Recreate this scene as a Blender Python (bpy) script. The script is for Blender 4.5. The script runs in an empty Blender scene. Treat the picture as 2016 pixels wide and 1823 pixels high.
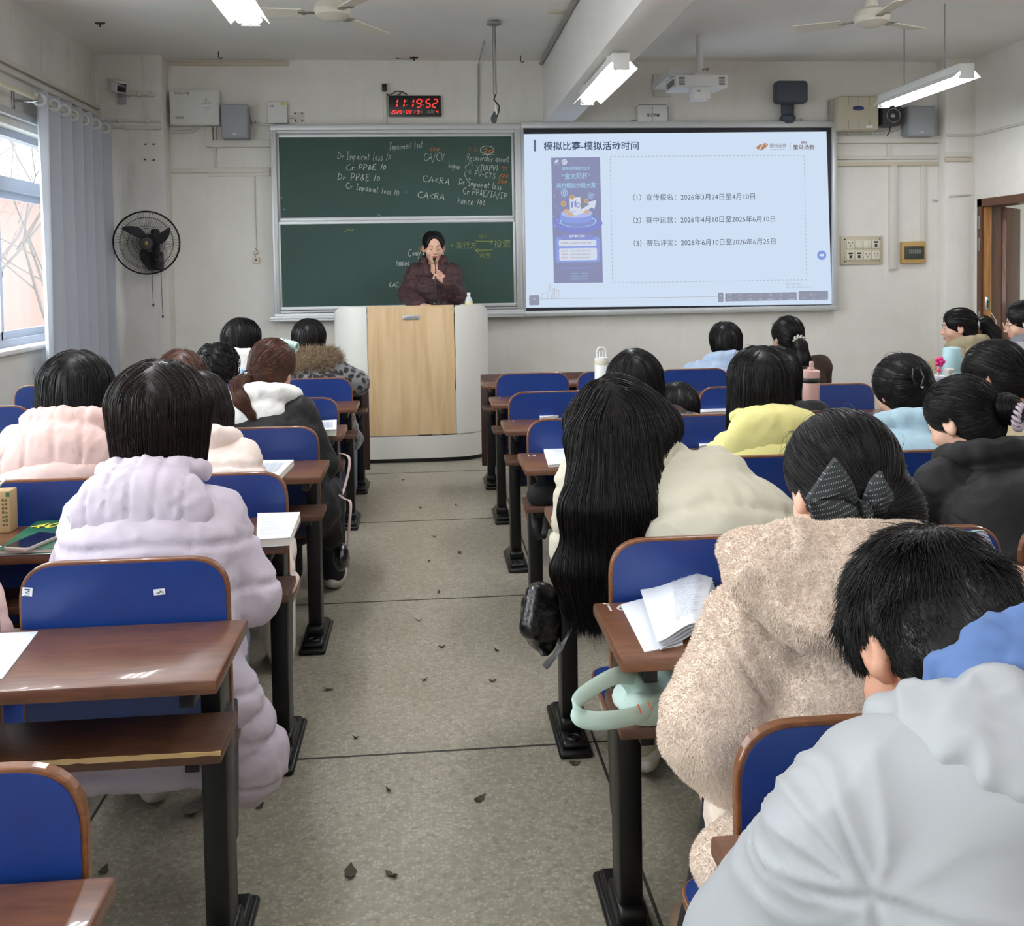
import bpy, bmesh, math, random
import numpy as np
from mathutils import Vector, Matrix, Euler

scene = bpy.context.scene
COL = scene.collection
random.seed(7); np.random.seed(7)

# ------------------------------------------------------------------ camera
F_PX, CX, CY, CAM_H, ROLL = 1930.0, 1008.0, 610.0, 1.45, 0.016
PITCH, YAW = math.radians(2.3057), math.radians(4.9938)

def ray(px, py):
    dx, dy = px - CX, py - CY
    c, s = math.cos(ROLL), math.sin(ROLL)
    x, y, z = dx*c - dy*s, -(dx*s + dy*c), F_PX
    cp, sp = math.cos(PITCH), math.sin(PITCH)
    X, Z, Y = x, y*cp - z*sp, y*sp + z*cp
    cy, sy = math.cos(YAW), math.sin(YAW)
    return Vector((X*cy + Y*sy, -X*sy + Y*cy, Z))

def at(px, py, Y):
    r = ray(px, py); t = Y/r.y
    return Vector((r.x*t, Y, CAM_H + r.z*t))

def atz(px, py, z):
    r = ray(px, py); t = (z-CAM_H)/r.z
    return Vector((r.x*t, r.y*t, z))

def atx(px, py, x):
    r = ray(px, py); t = x/r.x
    return Vector((x, r.y*t, CAM_H + r.z*t))

cam_d = bpy.data.cameras.new('camera'); cam = bpy.data.objects.new('camera', cam_d); COL.objects.link(cam)
_f = ray(CX, CY).normalized()
_r = (ray(CX+100, CY) - ray(CX, CY)).normalized()
_u = (ray(CX, CY-100) - ray(CX, CY)).normalized()
M = Matrix.Identity(4)
for i in range(3):
    M[i][0], M[i][1], M[i][2] = _r[i], _u[i], -_f[i]
M[2][3] = CAM_H
cam.matrix_world = M
cam_d.sensor_width = 36.0; cam_d.lens = F_PX/2016*36.0
cam_d.shift_x = 0.0; cam_d.shift_y = -(911.5-CY)/2016.0
cam_d.clip_start = 0.05; cam_d.clip_end = 200
scene.camera = cam

# ------------------------------------------------------------------ world, exposure, render feel
w = bpy.data.worlds.new('overcast_sky'); scene.world = w; w.use_nodes = True
bg = w.node_tree.nodes['Background']
bg.inputs[0].default_value = (0.92, 0.96, 1.0, 1); bg.inputs[1].default_value = 13.0
scene.view_settings.view_transform = 'Standard'; scene.view_settings.look = 'None'
scene.view_settings.gamma = 1.0; scene.view_settings.use_curve_mapping = False
scene.view_settings.exposure = 0.0
TUBE_STRENGTH = 80.0
cy_ = scene.cycles
cy_.max_bounces = 7; cy_.diffuse_bounces = 5; cy_.glossy_bounces = 3; cy_.transmission_bounces = 4
cy_.transparent_max_bounces = 8; cy_.caustics_reflective = False; cy_.caustics_refractive = False
cy_.use_denoising = True; cy_.sample_clamp_indirect = 4.0

# ------------------------------------------------------------------ materials
def lin(c):
    return tuple(((v/255)/12.92 if v/255 <= .04045 else ((v/255+.055)/1.055)**2.4) for v in c) + (1.0,)

MATS = {}
def mat(name, rgb, rough=.5, metal=0., spec=.5, emit=None, estr=1., sheen=0., noise=None, bump=None, coat=0., sss=0.):
    """rgb is sRGB 0-255. noise=(scale, other_rgb, amount); bump=(scale, strength, distance)"""
    if name in MATS: return MATS[name]
    m = bpy.data.materials.new(name); m.use_nodes = True
    nt = m.node_tree; b = nt.nodes['Principled BSDF']
    b.inputs['Base Color'].default_value = lin(rgb)
    b.inputs['Roughness'].default_value = rough; b.inputs['Metallic'].default_value = metal
    b.inputs['Specular IOR Level'].default_value = spec
    if coat: b.inputs['Coat Weight'].default_value = coat
    if sheen: b.inputs['Sheen Weight'].default_value = sheen; b.inputs['Sheen Roughness'].default_value = .5
    if sss:
        b.inputs['Subsurface Weight'].default_value = sss; b.inputs['Subsurface Radius'].default_value = (.01, .004, .002)
    if emit:
        b.inputs['Emission Color'].default_value = lin(emit); b.inputs['Emission Strength'].default_value = estr
    tc = None
    if noise or bump:
        tc = nt.nodes.new('ShaderNodeTexCoord')
    if noise:
        n = nt.nodes.new('ShaderNodeTexNoise'); n.inputs['Scale'].default_value = noise[0]; n.inputs['Detail'].default_value = 5
        r = nt.nodes.new('ShaderNodeMapRange'); r.inputs[1].default_value = .35; r.inputs[2].default_value = .7
        r.inputs[4].default_value = noise[2]
        x = nt.nodes.new('ShaderNodeMix'); x.data_type = 'RGBA'
        x.inputs[6].default_value = lin(rgb); x.inputs[7].default_value = lin(noise[1])
        nt.links.new(tc.outputs['Object'], n.inputs['Vector']); nt.links.new(n.outputs[0], r.inputs[0])
        nt.links.new(r.outputs[0], x.inputs[0]); nt.links.new(x.outputs[2], b.inputs['Base Color'])
    if bump:
        n = nt.nodes.new('ShaderNodeTexNoise'); n.inputs['Scale'].default_value = bump[0]; n.inputs['Detail'].default_value = 4
        bp = nt.nodes.new('ShaderNodeBump'); bp.inputs['Strength'].default_value = bump[1]; bp.inputs['Distance'].default_value = bump[2]
        nt.links.new(tc.outputs['Object'], n.inputs['Vector']); nt.links.new(n.outputs[0], bp.inputs['Height'])
        nt.links.new(bp.outputs[0], b.inputs['Normal'])
    MATS[name] = m
    return m

def nodes_of(m):
    return m.node_tree, m.node_tree.nodes['Principled BSDF']

def emission(name, rgb, s):
    if name in MATS: return MATS[name]
    m = bpy.data.materials.new(name); m.use_nodes = True; nt = m.node_tree
    nt.nodes.remove(nt.nodes['Principled BSDF'])
    e = nt.nodes.new('ShaderNodeEmission'); e.inputs[0].default_value = lin(rgb); e.inputs[1].default_value = s
    nt.links.new(e.outputs[0], nt.nodes['Material Output'].inputs[0])
    MATS[name] = m; return m

def wood(name, c1, c2, rough, scale, stretch, coat=0.):
    """streaky grain along one object axis"""
    m = mat(name, c1, rough, coat=coat); nt, b = nodes_of(m)
    tc = nt.nodes.new('ShaderNodeTexCoord'); mp = nt.nodes.new('ShaderNodeMapping')
    mp.inputs['Scale'].default_value = stretch
    n = nt.nodes.new('ShaderNodeTexNoise'); n.inputs['Scale'].default_value = scale; n.inputs['Detail'].default_value = 6
    n.inputs['Distortion'].default_value = .6
    r = nt.nodes.new('ShaderNodeValToRGB'); r.color_ramp.elements[0].position = .33; r.color_ramp.elements[1].position = .68
    r.color_ramp.elements[0].color = lin(c1); r.color_ramp.elements[1].color = lin(c2)
    nt.links.new(tc.outputs['Object'], mp.inputs['Vector']); nt.links.new(mp.outputs[0], n.inputs['Vector'])
    nt.links.new(n.outputs[0], r.inputs[0]); nt.links.new(r.outputs[0], b.inputs['Base Color'])
    return m

WHITE = mat('white_plastic', (214, 213, 208), .45)
GREYP = mat('grey_plastic', (150, 153, 156), .55)
BLACKP = mat('black_plastic', (20, 20, 22), .4)
CREAMP = mat('cream_plastic', (206, 199, 176), .5)
ALU = mat('aluminium', (198, 200, 200), .42, .35)
STEEL = mat('steel', (170, 172, 172), .25, 1.)
BLACKM = mat('black_painted_metal', (9, 9, 9), .38, spec=.35)
PAPER = mat('white_paper', (226, 230, 236), .8)
PAGE = mat('page_edges', (214, 210, 198), .85)
INK = mat('grey_print', (120, 124, 132), .8)

# ------------------------------------------------------------------ object helpers
def link(name, me, m=None, parent=None):
    o = bpy.data.objects.new(name, me); COL.objects.link(o)
    if m is not None and len(me.materials) == 0:
        for x in (m if isinstance(m, (list, tuple)) else [m]): me.materials.append(x)
    if parent is not None:
        o.parent = parent
        o.matrix_parent_inverse = parent.matrix_basis.inverted()
    return o

def tag(o, label, cat, group=None, kind=None):
    o['label'] = label; o['category'] = cat
    if group: o['group'] = group
    if kind: o['kind'] = kind
    return o

def thing(name, label, cat, loc=(0, 0, 0), group=None, rz=0.):
    o = bpy.data.objects.new(name, None); COL.objects.link(o)
    o.empty_display_size = .05
    o.location = loc; o.rotation_euler = (0, 0, rz)
    bpy.context.view_layer.update() if False else None
    o.matrix_basis = Matrix.Translation(Vector(loc)) @ Matrix.Rotation(rz, 4, 'Z')
    return tag(o, label, cat, group)

def structure(o):
    o['kind'] = 'structure'; return o

class MB:
    """collects simple shapes, all in world coordinates, into one mesh"""
    def __init__(self): self.v = []; self.f = []; self.mi = []; self.sm = []
    def add(self, vs, fs, mi=0, smooth=False, M=None):
        n = len(self.v)
        for p in vs:
            p = Vector(p)
            self.v.append(M @ p if M is not None else p)
        for f in fs:
            self.f.append([n+i for i in f]); self.mi.append(mi); self.sm.append(smooth)
        return self
    def box(self, lo, hi, mi=0, M=None):
        x0, y0, z0 = lo; x1, y1, z1 = hi
        vs = [(x0,y0,z0),(x1,y0,z0),(x1,y1,z0),(x0,y1,z0),(x0,y0,z1),(x1,y0,z1),(x1,y1,z1),(x0,y1,z1)]
        return self.add(vs, [(0,3,2,1),(4,5,6,7),(0,1,5,4),(1,2,6,5),(2,3,7,6),(3,0,4,7)], mi, False, M)
    def rbox(self, lo, hi, r=.005, seg=2, mi=0, M=None):
        bm = bmesh.new(); bmesh.ops.create_cube(bm, size=1)
        s = [hi[i]-lo[i] for i in range(3)]; c = [(hi[i]+lo[i])/2 for i in range(3)]
        for v in bm.verts: v.co = Vector((v.co.x*s[0]+c[0], v.co.y*s[1]+c[1], v.co.z*s[2]+c[2]))
        bmesh.ops.bevel(bm, geom=bm.edges[:], offset=min(r, min(s)*.49), segments=seg, profile=.5, affect='EDGES')
        return self.bm(bm, mi, True, M)
    def bm(self, bm, mi=0, smooth=False, M=None):
        bm.verts.index_update()
        self.add([v.co.copy() for v in bm.verts], [[v.index for v in f.verts] for f in bm.faces], mi, smooth, M); bm.free()
        return self
    def prism(self, pts, z0, z1, mi=0, M=None, smooth=False, bevel=0., axis='z'):
        """pts: outline (ccw), extruded. axis: which world axis is the extrusion ('z': (x,y), 'y': (x,z), 'x': (y,z))"""
        bm = bmesh.new()
        def P(p, h):
            return {'z': (p[0], p[1], h), 'y': (p[0], h, p[1]), 'x': (h, p[0], p[1])}[axis]
        a = [bm.verts.new(P(p, z0)) for p in pts]; b = [bm.verts.new(P(p, z1)) for p in pts]
        n = len(pts)
        f0 = bm.faces.new(a[::-1]); f1 = bm.faces.new(b)
        for i in range(n): bm.faces.new((a[i], a[(i+1) % n], b[(i+1) % n], b[i]))
        bmesh.ops.recalc_face_normals(bm, faces=bm.faces[:])
        if bevel:
            es = list({e for f in (f0, f1) for e in f.edges})
            bmesh.ops.bevel(bm, geom=es, offset=bevel, segments=2, profile=.5, affect='EDGES')
        return self.bm(bm, mi, smooth, M)
    def tube(self, pts, r, n=8, mi=0, caps=True, closed=False, M=None):
        """r: number or list"""
        pts = [Vector(p) for p in pts]; m = len(pts)
        rs = r if isinstance(r, (list, tuple)) else [r]*m
        rings = []; up = None
        for i, p in enumerate(pts):
            a = pts[(i-1) % m] if (closed or i > 0) else p; b = pts[(i+1) % m] if (closed or i < m-1) else p
            t = (b-a).normalized()
            if up is None:
                up = Vector((0,0,1)) if abs(t.z) < .9 else Vector((1,0,0))
            u = (up - t*up.dot(t))
            if u.length < 1e-6: u = t.orthogonal()
            u.normalize(); up = u; w_ = t.cross(u)
            rings.append([p + (u*math.cos(2*math.pi*k/n) + w_*math.sin(2*math.pi*k/n))*rs[i] for k in range(n)])
        vs = [v for rg in rings for v in rg]; fs = []
        for i in range(m if closed else m-1):
            j = (i+1) % m
            for k in range(n): fs.append((i*n+k, j*n+k, j*n+(k+1) % n, i*n+(k+1) % n))
        if caps and not closed:
            fs.append(tuple(range(n-1, -1, -1))); fs.append(tuple((m-1)*n+k for k in range(n)))
        return self.add(vs, fs, mi, True, M)
    def lathe(self, prof, c=(0,0,0), n=24, mi=0, M=None):
        """prof: (r,z) list bottom to top"""
        vs = []; fs = []; m = len(prof)
        for r, z in prof:
            for k in range(n):
                a = 2*math.pi*k/n; vs.append((c[0]+r*math.cos(a), c[1]+r*math.sin(a), c[2]+z))
        for i in range(m-1):
            for k in range(n): fs.append((i*n+k, i*n+(k+1) % n, (i+1)*n+(k+1) % n, (i+1)*n+k))
        fs.append(tuple(range(n-1, -1, -1))); fs.append(tuple((m-1)*n+k for k in range(n)))
        return self.add(vs, fs, mi, True, M)
    def ball(self, c, r, n=12, mi=0, M=None):
        r = (r, r, r) if not isinstance(r, (tuple, list)) else r
        bm = bmesh.new(); bmesh.ops.create_uvsphere(bm, u_segments=n, v_segments=max(6, n*2//3), radius=1)
        for v in bm.verts: v.co = Vector((c[0]+v.co.x*r[0], c[1]+v.co.y*r[1], c[2]+v.co.z*r[2]))
        return self.bm(bm, mi, True, M)
    def quad(self, a, b, c, d, mi=0): return self.add([a, b, c, d], [(0, 1, 2, 3)], mi)
    def build(self, name, m, parent=None, sharp=35):
        me = bpy.data.meshes.new(name); me.from_pydata(self.v, [], self.f)
        for p, mi, sm in zip(me.polygons, self.mi, self.sm): p.material_index = mi; p.use_smooth = sm
        me.update()
        o = link(name, me, m, parent)
        if any(self.sm): me.set_sharp_from_angle(angle=math.radians(sharp))
        return o

def np_mesh(name, V, Q, m, parent=None, smooth=True, T=None):
    """fast mesh from numpy arrays: V (n,3), Q (k,4) quads, T (j,3) tris"""
    me = bpy.data.meshes.new(name)
    nq = 0 if Q is None else len(Q); nt_ = 0 if T is None else len(T)
    me.vertices.add(len(V)); me.vertices.foreach_set('co', np.ascontiguousarray(V, dtype=np.float32).ravel())
    loops = []
    if nq: loops.append(np.asarray(Q, dtype=np.int32).ravel())
    if nt_: loops.append(np.asarray(T, dtype=np.int32).ravel())
    loops = np.concatenate(loops)
    me.loops.add(len(loops)); me.loops.foreach_set('vertex_index', loops)
    me.polygons.add(nq+nt_)
    starts = np.concatenate([np.arange(nq)*4, nq*4+np.arange(nt_)*3]).astype(np.int32)
    me.polygons.foreach_set('loop_start', starts)
    me.polygons.foreach_set('use_smooth', np.full(nq+nt_, smooth))
    me.update(calc_edges=True); me.validate()
    return link(name, me, m, parent)

def text_mesh(body, size, mtl, name, parent, origin, right, up, align='LEFT', bold=0., extrude=0.0, shear=0., xscale=1., z_off=.001):
    """lettering laid flat on a surface: origin point, unit right and up vectors"""
    cu = bpy.data.curves.new(name, 'FONT'); cu.body = body; cu.size = size; cu.align_x = align; cu.align_y = 'CENTER'
    cu.offset = bold; cu.extrude = extrude; cu.shear = shear; cu.resolution_u = 3
    t = bpy.data.objects.new(name, cu); COL.objects.link(t)
    dg = bpy.context.evaluated_depsgraph_get()
    me = bpy.data.meshes.new_from_object(t.evaluated_get(dg)); bpy.data.objects.remove(t)
    r, u = Vector(right).normalized(), Vector(up).normalized(); n = r.cross(u); o0 = Vector(origin)
    for v in me.vertices:
        v.co = o0 + r*(v.co.x*xscale) + u*v.co.y + n*(v.co.z + z_off)
    me.materials.clear()
    return link(name, me, mtl, parent)

# single-stroke handwriting -------------------------------------------------
STROKES = {
 'A': [[(0,0),(.35,1),(.6,0)],[(.12,.35),(.55,.38)]], 'C': [[(.6,.85),(.4,1),(.12,.8),(.02,.45),(.15,.1),(.4,0),(.65,.12)]],
 'D': [[(.08,0),(.1,1)],[(0,.95),(.4,.85),(.62,.5),(.45,.15),(.02,0)]], 'E': [[(.5,1),(.1,.95),(.1,.5),(.1,0),(.55,.05)],[(.1,.52),(.42,.55)]],
 'F': [[(.1,0),(.1,1),(.6,1)],[(.1,.52),(.45,.55)]], 'I': [[(.05,1),(.45,1)],[(.25,1),(.25,0)],[(.05,0),(.45,0)]],
 'J': [[(.2,1),(.12,0)]], 'P': [[(.1,0),(.1,1),(.45,.95),(.5,.7),(.4,.5),(.1,.48)]],
 'R': [[(.1,0),(.1,1),(.45,.95),(.5,.72),(.35,.52),(.1,.5)],[(.28,.5),(.62,0)]], 'S': [[(.5,.85),(.25,1),(.08,.78),(.4,.45),(.45,.15),(.2,0),(0,.12)]],
 'T': [[(0,1),(.6,1)],[(.3,1),(.3,0)]], 'U': [[(.05,1),(.08,.25),(.25,0),(.45,.2),(.5,1)]], 'V': [[(0,1),(.25,0),(.55,1)]],
 'Z': [[(.05,1),(.5,1),(.05,0),(.55,.02)],[(.12,.5),(.45,.5)]], 'M': [[(0,0),(.1,1),(.3,.4),(.5,1),(.6,0)]],
 'a': [[(.4,.5),(.15,.5),(.03,.2),(.2,0),(.4,.3),(.42,.5),(.42,0)]], 'b': [[(.05,1),(.05,0),(.35,.05),(.38,.38),(.05,.45)]],
 'c': [[(.38,.42),(.18,.5),(.03,.25),(.15,0),(.4,.08)]], 'e': [[(.05,.25),(.38,.3),(.25,.52),(.05,.3),(.12,0),(.4,.08)]],
 'g': [[(.4,.45),(.12,.5),(.05,.2),(.3,.1),(.42,.5),(.35,-.4),(.08,-.35)]], 'h': [[(.05,1),(.05,0)],[(.05,.3),(.25,.5),(.38,.3),(.38,0)]],
 'i': [[(.12,.5),(.1,0)],[(.14,.7),(.15,.74)]], 'k': [[(.05,1),(.05,0)],[(.35,.5),(.07,.25),(.38,0)]], 'l': [[(.15,1),(.05,0),(.2,.02)]],
 'm': [[(0,.45),(.05,0)],[(.03,.3),(.15,.5),(.22,.3),(.22,0)],[(.22,.3),(.35,.5),(.42,.3),(.44,0)]], 'n': [[(0,.48),(.04,0)],[(.03,.3),(.2,.5),(.3,.3),(.33,0)]],
 'o': [[(.2,.5),(.04,.28),(.16,0),(.36,.2),(.22,.5)]], 'p': [[(.06,.5),(0,-.45)],[(.05,.35),(.25,.52),(.36,.28),(.2,.05),(.04,.1)]],
 'q': [[(.36,.48),(.1,.5),(.05,.15),(.3,.1),(.36,.5),(.36,-.4)]], 'r': [[(.02,.48),(.06,0)],[(.05,.28),(.2,.48),(.32,.42)]],
 's': [[(.3,.45),(.1,.5),(.1,.3),(.3,.2),(.2,0),(0,.05)]], 't': [[(.15,.9),(.12,.1),(.3,.05)],[(0,.6),(.35,.62)]],
 'u': [[(.02,.48),(.05,.08),(.25,.05),(.34,.48),(.36,0)]], 'v': [[(0,.5),(.15,0),(.34,.5)]], 'y': [[(0,.5),(.18,.05)],[(.38,.5),(.02,-.45)]],
 '1': [[(.22,1),(.08,0)]], '0': [[(.2,.75),(.04,.4),(.16,.05),(.38,.25),(.34,.65),(.18,.75)]], '2': [[(.02,.7),(.25,.95),(.38,.65),(.02,.02),(.42,.05)]],
 '5': [[(.45,.95),(.12,.95),(.08,.55),(.38,.5),(.4,.1),(.05,0)]], '9': [[(.36,.8),(.1,.85),(.06,.55),(.34,.6),(.36,.85),(.28,0)]],
 '<': [[(.5,.8),(.05,.45),(.5,.1)]], '/': [[(.4,1.1),(0,-.2)]], '&': [[(.5,.1),(.15,.8),(.3,.95),(.4,.75),(.05,.3),(.2,0),(.5,.45)]],
 '(': [[(.25,1),(.05,.5),(.25,0)]], ')': [[(.05,1),(.25,.5),(.05,0)]], '-': [[(.02,.42),(.45,.46)]], '.': [[(.08,.05),(.12,.02)]], '{': [[(.3,1.1),(.1,.9),(.15,.55),(0,.45),(.15,.35),(.1,0),(.3,-.2)]],
}
def handwriting(mb, txt, x, z, h, y, slope=0., r=.0045, slant=.14, jit=.07, rnd=random.Random(3)):
    """thin chalk strokes on the plane Y=y, starting at (x,z), letter height h"""
    cx_ = 0.
    for ch in txt:
        if ch == ' ': cx_ += .45*h; continue
        st = STROKES.get(ch)
        if st is None: continue
        wd = max(p[0] for s in st for p in s)
        for s in st:
            ps = []
            for (a, b) in s:
                a += slant*b + rnd.uniform(-jit, jit)*.6; b += rnd.uniform(-jit, jit)
                X = x + (cx_ + a*h); Z = z + b*h + slope*(cx_+a*h)
                ps.append((X, y, Z))
            out = [ps[0]]
            for q0, q1 in zip(ps, ps[1:]): out += [tuple((q0[i]+q1[i])/2 for i in range(3)), q1]
            mb.tube(out, r, 4)
        cx_ += (wd + .16)*h
# ================================================================== ROOM SHELL
XL, XR, YF, YB, ZC = -2.74, 5.05, 8.80, -3.4, 3.32

def plaster(name, c1, c2, stains=.0):
    m = mat(name, c1, .85); nt, b = nodes_of(m)
    tc = nt.nodes.new('ShaderNodeTexCoord')
    n = nt.nodes.new('ShaderNodeTexNoise'); n.inputs['Scale'].default_value = 1.6; n.inputs['Detail'].default_value = 7; n.inputs['Roughness'].default_value = .62
    r = nt.nodes.new('ShaderNodeValToRGB'); r.color_ramp.elements[0].position = .36; r.color_ramp.elements[1].position = .62
    r.color_ramp.elements[0].color = lin(c2); r.color_ramp.elements[1].color = lin(c1)
    nt.links.new(tc.outputs['Object'], n.inputs['Vector']); nt.links.new(n.outputs[0], r.inputs[0])
    last = r.outputs[0]
    if stains:
        mp = nt.nodes.new('ShaderNodeMapping'); mp.inputs['Scale'].default_value = (7, 7, .9)
        n2 = nt.nodes.new('ShaderNodeTexNoise'); n2.inputs['Scale'].default_value = 2.2; n2.inputs['Detail'].default_value = 6
        r2 = nt.nodes.new('ShaderNodeMapRange'); r2.inputs[1].default_value = .55; r2.inputs[2].default_value = .85; r2.inputs[4].default_value = stains
        x = nt.nodes.new('ShaderNodeMix'); x.data_type = 'RGBA'; x.inputs[7].default_value = lin((132, 128, 116))
        nt.links.new(tc.outputs['Object'], mp.inputs[0]); nt.links.new(mp.outputs[0], n2.inputs['Vector'])
        nt.links.new(n2.outputs[0], r2.inputs[0]); nt.links.new(r2.outputs[0], x.inputs[0]); nt.links.new(last, x.inputs[6]); last = x.outputs[2]
    nt.links.new(last, b.inputs['Base Color'])
    n3 = nt.nodes.new('ShaderNodeTexNoise'); n3.inputs['Scale'].default_value = 90
    bp = nt.nodes.new('ShaderNodeBump'); bp.inputs['Strength'].default_value = .12; bp.inputs['Distance'].default_value = .002
    nt.links.new(tc.outputs['Object'], n3.inputs['Vector']); nt.links.new(n3.outputs[0], bp.inputs['Height']); nt.links.new(bp.outputs[0], b.inputs['Normal'])
    return m
WALL = plaster('wall_plaster', (230, 227, 220), (222, 218, 210), .10)
WALL_L = plaster('side_wall_plaster', (226, 224, 218), (214, 211, 205), .32)
CEIL = plaster('ceiling_plaster', (242, 240, 236), (236, 234, 229))

def terrazzo():
    m = mat('terrazzo', (160, 154, 138), .38, spec=.5); nt, b = nodes_of(m)
    tc = nt.nodes.new('ShaderNodeTexCoord')
    wn = nt.nodes.new('ShaderNodeTexNoise'); wn.inputs['Scale'].default_value = 70
    ad = nt.nodes.new('ShaderNodeVectorMath'); ad.operation = 'MULTIPLY_ADD'; ad.inputs[1].default_value = (.016,)*3
    v = nt.nodes.new('ShaderNodeTexVoronoi'); v.inputs['Scale'].default_value = 84
    nt.links.new(tc.outputs['Object'], wn.inputs['Vector']); nt.links.new(wn.outputs['Color'], ad.inputs[0]); nt.links.new(tc.outputs['Object'], ad.inputs[2])
    nt.links.new(ad.outputs[0], v.inputs['Vector'])
    sp = nt.nodes.new('ShaderNodeSeparateColor'); nt.links.new(v.outputs['Color'], sp.inputs[0])
    r = nt.nodes.new('ShaderNodeValToRGB'); e = r.color_ramp.elements
    e[0].position = 0; e[0].color = lin((132, 126, 111)); e[1].position = 1; e[1].color = lin((184, 179, 163))
    a = e.new(.08); a.color = lin((146, 141, 124)); a = e.new(.62); a.color = lin((172, 166, 149))
    nt.links.new(sp.outputs[0], r.inputs[0])
    v2 = nt.nodes.new('ShaderNodeTexVoronoi'); v2.feature = 'DISTANCE_TO_EDGE'; v2.inputs['Scale'].default_value = 84
    nt.links.new(ad.outputs[0], v2.inputs['Vector'])
    mr = nt.nodes.new('ShaderNodeMapRange'); mr.inputs[1].default_value = .0; mr.inputs[2].default_value = .22
    nt.links.new(v2.outputs['Distance'], mr.inputs[0])
    x = nt.nodes.new('ShaderNodeMix'); x.data_type = 'RGBA'; x.inputs[6].default_value = lin((150, 144, 128))
    nt.links.new(mr.outputs[0], x.inputs[0]); nt.links.new(r.outputs[0], x.inputs[7])
    n = nt.nodes.new('ShaderNodeTexNoise'); n.inputs['Scale'].default_value = 2.5; n.inputs['Detail'].default_value = 6
    rr = nt.nodes.new('ShaderNodeMapRange'); rr.inputs[1].default_value = .3; rr.inputs[2].default_value = .75; rr.inputs[3].default_value = .25; rr.inputs[4].default_value = 0
    nt.links.new(tc.outputs['Object'], n.inputs['Vector']); nt.links.new(n.outputs[0], rr.inputs[0])
    x2 = nt.nodes.new('ShaderNodeMix'); x2.data_type = 'RGBA'; x2.inputs[7].default_value = lin((112, 106, 90))
    nt.links.new(rr.outputs[0], x2.inputs[0]); nt.links.new(x.outputs[2], x2.inputs[6]); nt.links.new(x2.outputs[2], b.inputs['Base Color'])
    r3 = nt.nodes.new('ShaderNodeMapRange'); r3.inputs[3].default_value = .30; r3.inputs[4].default_value = .52
    nt.links.new(n.outputs[0], r3.inputs[0]); nt.links.new(r3.outputs[0], b.inputs['Roughness'])
    return m
TERR = terrazzo()

fl = MB(); fl.box((XL-.3, YB-.3, -.12), (7.6, YF+3.2, 0)); floor = structure(fl.build('floor', TERR))
j = MB(); JM = mat('floor_joint_strip', (44, 40, 32), .6)
for i in range(-3, 5):
    x = .49 + 1.41*i
    if XL < x < XR: j.box((x-.004, YB, 0), (x+.004, YF, .0012))
for i in range(-4, 6):
    y = 2.92 + 1.385*i
    if YB < y < YF: j.box((XL, y-.004, 0), (XR, y+.004, .0012))
j.build('floor_joint', JM, floor)

c = MB(); c.box((XL-.3, YB-.3, ZC), (XR+.2, YF+.3, ZC+.15)); structure(c.build('ceiling', CEIL))
b_ = MB(); b_.rbox((1.08, YB, 2.76), (1.34, YF, ZC+.02), .008); structure(b_.build('beam', CEIL))
wf = MB(); wf.box((XL-.25, YF, -.1), (XR+2.3, YF+.24, ZC+.1)); structure(wf.build('wall_front', WALL))
wb = MB(); wb.box((XL-.25, YB-.24, -.1), (XR+.25, YB, ZC+.1)); structure(wb.build('wall_back', WALL))
pl = MB(); pl.rbox((XL-.01, YF-.2, -.01), (-2.19, YF+.01, ZC+.01), .012); structure(pl.build('trim_1', WALL_L))
pl = MB(); pl.rbox((4.77, YF-.15, -.01), (XR+.01, YF+.01, ZC+.01), .012); structure(pl.build('trim_2', WALL))

# left wall with three window openings
WIN = [(4.9, 8.05), (.9, 4.05), (-3.1, .05)]; WZ0, WZ1 = .98, 2.47
wl = MB(); T = .24
wl.box((XL-T, YB-.2, -.1), (XL, YF+.2, WZ0)); wl.box((XL-T, YB-.2, WZ1), (XL, YF+.2, ZC+.1))
ys = [YB-.2] + [v for w_ in sorted(WIN) for v in w_] + [YF+.2]
for a, b2 in zip(ys[::2], ys[1::2]): wl.box((XL-T, a, WZ0), (XL, b2, WZ1))
structure(wl.build('wall_left', WALL_L))
WFR = mat('window_aluminium', (158, 164, 176), .4, .35)
def glass_mat():
    m = bpy.data.materials.new('window_glass'); m.use_nodes = True; nt = m.node_tree
    nt.nodes.remove(nt.nodes['Principled BSDF'])
    t = nt.nodes.new('ShaderNodeBsdfTransparent'); t.inputs[0].default_value = (.96, .98, .98, 1)
    g = nt.nodes.new('ShaderNodeBsdfGlossy'); g.inputs['Roughness'].default_value = .02
    mx = nt.nodes.new('ShaderNodeMixShader')
    mx.inputs[0].default_value = .06; nt.links.new(t.outputs[0], mx.inputs[1]); nt.links.new(g.outputs[0], mx.inputs[2])
    nt.links.new(mx.outputs[0], nt.nodes['Material Output'].inputs[0]); return m
GLASS = glass_mat()
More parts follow.
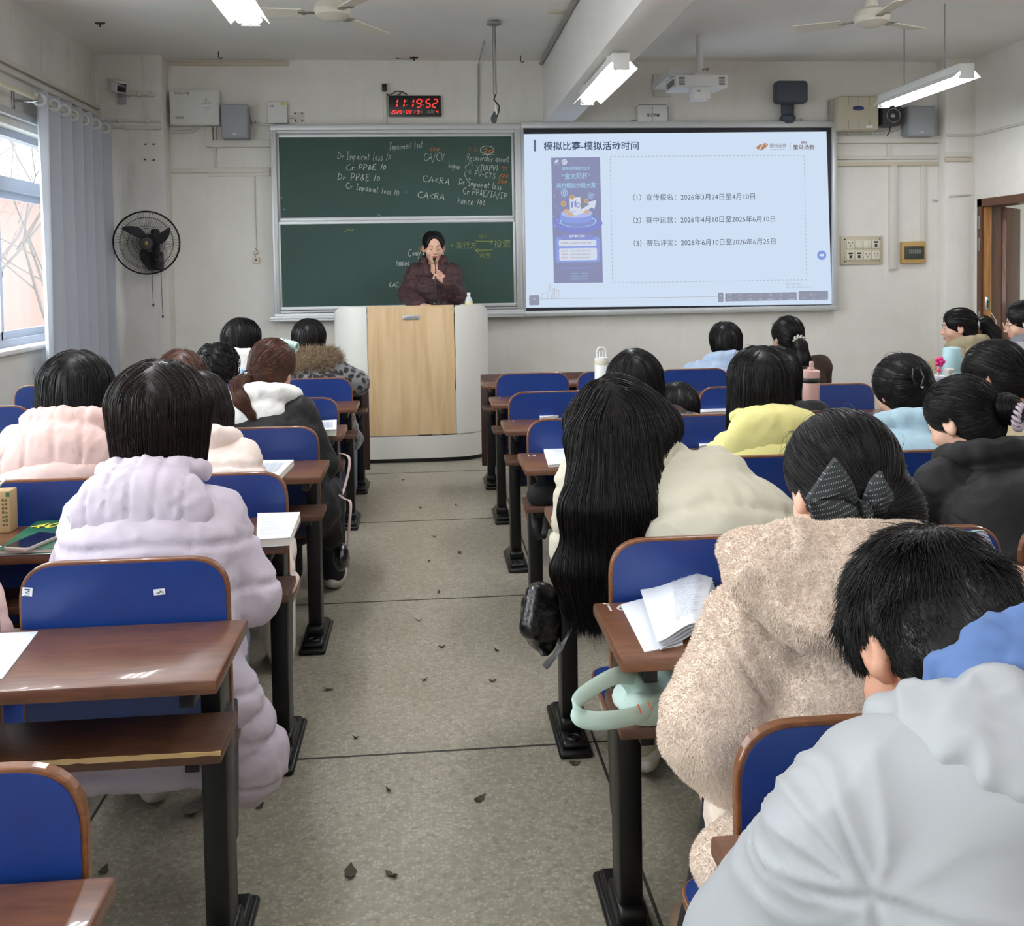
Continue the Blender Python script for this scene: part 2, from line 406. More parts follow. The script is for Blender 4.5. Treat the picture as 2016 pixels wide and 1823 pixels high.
for k, (y0, y1) in enumerate(WIN):
    X0, X1 = XL-.16, XL-.09
    f = MB(); s = .05
    f.box((X0, y0, WZ0), (X1, y0+s, WZ1)); f.box((X0, y1-s, WZ0), (X1, y1, WZ1))
    f.box((X0, y0, WZ0), (X1, y1, WZ0+.055)); f.box((X0, y0, WZ1-.05), (X1, y1, WZ1)); f.box((X0-.01, y0, 2.05), (X1+.012, y1, 2.14))
    W = structure(f.build('window_%d' % (k+1), WFR))
    n = 3; sw = (y1-y0-2*s)/n; off = -.13 if k == 0 else 0
    for q in range(n):
        a = y0+s+q*sw + (off if q else 0); e = y0+s+(q+1)*sw + (off if q < n-1 else 0); xx = X0+.004 + (.03 if q % 2 else 0)
        sb = MB(); t = .042
        sb.box((xx, a-.02, WZ0+.055), (xx+.028, a+t-.02, 2.05)); sb.box((xx, e-t+.02, WZ0+.055), (xx+.028, e+.02, 2.05))
        sb.box((xx, a, WZ0+.055), (xx+.028, e, WZ0+.11)); sb.box((xx, a, 2.0), (xx+.028, e, 2.05))
        sash = sb.build('window_sash', WFR, W)
        g = MB(); g.box((xx+.011, a+.01, WZ0+.1), (xx+.017, e-.01, 2.01)); g.build('window_pane', GLASS, sash)
        if q == 2:
            h = MB(); h.rbox((xx+.028, a+.0, 1.46), (xx+.05, a+.025, 1.60), .005); h.rbox((xx+.04, a+.02, 1.46), (xx+.055, a+.045, 1.5), .004)
            h.build('window_handle', BLACKP, sash)
    g = MB(); g.box((X0+.03, y0+s, 2.14), (X0+.036, y1-s, WZ1-.05)); g.build('window_pane', GLASS, W)
    sl = MB(); sl.rbox((XL-.1, y0-.05, WZ0-.03), (XL+.045, y1+.05, WZ0+.004), .008); sl.build('window_sill', mat('sill_white', (226, 226, 224), .5), W)

# right wall with the doorway
DY0, DY1, DZ = 7.42, 8.58, 2.03
wr = MB(); wr.box((XR, YB-.2, -.1), (XR+.2, DY0, ZC+.1)); wr.box((XR, DY0, DZ), (XR+.2, DY1, ZC+.1)); wr.box((XR, DY1, -.1), (XR+.2, YF+.2, ZC+.1))
structure(wr.build('wall_right', WALL))
DOORW = wood('door_wood', (70, 40, 22), (98, 56, 30), .45, 3., (9, 9, .8), .2)
DOOREDGE = wood('door_edge_wood', (140, 92, 48), (182, 128, 74), .5, 4., (9, 9, .7))
fr = MB(); fr.box((XR-.02, DY0, 0), (XR+.21, DY0+.07, DZ)); fr.box((XR-.02, DY1-.07, 0), (XR+.21, DY1, DZ)); fr.box((XR-.02, DY0, DZ-.07), (XR+.21, DY1, DZ))
door = structure(fr.build('door_1', DOORW))
hx, hy = XR+.17, DY1-.075; ang = math.radians(44)
MD = Matrix.Translation((hx, hy, 0)) @ Matrix.Rotation(ang, 4, 'Z')
lf = MB(); lf.rbox((0, -.042, .01), (.98, 0, DZ-.08), .004, M=MD); leaf = lf.build('door_leaf', DOORW, door)
le = MB(); le.box((XR+.0, DY1-.10, .01), (XR+.06, DY1-.068, DZ-.075)); lip = le.build('door_edge_strip', DOOREDGE, door)
hg = MB()
for z in (1.82, 1.62, .95): hg.rbox((XR-.028, DY1-.055, z-.06), (XR-.018, DY1-.03, z+.06), .003)
hg.build('door_hinge', STEEL, door)
sk = MB(); sk.rbox((XR-.004, DY1-.106, 1.02), (XR+.045, DY1-.099, 1.14), .003); sk.box((XR+.012, DY1-.108, 1.045), (XR+.028, DY1-.105, 1.11), 1)
sk.build('strike_plate', [STEEL, BLACKP], door)
wi = MB(); wi.tube([(XR+.05, DY1-.11, 1.0), (XR+.08, DY1-.14, .93), (XR+.085, DY1-.14, .82), (XR+.06, DY1-.12, .72), (XR+.04, DY1-.1, .73)], .003, 6)
wi.build('wire_loop', WHITE, door)
# corridor outside the door
co = MB(); co.box((7.35, YB, -.1), (7.55, YF+3.2, ZC)); structure(co.build('wall_corridor', plaster('corridor_paint', (176, 186, 178), (160, 170, 164))))
cc = MB(); cc.box((XR+.2, 4.0, 2.9), (7.55, YF+3.2, 3.05)); structure(cc.build('ceiling_corridor', CEIL))

# ------------------------------------------------------------------ outside the window
gr = MB(); gr.box((-70, -30, -6.2), (-3.2, 70, -6)); structure(gr.build('ground', mat('yard_paving', (150, 152, 150), .9)))
PINK = mat('pink_facade', (116, 84, 78), .8, noise=(.8, (108, 78, 72), .6)); BAND = mat('white_facade', (140, 140, 142), .8)
bld = thing('building', 'pink rendered building with white upper band seen through the window', 'building', (-12, 27, -6))
m_ = MB(); m_.box((-11.6, 27, -6), (-6.0, 38, 3.9)); m_.build('wall', PINK, bld)
m_ = MB(); m_.box((-11.7, 26.7, 3.9), (-5.9, 38.2, 6.0)); m_.box((-11.7, 26.8, -.55), (-5.9, 27, -.2)); m_.build('parapet', BAND, bld)
for xx in (-11.1, -9.4, -7.7):
    m_ = MB(); m_.box((xx, 26.93, -3.2), (xx+1.1, 26.99, -1.5)); m_.build('window', mat('far_glass', (120, 132, 140), .2), bld)
BARK = mat('grey_bark', (70, 66, 64), .9)
def bare_tree(x, y, z0, h, seed, label):
    rnd = random.Random(seed); mb = MB()
    def grow(p, d, L, r, lev):
        q = p + d*L; mid = p + d*L*.5 + Vector((rnd.uniform(-1, 1), rnd.uniform(-1, 1), 0))*L*.05
        mb.tube([p, mid, q], [r, r*.85, r*.66], 5 if lev < 3 else 3)
        if lev >= 5: return
        for k in range(3 if lev else 5):
            a = rnd.uniform(.35, .95); ph = rnd.uniform(0, 6.28)
            o = d.orthogonal().normalized(); o.rotate(Matrix.Rotation(ph, 3, d))
            nd = (d*math.cos(a) + o*math.sin(a)); nd.z += .12; nd.normalize()
            s = p + d*L*(rnd.uniform(.55, 1) if lev else .45+.13*k)
            grow(s, nd, L*rnd.uniform(.55, .75), r*.55, lev+1)
    grow(Vector((x, y, z0)), Vector((.03, 0, 1)), h, .11, 0)
    return tag(mb.build('bare_tree', BARK), label, 'tree')
bare_tree(-6.9, 16.5, -6, 5.2, 3, 'bare leafless tree with fine grey branches standing outside the window')
bare_tree(-6.3, 20.5, -6, 5.6, 11, 'bare twiggy tree further off in front of the pink building')
# ================================================================== FRONT WALL FITTINGS
def wallY(px, py, d=.0): return at(px, py, YF-d)
RX, UZ = (1, 0, 0), (0, 0, 1)

# ---------------- sliding chalkboard
GREEN = mat('chalkboard_green', (36, 66, 58), .62, noise=(2.2, (46, 76, 68), .55))
CHALK = mat('white_chalk', (196, 204, 200), .95); CHALK_O = mat('orange_chalk', (190, 120, 70), .95); CHALK_Y = mat('yellow_chalk', (164, 176, 92), .95)
cb = thing('chalkboard', 'green double sliding chalkboard in a silver frame with chalk notes', 'chalkboard', (-.25, YF-.05, 1.05))
BX0, BX1, BZ0, BZ1 = -1.32, .865, 1.05, 2.745
f = MB()
f.rbox((BX0-.001, YF-.1115, BZ1-.05), (BX1+.001, YF, BZ1+.001), .006); f.rbox((BX0-.001, YF-.1115, BZ0-.001), (BX1+.001, YF, BZ0+.055), .006)
f.rbox((BX0, YF-.11, BZ0), (BX0+.05, YF, BZ1), .006); f.rbox((BX1-.06, YF-.11, BZ0), (BX1, YF, BZ1), .006)
f.box((BX0+.045, YF-.095, BZ1-.075), (BX1-.05, YF-.02, BZ1-.045)); f.box((BX0+.045, YF-.10, BZ0+.06), (BX1-.05, YF-.02, BZ0+.075))
for xx in (BX0+.018, BX0+.034, BX1-.042, BX1-.02): f.box((xx-.003, YF-.114, BZ0+.05), (xx+.003, YF-.108, BZ1-.05))
f.build('frame', ALU, cb)
bk = MB(); bk.box((BX0+.03, YF-.02, BZ0+.03), (BX1-.03, YF-.012, BZ1-.03)); bk.build('back_board', mat('board_back', (60, 70, 68), .8), cb)
tr = MB(); tr.rbox((BX0-.03, YF-.15, BZ0-.015), (BX1, YF-.005, BZ0+.012), .006); tr.rbox((BX0-.03, YF-.155, BZ0+.005), (BX1, YF-.145, BZ0+.03), .003); tr.build('chalk_tray', ALU, cb)
def panel(name, z0, z1, yf):
    p = MB(); p.box((-1.255, yf, z0), (.785, yf+.02, z1)); po = p.build(name, GREEN, cb)
    r = MB(); t = .026
    r.rbox((-1.285, yf-.008, z1-.006), (.812, yf+.024, z1+t), .004); r.rbox((-1.285, yf-.008, z0-t), (.812, yf+.024, z0+.006), .004)
    r.rbox((-1.275, yf-.006, z0), (-1.252, yf+.022, z1), .004); r.rbox((.78, yf-.006, z0), (.803, yf+.022, z1), .004)
    r.build('panel_frame', ALU, po)
    cr = MB()
    for x in (-1.29, .79):
        for z in (z0-t-.002, z1): cr.rbox((x, yf-.012, z), (x+.026, yf+.02, z+.028), .004)
    cr.build('panel_corner', GREYP, po)
    return po
UY, LY = YF-.062, YF-.092
up = panel('upper_panel', 1.935, 2.645, UY); lo = panel('lower_panel', 1.155, 1.885, LY)
def HW(m, items, y, parent, r=.0029):
    for (txt, px, py, hpx, ppx, ppy) in items:   # first letter's base at (px,py); the line ends near (ppx,ppy)
        mb = MB(); a = at(px, py, y); e = at(ppx, ppy, y); h = hpx*y/F_PX
        sl = (e.z-a.z)/max(.05, e.x-a.x); adv = 0
        for ch in txt:
            if ch == ' ': adv += .45
            elif ch in STROKES: adv += max(p[0] for s in STROKES[ch] for p in s) + .16
        k = (e.x-a.x)/(adv*h)
        handwriting(mb, txt, a.x, a.z, h, y-.003, sl*k, r)
        for v_ in mb.v: v_.x = a.x + (v_.x-a.x)*k
        mb.build('chalk_writing', m, parent)
wy = UY-.0005
HW(CHALK, [('Dr.Impairmt loss 10', 664, 313, 14, 770, 316), ('Cr PP&E 10', 681, 335, 11, 761, 334), ('Dr PP&E 10', 664, 354, 13, 749, 357), ('Cr Impairmt loss 10', 681, 371, 12, 786, 385),
  ('Impairment test', 766, 295, 13, 833, 290), ('CA/CV', 834, 316, 15, 876, 317), ('CA<RA', 832, 357, 12, 886, 364), ('CA<RA', 822, 389, 12, 876, 394),
  ('Recoverable amount', 919, 316, 14, 1003, 320), ('higher', 883, 330, 12, 907, 334), ('VIU(NPV)', 937, 335, 11, 981, 337), ('FV-CTS', 934, 346, 10, 976, 352),
  ('Dr Impairmt loss', 903, 363, 13, 988, 374), ('Cr PP&E/IA/IP', 911, 381, 12, 998, 392), ('hence 100', 901, 400, 13, 956, 405)], wy, up)
HW(CHALK_O, [('100', 847, 298, 9, 866, 298), ('20', 950, 301, 9, 972, 301), ('90', 988, 336, 9, 999, 336), ('/20', 982, 350, 8, 1001, 350), ('/50', 980, 361, 7, 998, 361)], wy, up)
mb = MB(); cC = at(959, 295.5, wy)
mb.tube([(cC.x+.062*math.cos(a/9*math.pi), wy-.003, cC.z+.036*math.sin(a/9*math.pi)) for a in range(19)], .0028, 4)
mb.tube([(cC.x-.05, wy-.003, cC.z-.044), (cC.x+.06, wy-.003, cC.z-.042)], .0028, 4)
g0 = at(918, 330, wy); mb.tube([(g0.x+.02, wy-.003, g0.z+.03), (g0.x-.01, wy-.003, g0.z+.01), (g0.x, wy-.003, g0.z-.03), (g0.x-.02, wy-.003, g0.z-.05), (g0.x, wy-.003, g0.z-.1), (g0.x+.02, wy-.003, g0.z-.13)], .0028, 4)
for (px, py) in ((553, 390), (558, 413), (798, 379), (735, 268)):
    q = at(px, py, wy); mb.tube([(q.x, wy-.002, q.z), (q.x+.012, wy-.002, q.z+.006)], .003, 4)
q = at(741, 428, wy); mb.tube([(q.x-.07, wy-.002, q.z-.02), (q.x, wy-.002, q.z), (q.x+.02, wy-.002, q.z+.03), (q.x+.05, wy-.002, q.z)], .002, 4)
mb.build('chalk_marks', CHALK, up)
for (t, px, py, s, mm) in (('的', 927, 322, 11, CHALK), ('美', 925, 339, 10, CHALK), ('折', 924, 294, 10, CHALK_O), ('现', 936, 295, 10, CHALK_O), ('无', 951, 286, 6, CHALK_O)):
    text_mesh(t, s*wy/F_PX, mm, 'chalk_writing', up, at(px, py, wy), RX, UZ, 'CENTER', bold=-.001)
ly = LY-.0005
HW(CHALK, [('Comy', 803, 505, 14, 829, 503), ('100000', 779, 524, 11, 806, 524), ('CAC', 766, 565, 9, 786, 565)], ly, lo, .0033)
HW(CHALK_O, [('50', 824, 494, 6, 833, 494)], ly, lo)
for (t, px, py, s) in (('发行方', 918, 484, 14), ('投资', 989, 481, 17), ('股票', 951, 466, 9), ('资金', 955, 503, 12)):
    text_mesh(t, s*ly/F_PX, CHALK_Y, 'chalk_writing', lo, at(px, py, ly), RX, UZ, 'CENTER', bold=-.001)
mb = MB(); a0, a1 = at(936, 474.5, ly), at(971, 475.5, ly)
mb.tube([(a0.x, ly-.003, a0.z), (a1.x, ly-.003, a1.z)], .003, 4); mb.tube([(a1.x-.03, ly-.003, a1.z+.018), (a1.x, ly-.003, a1.z), (a1.x-.03, ly-.003, a1.z-.018)], .003, 4)
mb.build('chalk_arrow', CHALK_Y, lo); mb = MB()
a0, a1 = at(935, 493, ly), at(970, 492, ly)
mb.tube([(a0.x, ly-.003, a0.z), (a1.x, ly-.003, a1.z)], .003, 4); mb.tube([(a0.x+.03, ly-.003, a0.z+.018), (a0.x, ly-.003, a0.z), (a0.x+.03, ly-.003, a0.z-.018)], .003, 4)
mb.build('chalk_arrow', CHALK_Y, lo); mb = MB()
q = at(888, 484, ly); mb.tube([(q.x, ly-.003, q.z), (q.x+.015, ly-.003, q.z+.005)], .005, 4)
q = at(692, 454, ly); mb.tube([(q.x-.07, ly-.003, q.z-.015), (q.x-.03, ly-.003, q.z+.01), (q.x, ly-.003, q.z), (q.x+.02, ly-.003, q.z+.012)], .002, 4)
mb.build('chalk_marks', CHALK_Y, lo)

# ---------------- projection screen beside it
sc_ = thing('projection_screen', 'wide white projection whiteboard showing a bright lecture slide', 'screen', (2.3, YF-.05, 1.05))
SX0, SX1, SZ0, SZ1 = .865, 3.765, 1.035, 2.765
f = MB()
f.rbox((SX0+.002, YF-.1115, SZ1-.06), (SX1+.001, YF, SZ1+.001), .012); f.rbox((SX0+.002, YF-.1115, SZ0-.001), (SX1+.001, YF, SZ0+.05), .012); f.rbox((SX1-.055, YF-.11, SZ0), (SX1, YF, SZ1), .012); f.rbox((SX0, YF-.108, SZ0), (SX0+.022, YF, SZ1), .004)
f.box((SX0+.01, YF-.114, SZ1-.035), (SX1-.01, YF-.105, SZ1-.029)); f.box((SX0+.01, YF-.114, SZ0+.022), (SX1-.01, YF-.105, SZ0+.027))
f.build('frame', ALU, sc_)
bz = MB(); bz.box((SX0+.015, YF-.085, SZ0+.04), (SX1-.05, YF-.02, SZ1-.055)); bz.build('screen_border', mat('screen_border_black', (8, 9, 22), .5), sc_)
SY = YF-.088
LIT = emission('slide_light', (206, 222, 242), 1.02)
pc = [at(1031, 264, SY), at(1627, 259, SY), at(1638, 599, SY), at(1036, 606, SY)]
s = MB(); s.quad(pc[3], pc[2], pc[1], pc[0]); slide = s.build('slide_picture', LIT, sc_)
D_ = lambda n, c, k=.92: emission('slide_'+n, c, k)
def srect(px0, py0, px1, py1, m, name='slide_graphic', d=.002, rnd_=0.):
    a, b2 = at(px0, py1, SY), at(px1, py0, SY); mb = MB()
    if rnd_:
        r = rnd_*SY/F_PX; pts = []
        for (cx0, cz0, a0) in ((b2.x-r, a.z+r, -90), (b2.x-r, b2.z-r, 0), (a.x+r, b2.z-r, 90), (a.x+r, a.z+r, 180)):
            for k in range(5):
                an = math.radians(a0+k*22.5); pts.append((cx0+r*math.cos(an), SY-d, cz0+r*math.sin(an)))
        mb.add(pts, [tuple(range(len(pts)))])
    else: mb.quad((a.x, SY-d, a.z), (b2.x, SY-d, a.z), (b2.x, SY-d, b2.z), (a.x, SY-d, b2.z))
    return mb.build(name, m, slide)
SK = SY/F_PX*1.02
def stext(t, px, py, size_px, m, align='LEFT', bold=0., d=.003, sx=1., slope=.0):
    o = text_mesh(t, size_px*SK, m, 'slide_text', slide, at(px, py, SY), (1, 0, slope), UZ, align, bold, z_off=d, xscale=sx)
    return o
G1, G2 = D_('ink', (92, 98, 116)), D_('title_ink', (72, 82, 112))
stext('模拟比赛-模拟活动时间', 1070, 289, 18.2, G2, bold=.0011)
srect(1051, 275, 1055, 298, D_('bar', (104, 112, 140)), rnd_=1.5)
stext('（1）宣传报名：2026年3月24日至4月10日', 1237, 390, 13.8, G1, sx=1.0)
stext('（2）赛中运营：2026年4月10日至2026年6月10日', 1237, 435, 13.8, G1)
stext('（3）赛后评奖：2026年6月10日至2026年6月25日', 1238, 480, 13.8, G1)
# dashed frame round the list
dm = MB(); c4 = [at(1201, 308, SY), at(1583, 306, SY), at(1588, 551, SY), at(1206, 557, SY)]
for a, b2 in zip(c4, c4[1:]+c4[:1]):
    n = int((b2-a).length/.035)
    for i in range(n):
        p, q = a.lerp(b2, i/n), a.lerp(b2, (i+.6)/n); e = (q-p).normalized().cross(Vector((0, 1, 0)))*.0025; o_ = Vector((0, -.002, 0))
        dm.quad(p+e+o_, q+e+o_, q-e+o_, p-e+o_)
dm.build('slide_graphic', D_('dash', (176, 186, 200)), slide)
# logos in the slide's top corner
lm = MB(); L0 = at(1500, 290, SY); k = SY/F_PX
def poly(mb, pts, d=.003): mb.add([(L0.x+x*k, SY-d, L0.z+z*k) for x, z in pts], [tuple(range(len(pts)))])
poly(lm, [(-13, -1), (-7, -5), (1, 7), (-6, 5)]); poly(lm, [(-5, -7), (2, -5), (12, 3), (3, 8)]); poly(lm, [(4, 8), (12, 4), (13, 6), (6, 9)])
lm.build('slide_graphic', D_('logo', (190, 140, 106)), slide)
stext('国信证券', 1515, 287, 8.6, D_('logo_ink', (150, 136, 130)), bold=.0004); stext('GUOSEN SECURITIES', 1516, 294.5, 3.2, D_('logo_ink', (150, 136, 130)))
srect(1555, 281, 1555.7, 297, D_('logo_ink', (150, 136, 130)))
stext('策马扬新', 1561, 291, 11, D_('brush_ink', (128, 100, 84)), bold=.0006); stext('2026', 1577, 280.5, 6, D_('brush_ink', (128, 100, 84)), bold=.001)
# poster in the slide
pq = [at(1085, 310.5, SY), at(1181, 309, SY), at(1187, 556.5, SY), at(1090.5, 557.5, SY)]
pm = MB(); o_ = Vector((0, -.002, 0)); pm.quad(pq[3]+o_, pq[2]+o_, pq[1]+o_, pq[0]+o_); poster = pm.build('poster_picture', D_('poster', (146, 150, 186)), slide)
PB, PW, PL = D_('poster_blue', (150, 168, 236)), D_('poster_white', (220, 228, 244)), D_('poster_cyan', (170, 214, 244))
PG = D_('poster_gold', (214, 186, 150)); PI = D_('poster_mid', (146, 156, 214))
def pell(px, py, rx, ry, m, d=.004, inner=0., n=28):
    c0 = at(px, py, SY); mb = MB(); vs = []
    if inner:
        for q in range(n):
            a = 2*math.pi*q/n
            vs += [(c0.x+rx*k*math.cos(a), SY-d, c0.z+ry*k*math.sin(a)), (c0.x+rx*k*inner*math.cos(a), SY-d, c0.z+ry*k*inner*math.sin(a))]
        mb.add(vs, [(2*q, 2*((q+1) % n), 2*((q+1) % n)+1, 2*q+1) for q in range(n)])
    else:
        mb.add([(c0.x+rx*k*math.cos(2*math.pi*q/n), SY-d, c0.z+ry*k*math.sin(2*math.pi*q/n)) for q in range(n)], [tuple(range(n))])
    return mb.build('poster_graphic', m, slide)
def ppoly(pts, m, d=.006):
    mb = MB(); mb.add([tuple(at(x, y, SY) + Vector((0, -d, 0))) for x, y in pts][::-1], [tuple(range(len(pts)))]); return mb.build('poster_graphic', m, slide)
stext('国信证券湖南分公司', 1134, 332, 7.2, PL, 'CENTER', .0005, .005, .86)
stext('“金太阳杯”', 1134, 347.5, 13, PL, 'CENTER', .0005, .005, .88); stext('高校模拟炒股大赛', 1134, 366, 11.2, PL, 'CENTER', .0005, .005, .86)
ppoly([(1091, 319), (1096, 314), (1100, 316), (1095, 321)], PW); stext('国信证券', 1090, 322.5, 2.8, PL, d=.005); pell(1111, 319, 5.6, 5.6, PW, .005, .66); pell(1111, 319, 2.5, 2.8, PW, .005)
pell(1137, 440, 50, 19, D_('poster_glow', (140, 148, 216)), .0035); ppoly([(1094, 390), (1103, 421), (1165, 421), (1175, 386), (1165, 426), (1103, 426)], PI, .0045)
pell(1138, 436, 38, 13, PI, .0045); pell(1138, 436, 37, 11.5, PL, .005, .93); ppoly([(1103, 421), (1166, 419), (1166, 431), (1158, 437), (1135, 440), (1112, 438), (1104, 433)], PB, .0055); pell(1135, 420, 31, 9, D_('poster_top', (186, 198, 244)), .006)
ppoly([(1121, 390), (1142, 388), (1144, 414), (1122, 416)], PW, .0065); ppoly([(1142, 388), (1147, 389), (1149, 413), (1144, 414)], D_('poster_side', (150, 150, 160)), .0065)
ppoly([(1124, 398), (1128, 396), (1128, 408), (1124, 409)], PI, .007); ppoly([(1130, 397), (1134, 395), (1135, 407), (1131, 408)], PI, .007); pell(1138, 404, 4.5, 5, PI, .007, .7)
ppoly([(1120, 421), (1146, 411), (1160, 402), (1156, 398), (1174, 394), (1170, 412), (1165, 408), (1150, 418), (1135, 424)], PW, .0075)
for (x, y, r) in ((1109, 401, 5), (1126, 388.5, 4.6), (1154, 396, 4)): pell(x, y, r, r*1.1, PG, .008); pell(x, y, r*.7, r*.75, D_('poster_gold_dark', (196, 164, 122)), .0085)
for (x, y, rx) in ((1115, 414, 5.5), (1115, 417, 5.5), (1122, 421, 6), (1122, 424, 5.5), (1155, 416, 4.5), (1155, 419, 4.5)): pell(x, y, rx, 2.4, PG, .008)
for (x, y, r) in ((1111, 380, 7), (1162.5, 385, 6)):
    pell(x, y, r, r, PL, .005, .8); pell(x, y, r*.5, r*.5, PL, .005, .5)
rs = random.Random(5)
for i in range(16):
    x = rs.choice([rs.uniform(1090, 1103), rs.uniform(1166, 1180)]); pell(x, rs.uniform(345, 450), .8, .8, PW, .006, 0., 8)
srect(1094, 466, 1181, 517, PB, d=.004, rnd_=5); srect(1105, 461, 1168, 472, PI, d=.0045, rnd_=3); srect(1100, 472, 1174, 485, PW, d=.005, rnd_=3); srect(1101, 488, 1175, 513, PW, d=.005, rnd_=3)
stext('赛程赛项说明', 1136, 465.5, 5, PW, 'CENTER', .0005, .006); RD = D_('poster_red', (190, 120, 116)); GI = D_('poster_ink', (140, 140, 156))
stext('参赛渠道:', 1104, 479, 3.3, RD, d=.006); stext('金太阳APP-资产-活动中心-报名', 1119, 479, 3.3, GI, d=.006)
for y, a, b2 in ((494.5, '报名时间:', '2026年3月24日至4月10日'), (501, '赛时时间:', '2026年4月10日至6月10日'), (507.5, '评奖时间:', '2026年6月10日至6月25日')):
    stext(a, 1105, y, 3.3, RD, d=.006); stext(b2, 1123, y, 3.6, GI, d=.006)
stext('主办单位：国信证券股份有限公司湖南分公司', 1139, 527.5, 3.5, PB, 'CENTER', d=.005)
for y, t in ((539, '投资有风险，入市需谨慎'), (544, '活动解释权归主办方所有'), (549.5, '本活动仅限高校学生参加')): stext(t, 1140, y, 3.1, PL, 'CENTER', d=.005)
# bottom line, skyline drawing, tool bars
lm = MB()
def sline(pts, wpx=.6, d=.003):
    P_ = [at(x, y, SY) + Vector((0, -d, 0)) for x, y in pts]
    for p, q in zip(P_, P_[1:]):
        e = (q-p).normalized().cross(Vector((0, 1, 0)))*wpx*k*.5; lm.quad(p+e, q+e, q-e, p-e)
sline([(1038, 589), (1420, 584)]); sline([(1620, 580), (1634, 580)])
for pts in ([(1067, 588), (1067, 577), (1077, 577), (1077, 588)], [(1080, 588), (1080, 564), (1083, 560), (1084, 575), (1086, 588)], [(1089, 588), (1089, 568), (1092, 567), (1092, 588)], [(1095, 588), (1095, 571), (1100, 571), (1100, 588)]): sline(pts)
lm.build('slide_graphic', D_('line', (176, 160, 160)), slide)
TB = D_('toolbar', (152, 156, 176)); TW = D_('toolbar_ink', (206, 212, 226))
srect(1042, 581, 1062, 601, TB, rnd_=2); srect(1413.5, 575.5, 1424, 594.5, TB, rnd_=2); srect(1427.5, 575, 1568.5, 593.5, TB, rnd_=2); srect(1572, 572, 1630, 591, TB, rnd_=2)
stext('≡', 1052, 589, 9, TW, 'CENTER'); stext('▶', 1419, 583, 4, TW, 'CENTER'); stext('收起', 1418.5, 591, 3.2, TW, 'CENTER')
for x, t, l in ((1437.5, '▷', '指针'), (1457.5, '✎', '笔'), (1477.5, '▱', '橡皮'), (1497, '⊃', '撤销'), (1517, '▣', '移动授课'), (1537, '○', '更多'), (1558, '▭', '结束放映')):
    stext(t, x, 581.5, 6.5, TW, 'CENTER'); stext(l, x, 589.5, 3.3, TW, 'CENTER')
for x, t, l in ((1580, '‹', '上一页'), (1601, '6 / 11', '目录'), (1622, '›', '下一页')): stext(t, x, 580, 6, TW, 'CENTER'); stext(l, x, 587.5, 3.3, TW, 'CENTER')
stext('激活 Windows', 1547, 559.5, 5.2, D_('faint', (182, 192, 208))); stext('转到“设置”以激活 Windows。', 1547, 566, 4.4, D_('faint', (182, 192, 208)))
pell(1617.5, 502.5, 9.6, 9.6, D_('button_blue', (140, 162, 226)), .004); stext('∾', 1617.5, 503, 12, D_('white', (235, 240, 250)), 'CENTER', .003, .006)
# ================================================================== FITTINGS ON THE WALLS AND CEILING
def box_at(mb, px0, py0, px1, py1, d0, d1, r=.008, mi=0, Y=YF):
    """a box on the front wall: pixel corners read on its face, standing off from d0 to d1"""
    a, b2 = at(px0, py1, Y-d1), at(px1, py0, Y-d1)
    mb.rbox((a.x, Y-d1, a.z), (b2.x, Y-d0, b2.z), r, 2, mi); return a, b2
# ---- LED clock
CLK = mat('clock_face', (26, 26, 28), .35)
ck = thing('wall_clock', 'black digital wall clock with red numerals above the chalkboard', 'clock', tuple(at(816, 209, YF-.02)))
m_ = MB(); a, b2 = box_at(m_, 764, 187, 869, 231, 0, .04, .018); m_.build('case', mat('clock_rim', (196, 196, 194), .4), ck)
m_ = MB(); m_.rbox((a.x+.006, YF-.046, a.z+.006), (b2.x-.006, YF-.03, b2.z-.006), .012); m_.build('face', CLK, ck)
RED = emission('led_red', (255, 46, 40), 3.2); DOT = mat('clock_print', (150, 146, 140), .6)
SEG = {'0': 'abcdef', '1': 'bc', '2': 'abged', '3': 'abgcd', '4': 'fgbc', '5': 'afgcd', '6': 'afgedc', '9': 'abcdfg'}
def seg_digit(mb, ch, x, z, w_, h, y, t):
    sl = .16
    P_ = {'a': ((0, h), (w_, h)), 'b': ((w_, h), (w_, h/2)), 'c': ((w_, h/2), (w_, 0)), 'd': ((0, 0), (w_, 0)), 'e': ((0, h/2), (0, 0)), 'f': ((0, h), (0, h/2)), 'g': ((0, h/2), (w_, h/2))}
    for s in SEG[ch]:
        (x0, z0), (x1, z1) = P_[s]; dx, dz = x1-x0, z1-z0; L = math.hypot(dx, dz); dx, dz = dx/L*t*.7, dz/L*t*.7
        mb.tube([(x+x0+sl*z0+dx, y, z+z0+dz), (x+x1+sl*z1-dx, y, z+z1-dz)], t/2, 6)
m_ = MB(); yy = YF-.047
for ch, px in zip('111952', (778.5, 792.5, 810, 819.5, 837.5, 851)):
    p = at(px, 211.5, yy); seg_digit(m_, ch, p.x-(.028 if ch == '1' else 0), p.z, .038, .072, yy, .0095)
m_.build('numerals', RED, ck)
m_ = MB()
for ch, px in zip('202603194', (771, 776, 781.5, 787, 799.5, 805, 815, 821, 858)):
    p = at(px, 223, yy); seg_digit(m_, ch, p.x-(.008 if ch == '1' else 0), p.z, .016, .026, yy, .005)
m_.build('numerals', RED, ck)
m_ = MB()
for px in (801, 833):
    for py in (198.5, 206.5): p = at(px, py, yy); m_.ball(p, .006, 8)
m_.build('colon_dots', DOT, ck)
for t, px in (('年', 795), ('月', 812), ('日', 828.5), ('星期', 848)): text_mesh(t, .034, DOT, 'printed_mark', ck, at(px, 220.3, yy), RX, UZ, 'CENTER')
m_ = MB(); p0 = at(762, 186, YF-.02); p1 = at(802, 187, YF-.02)
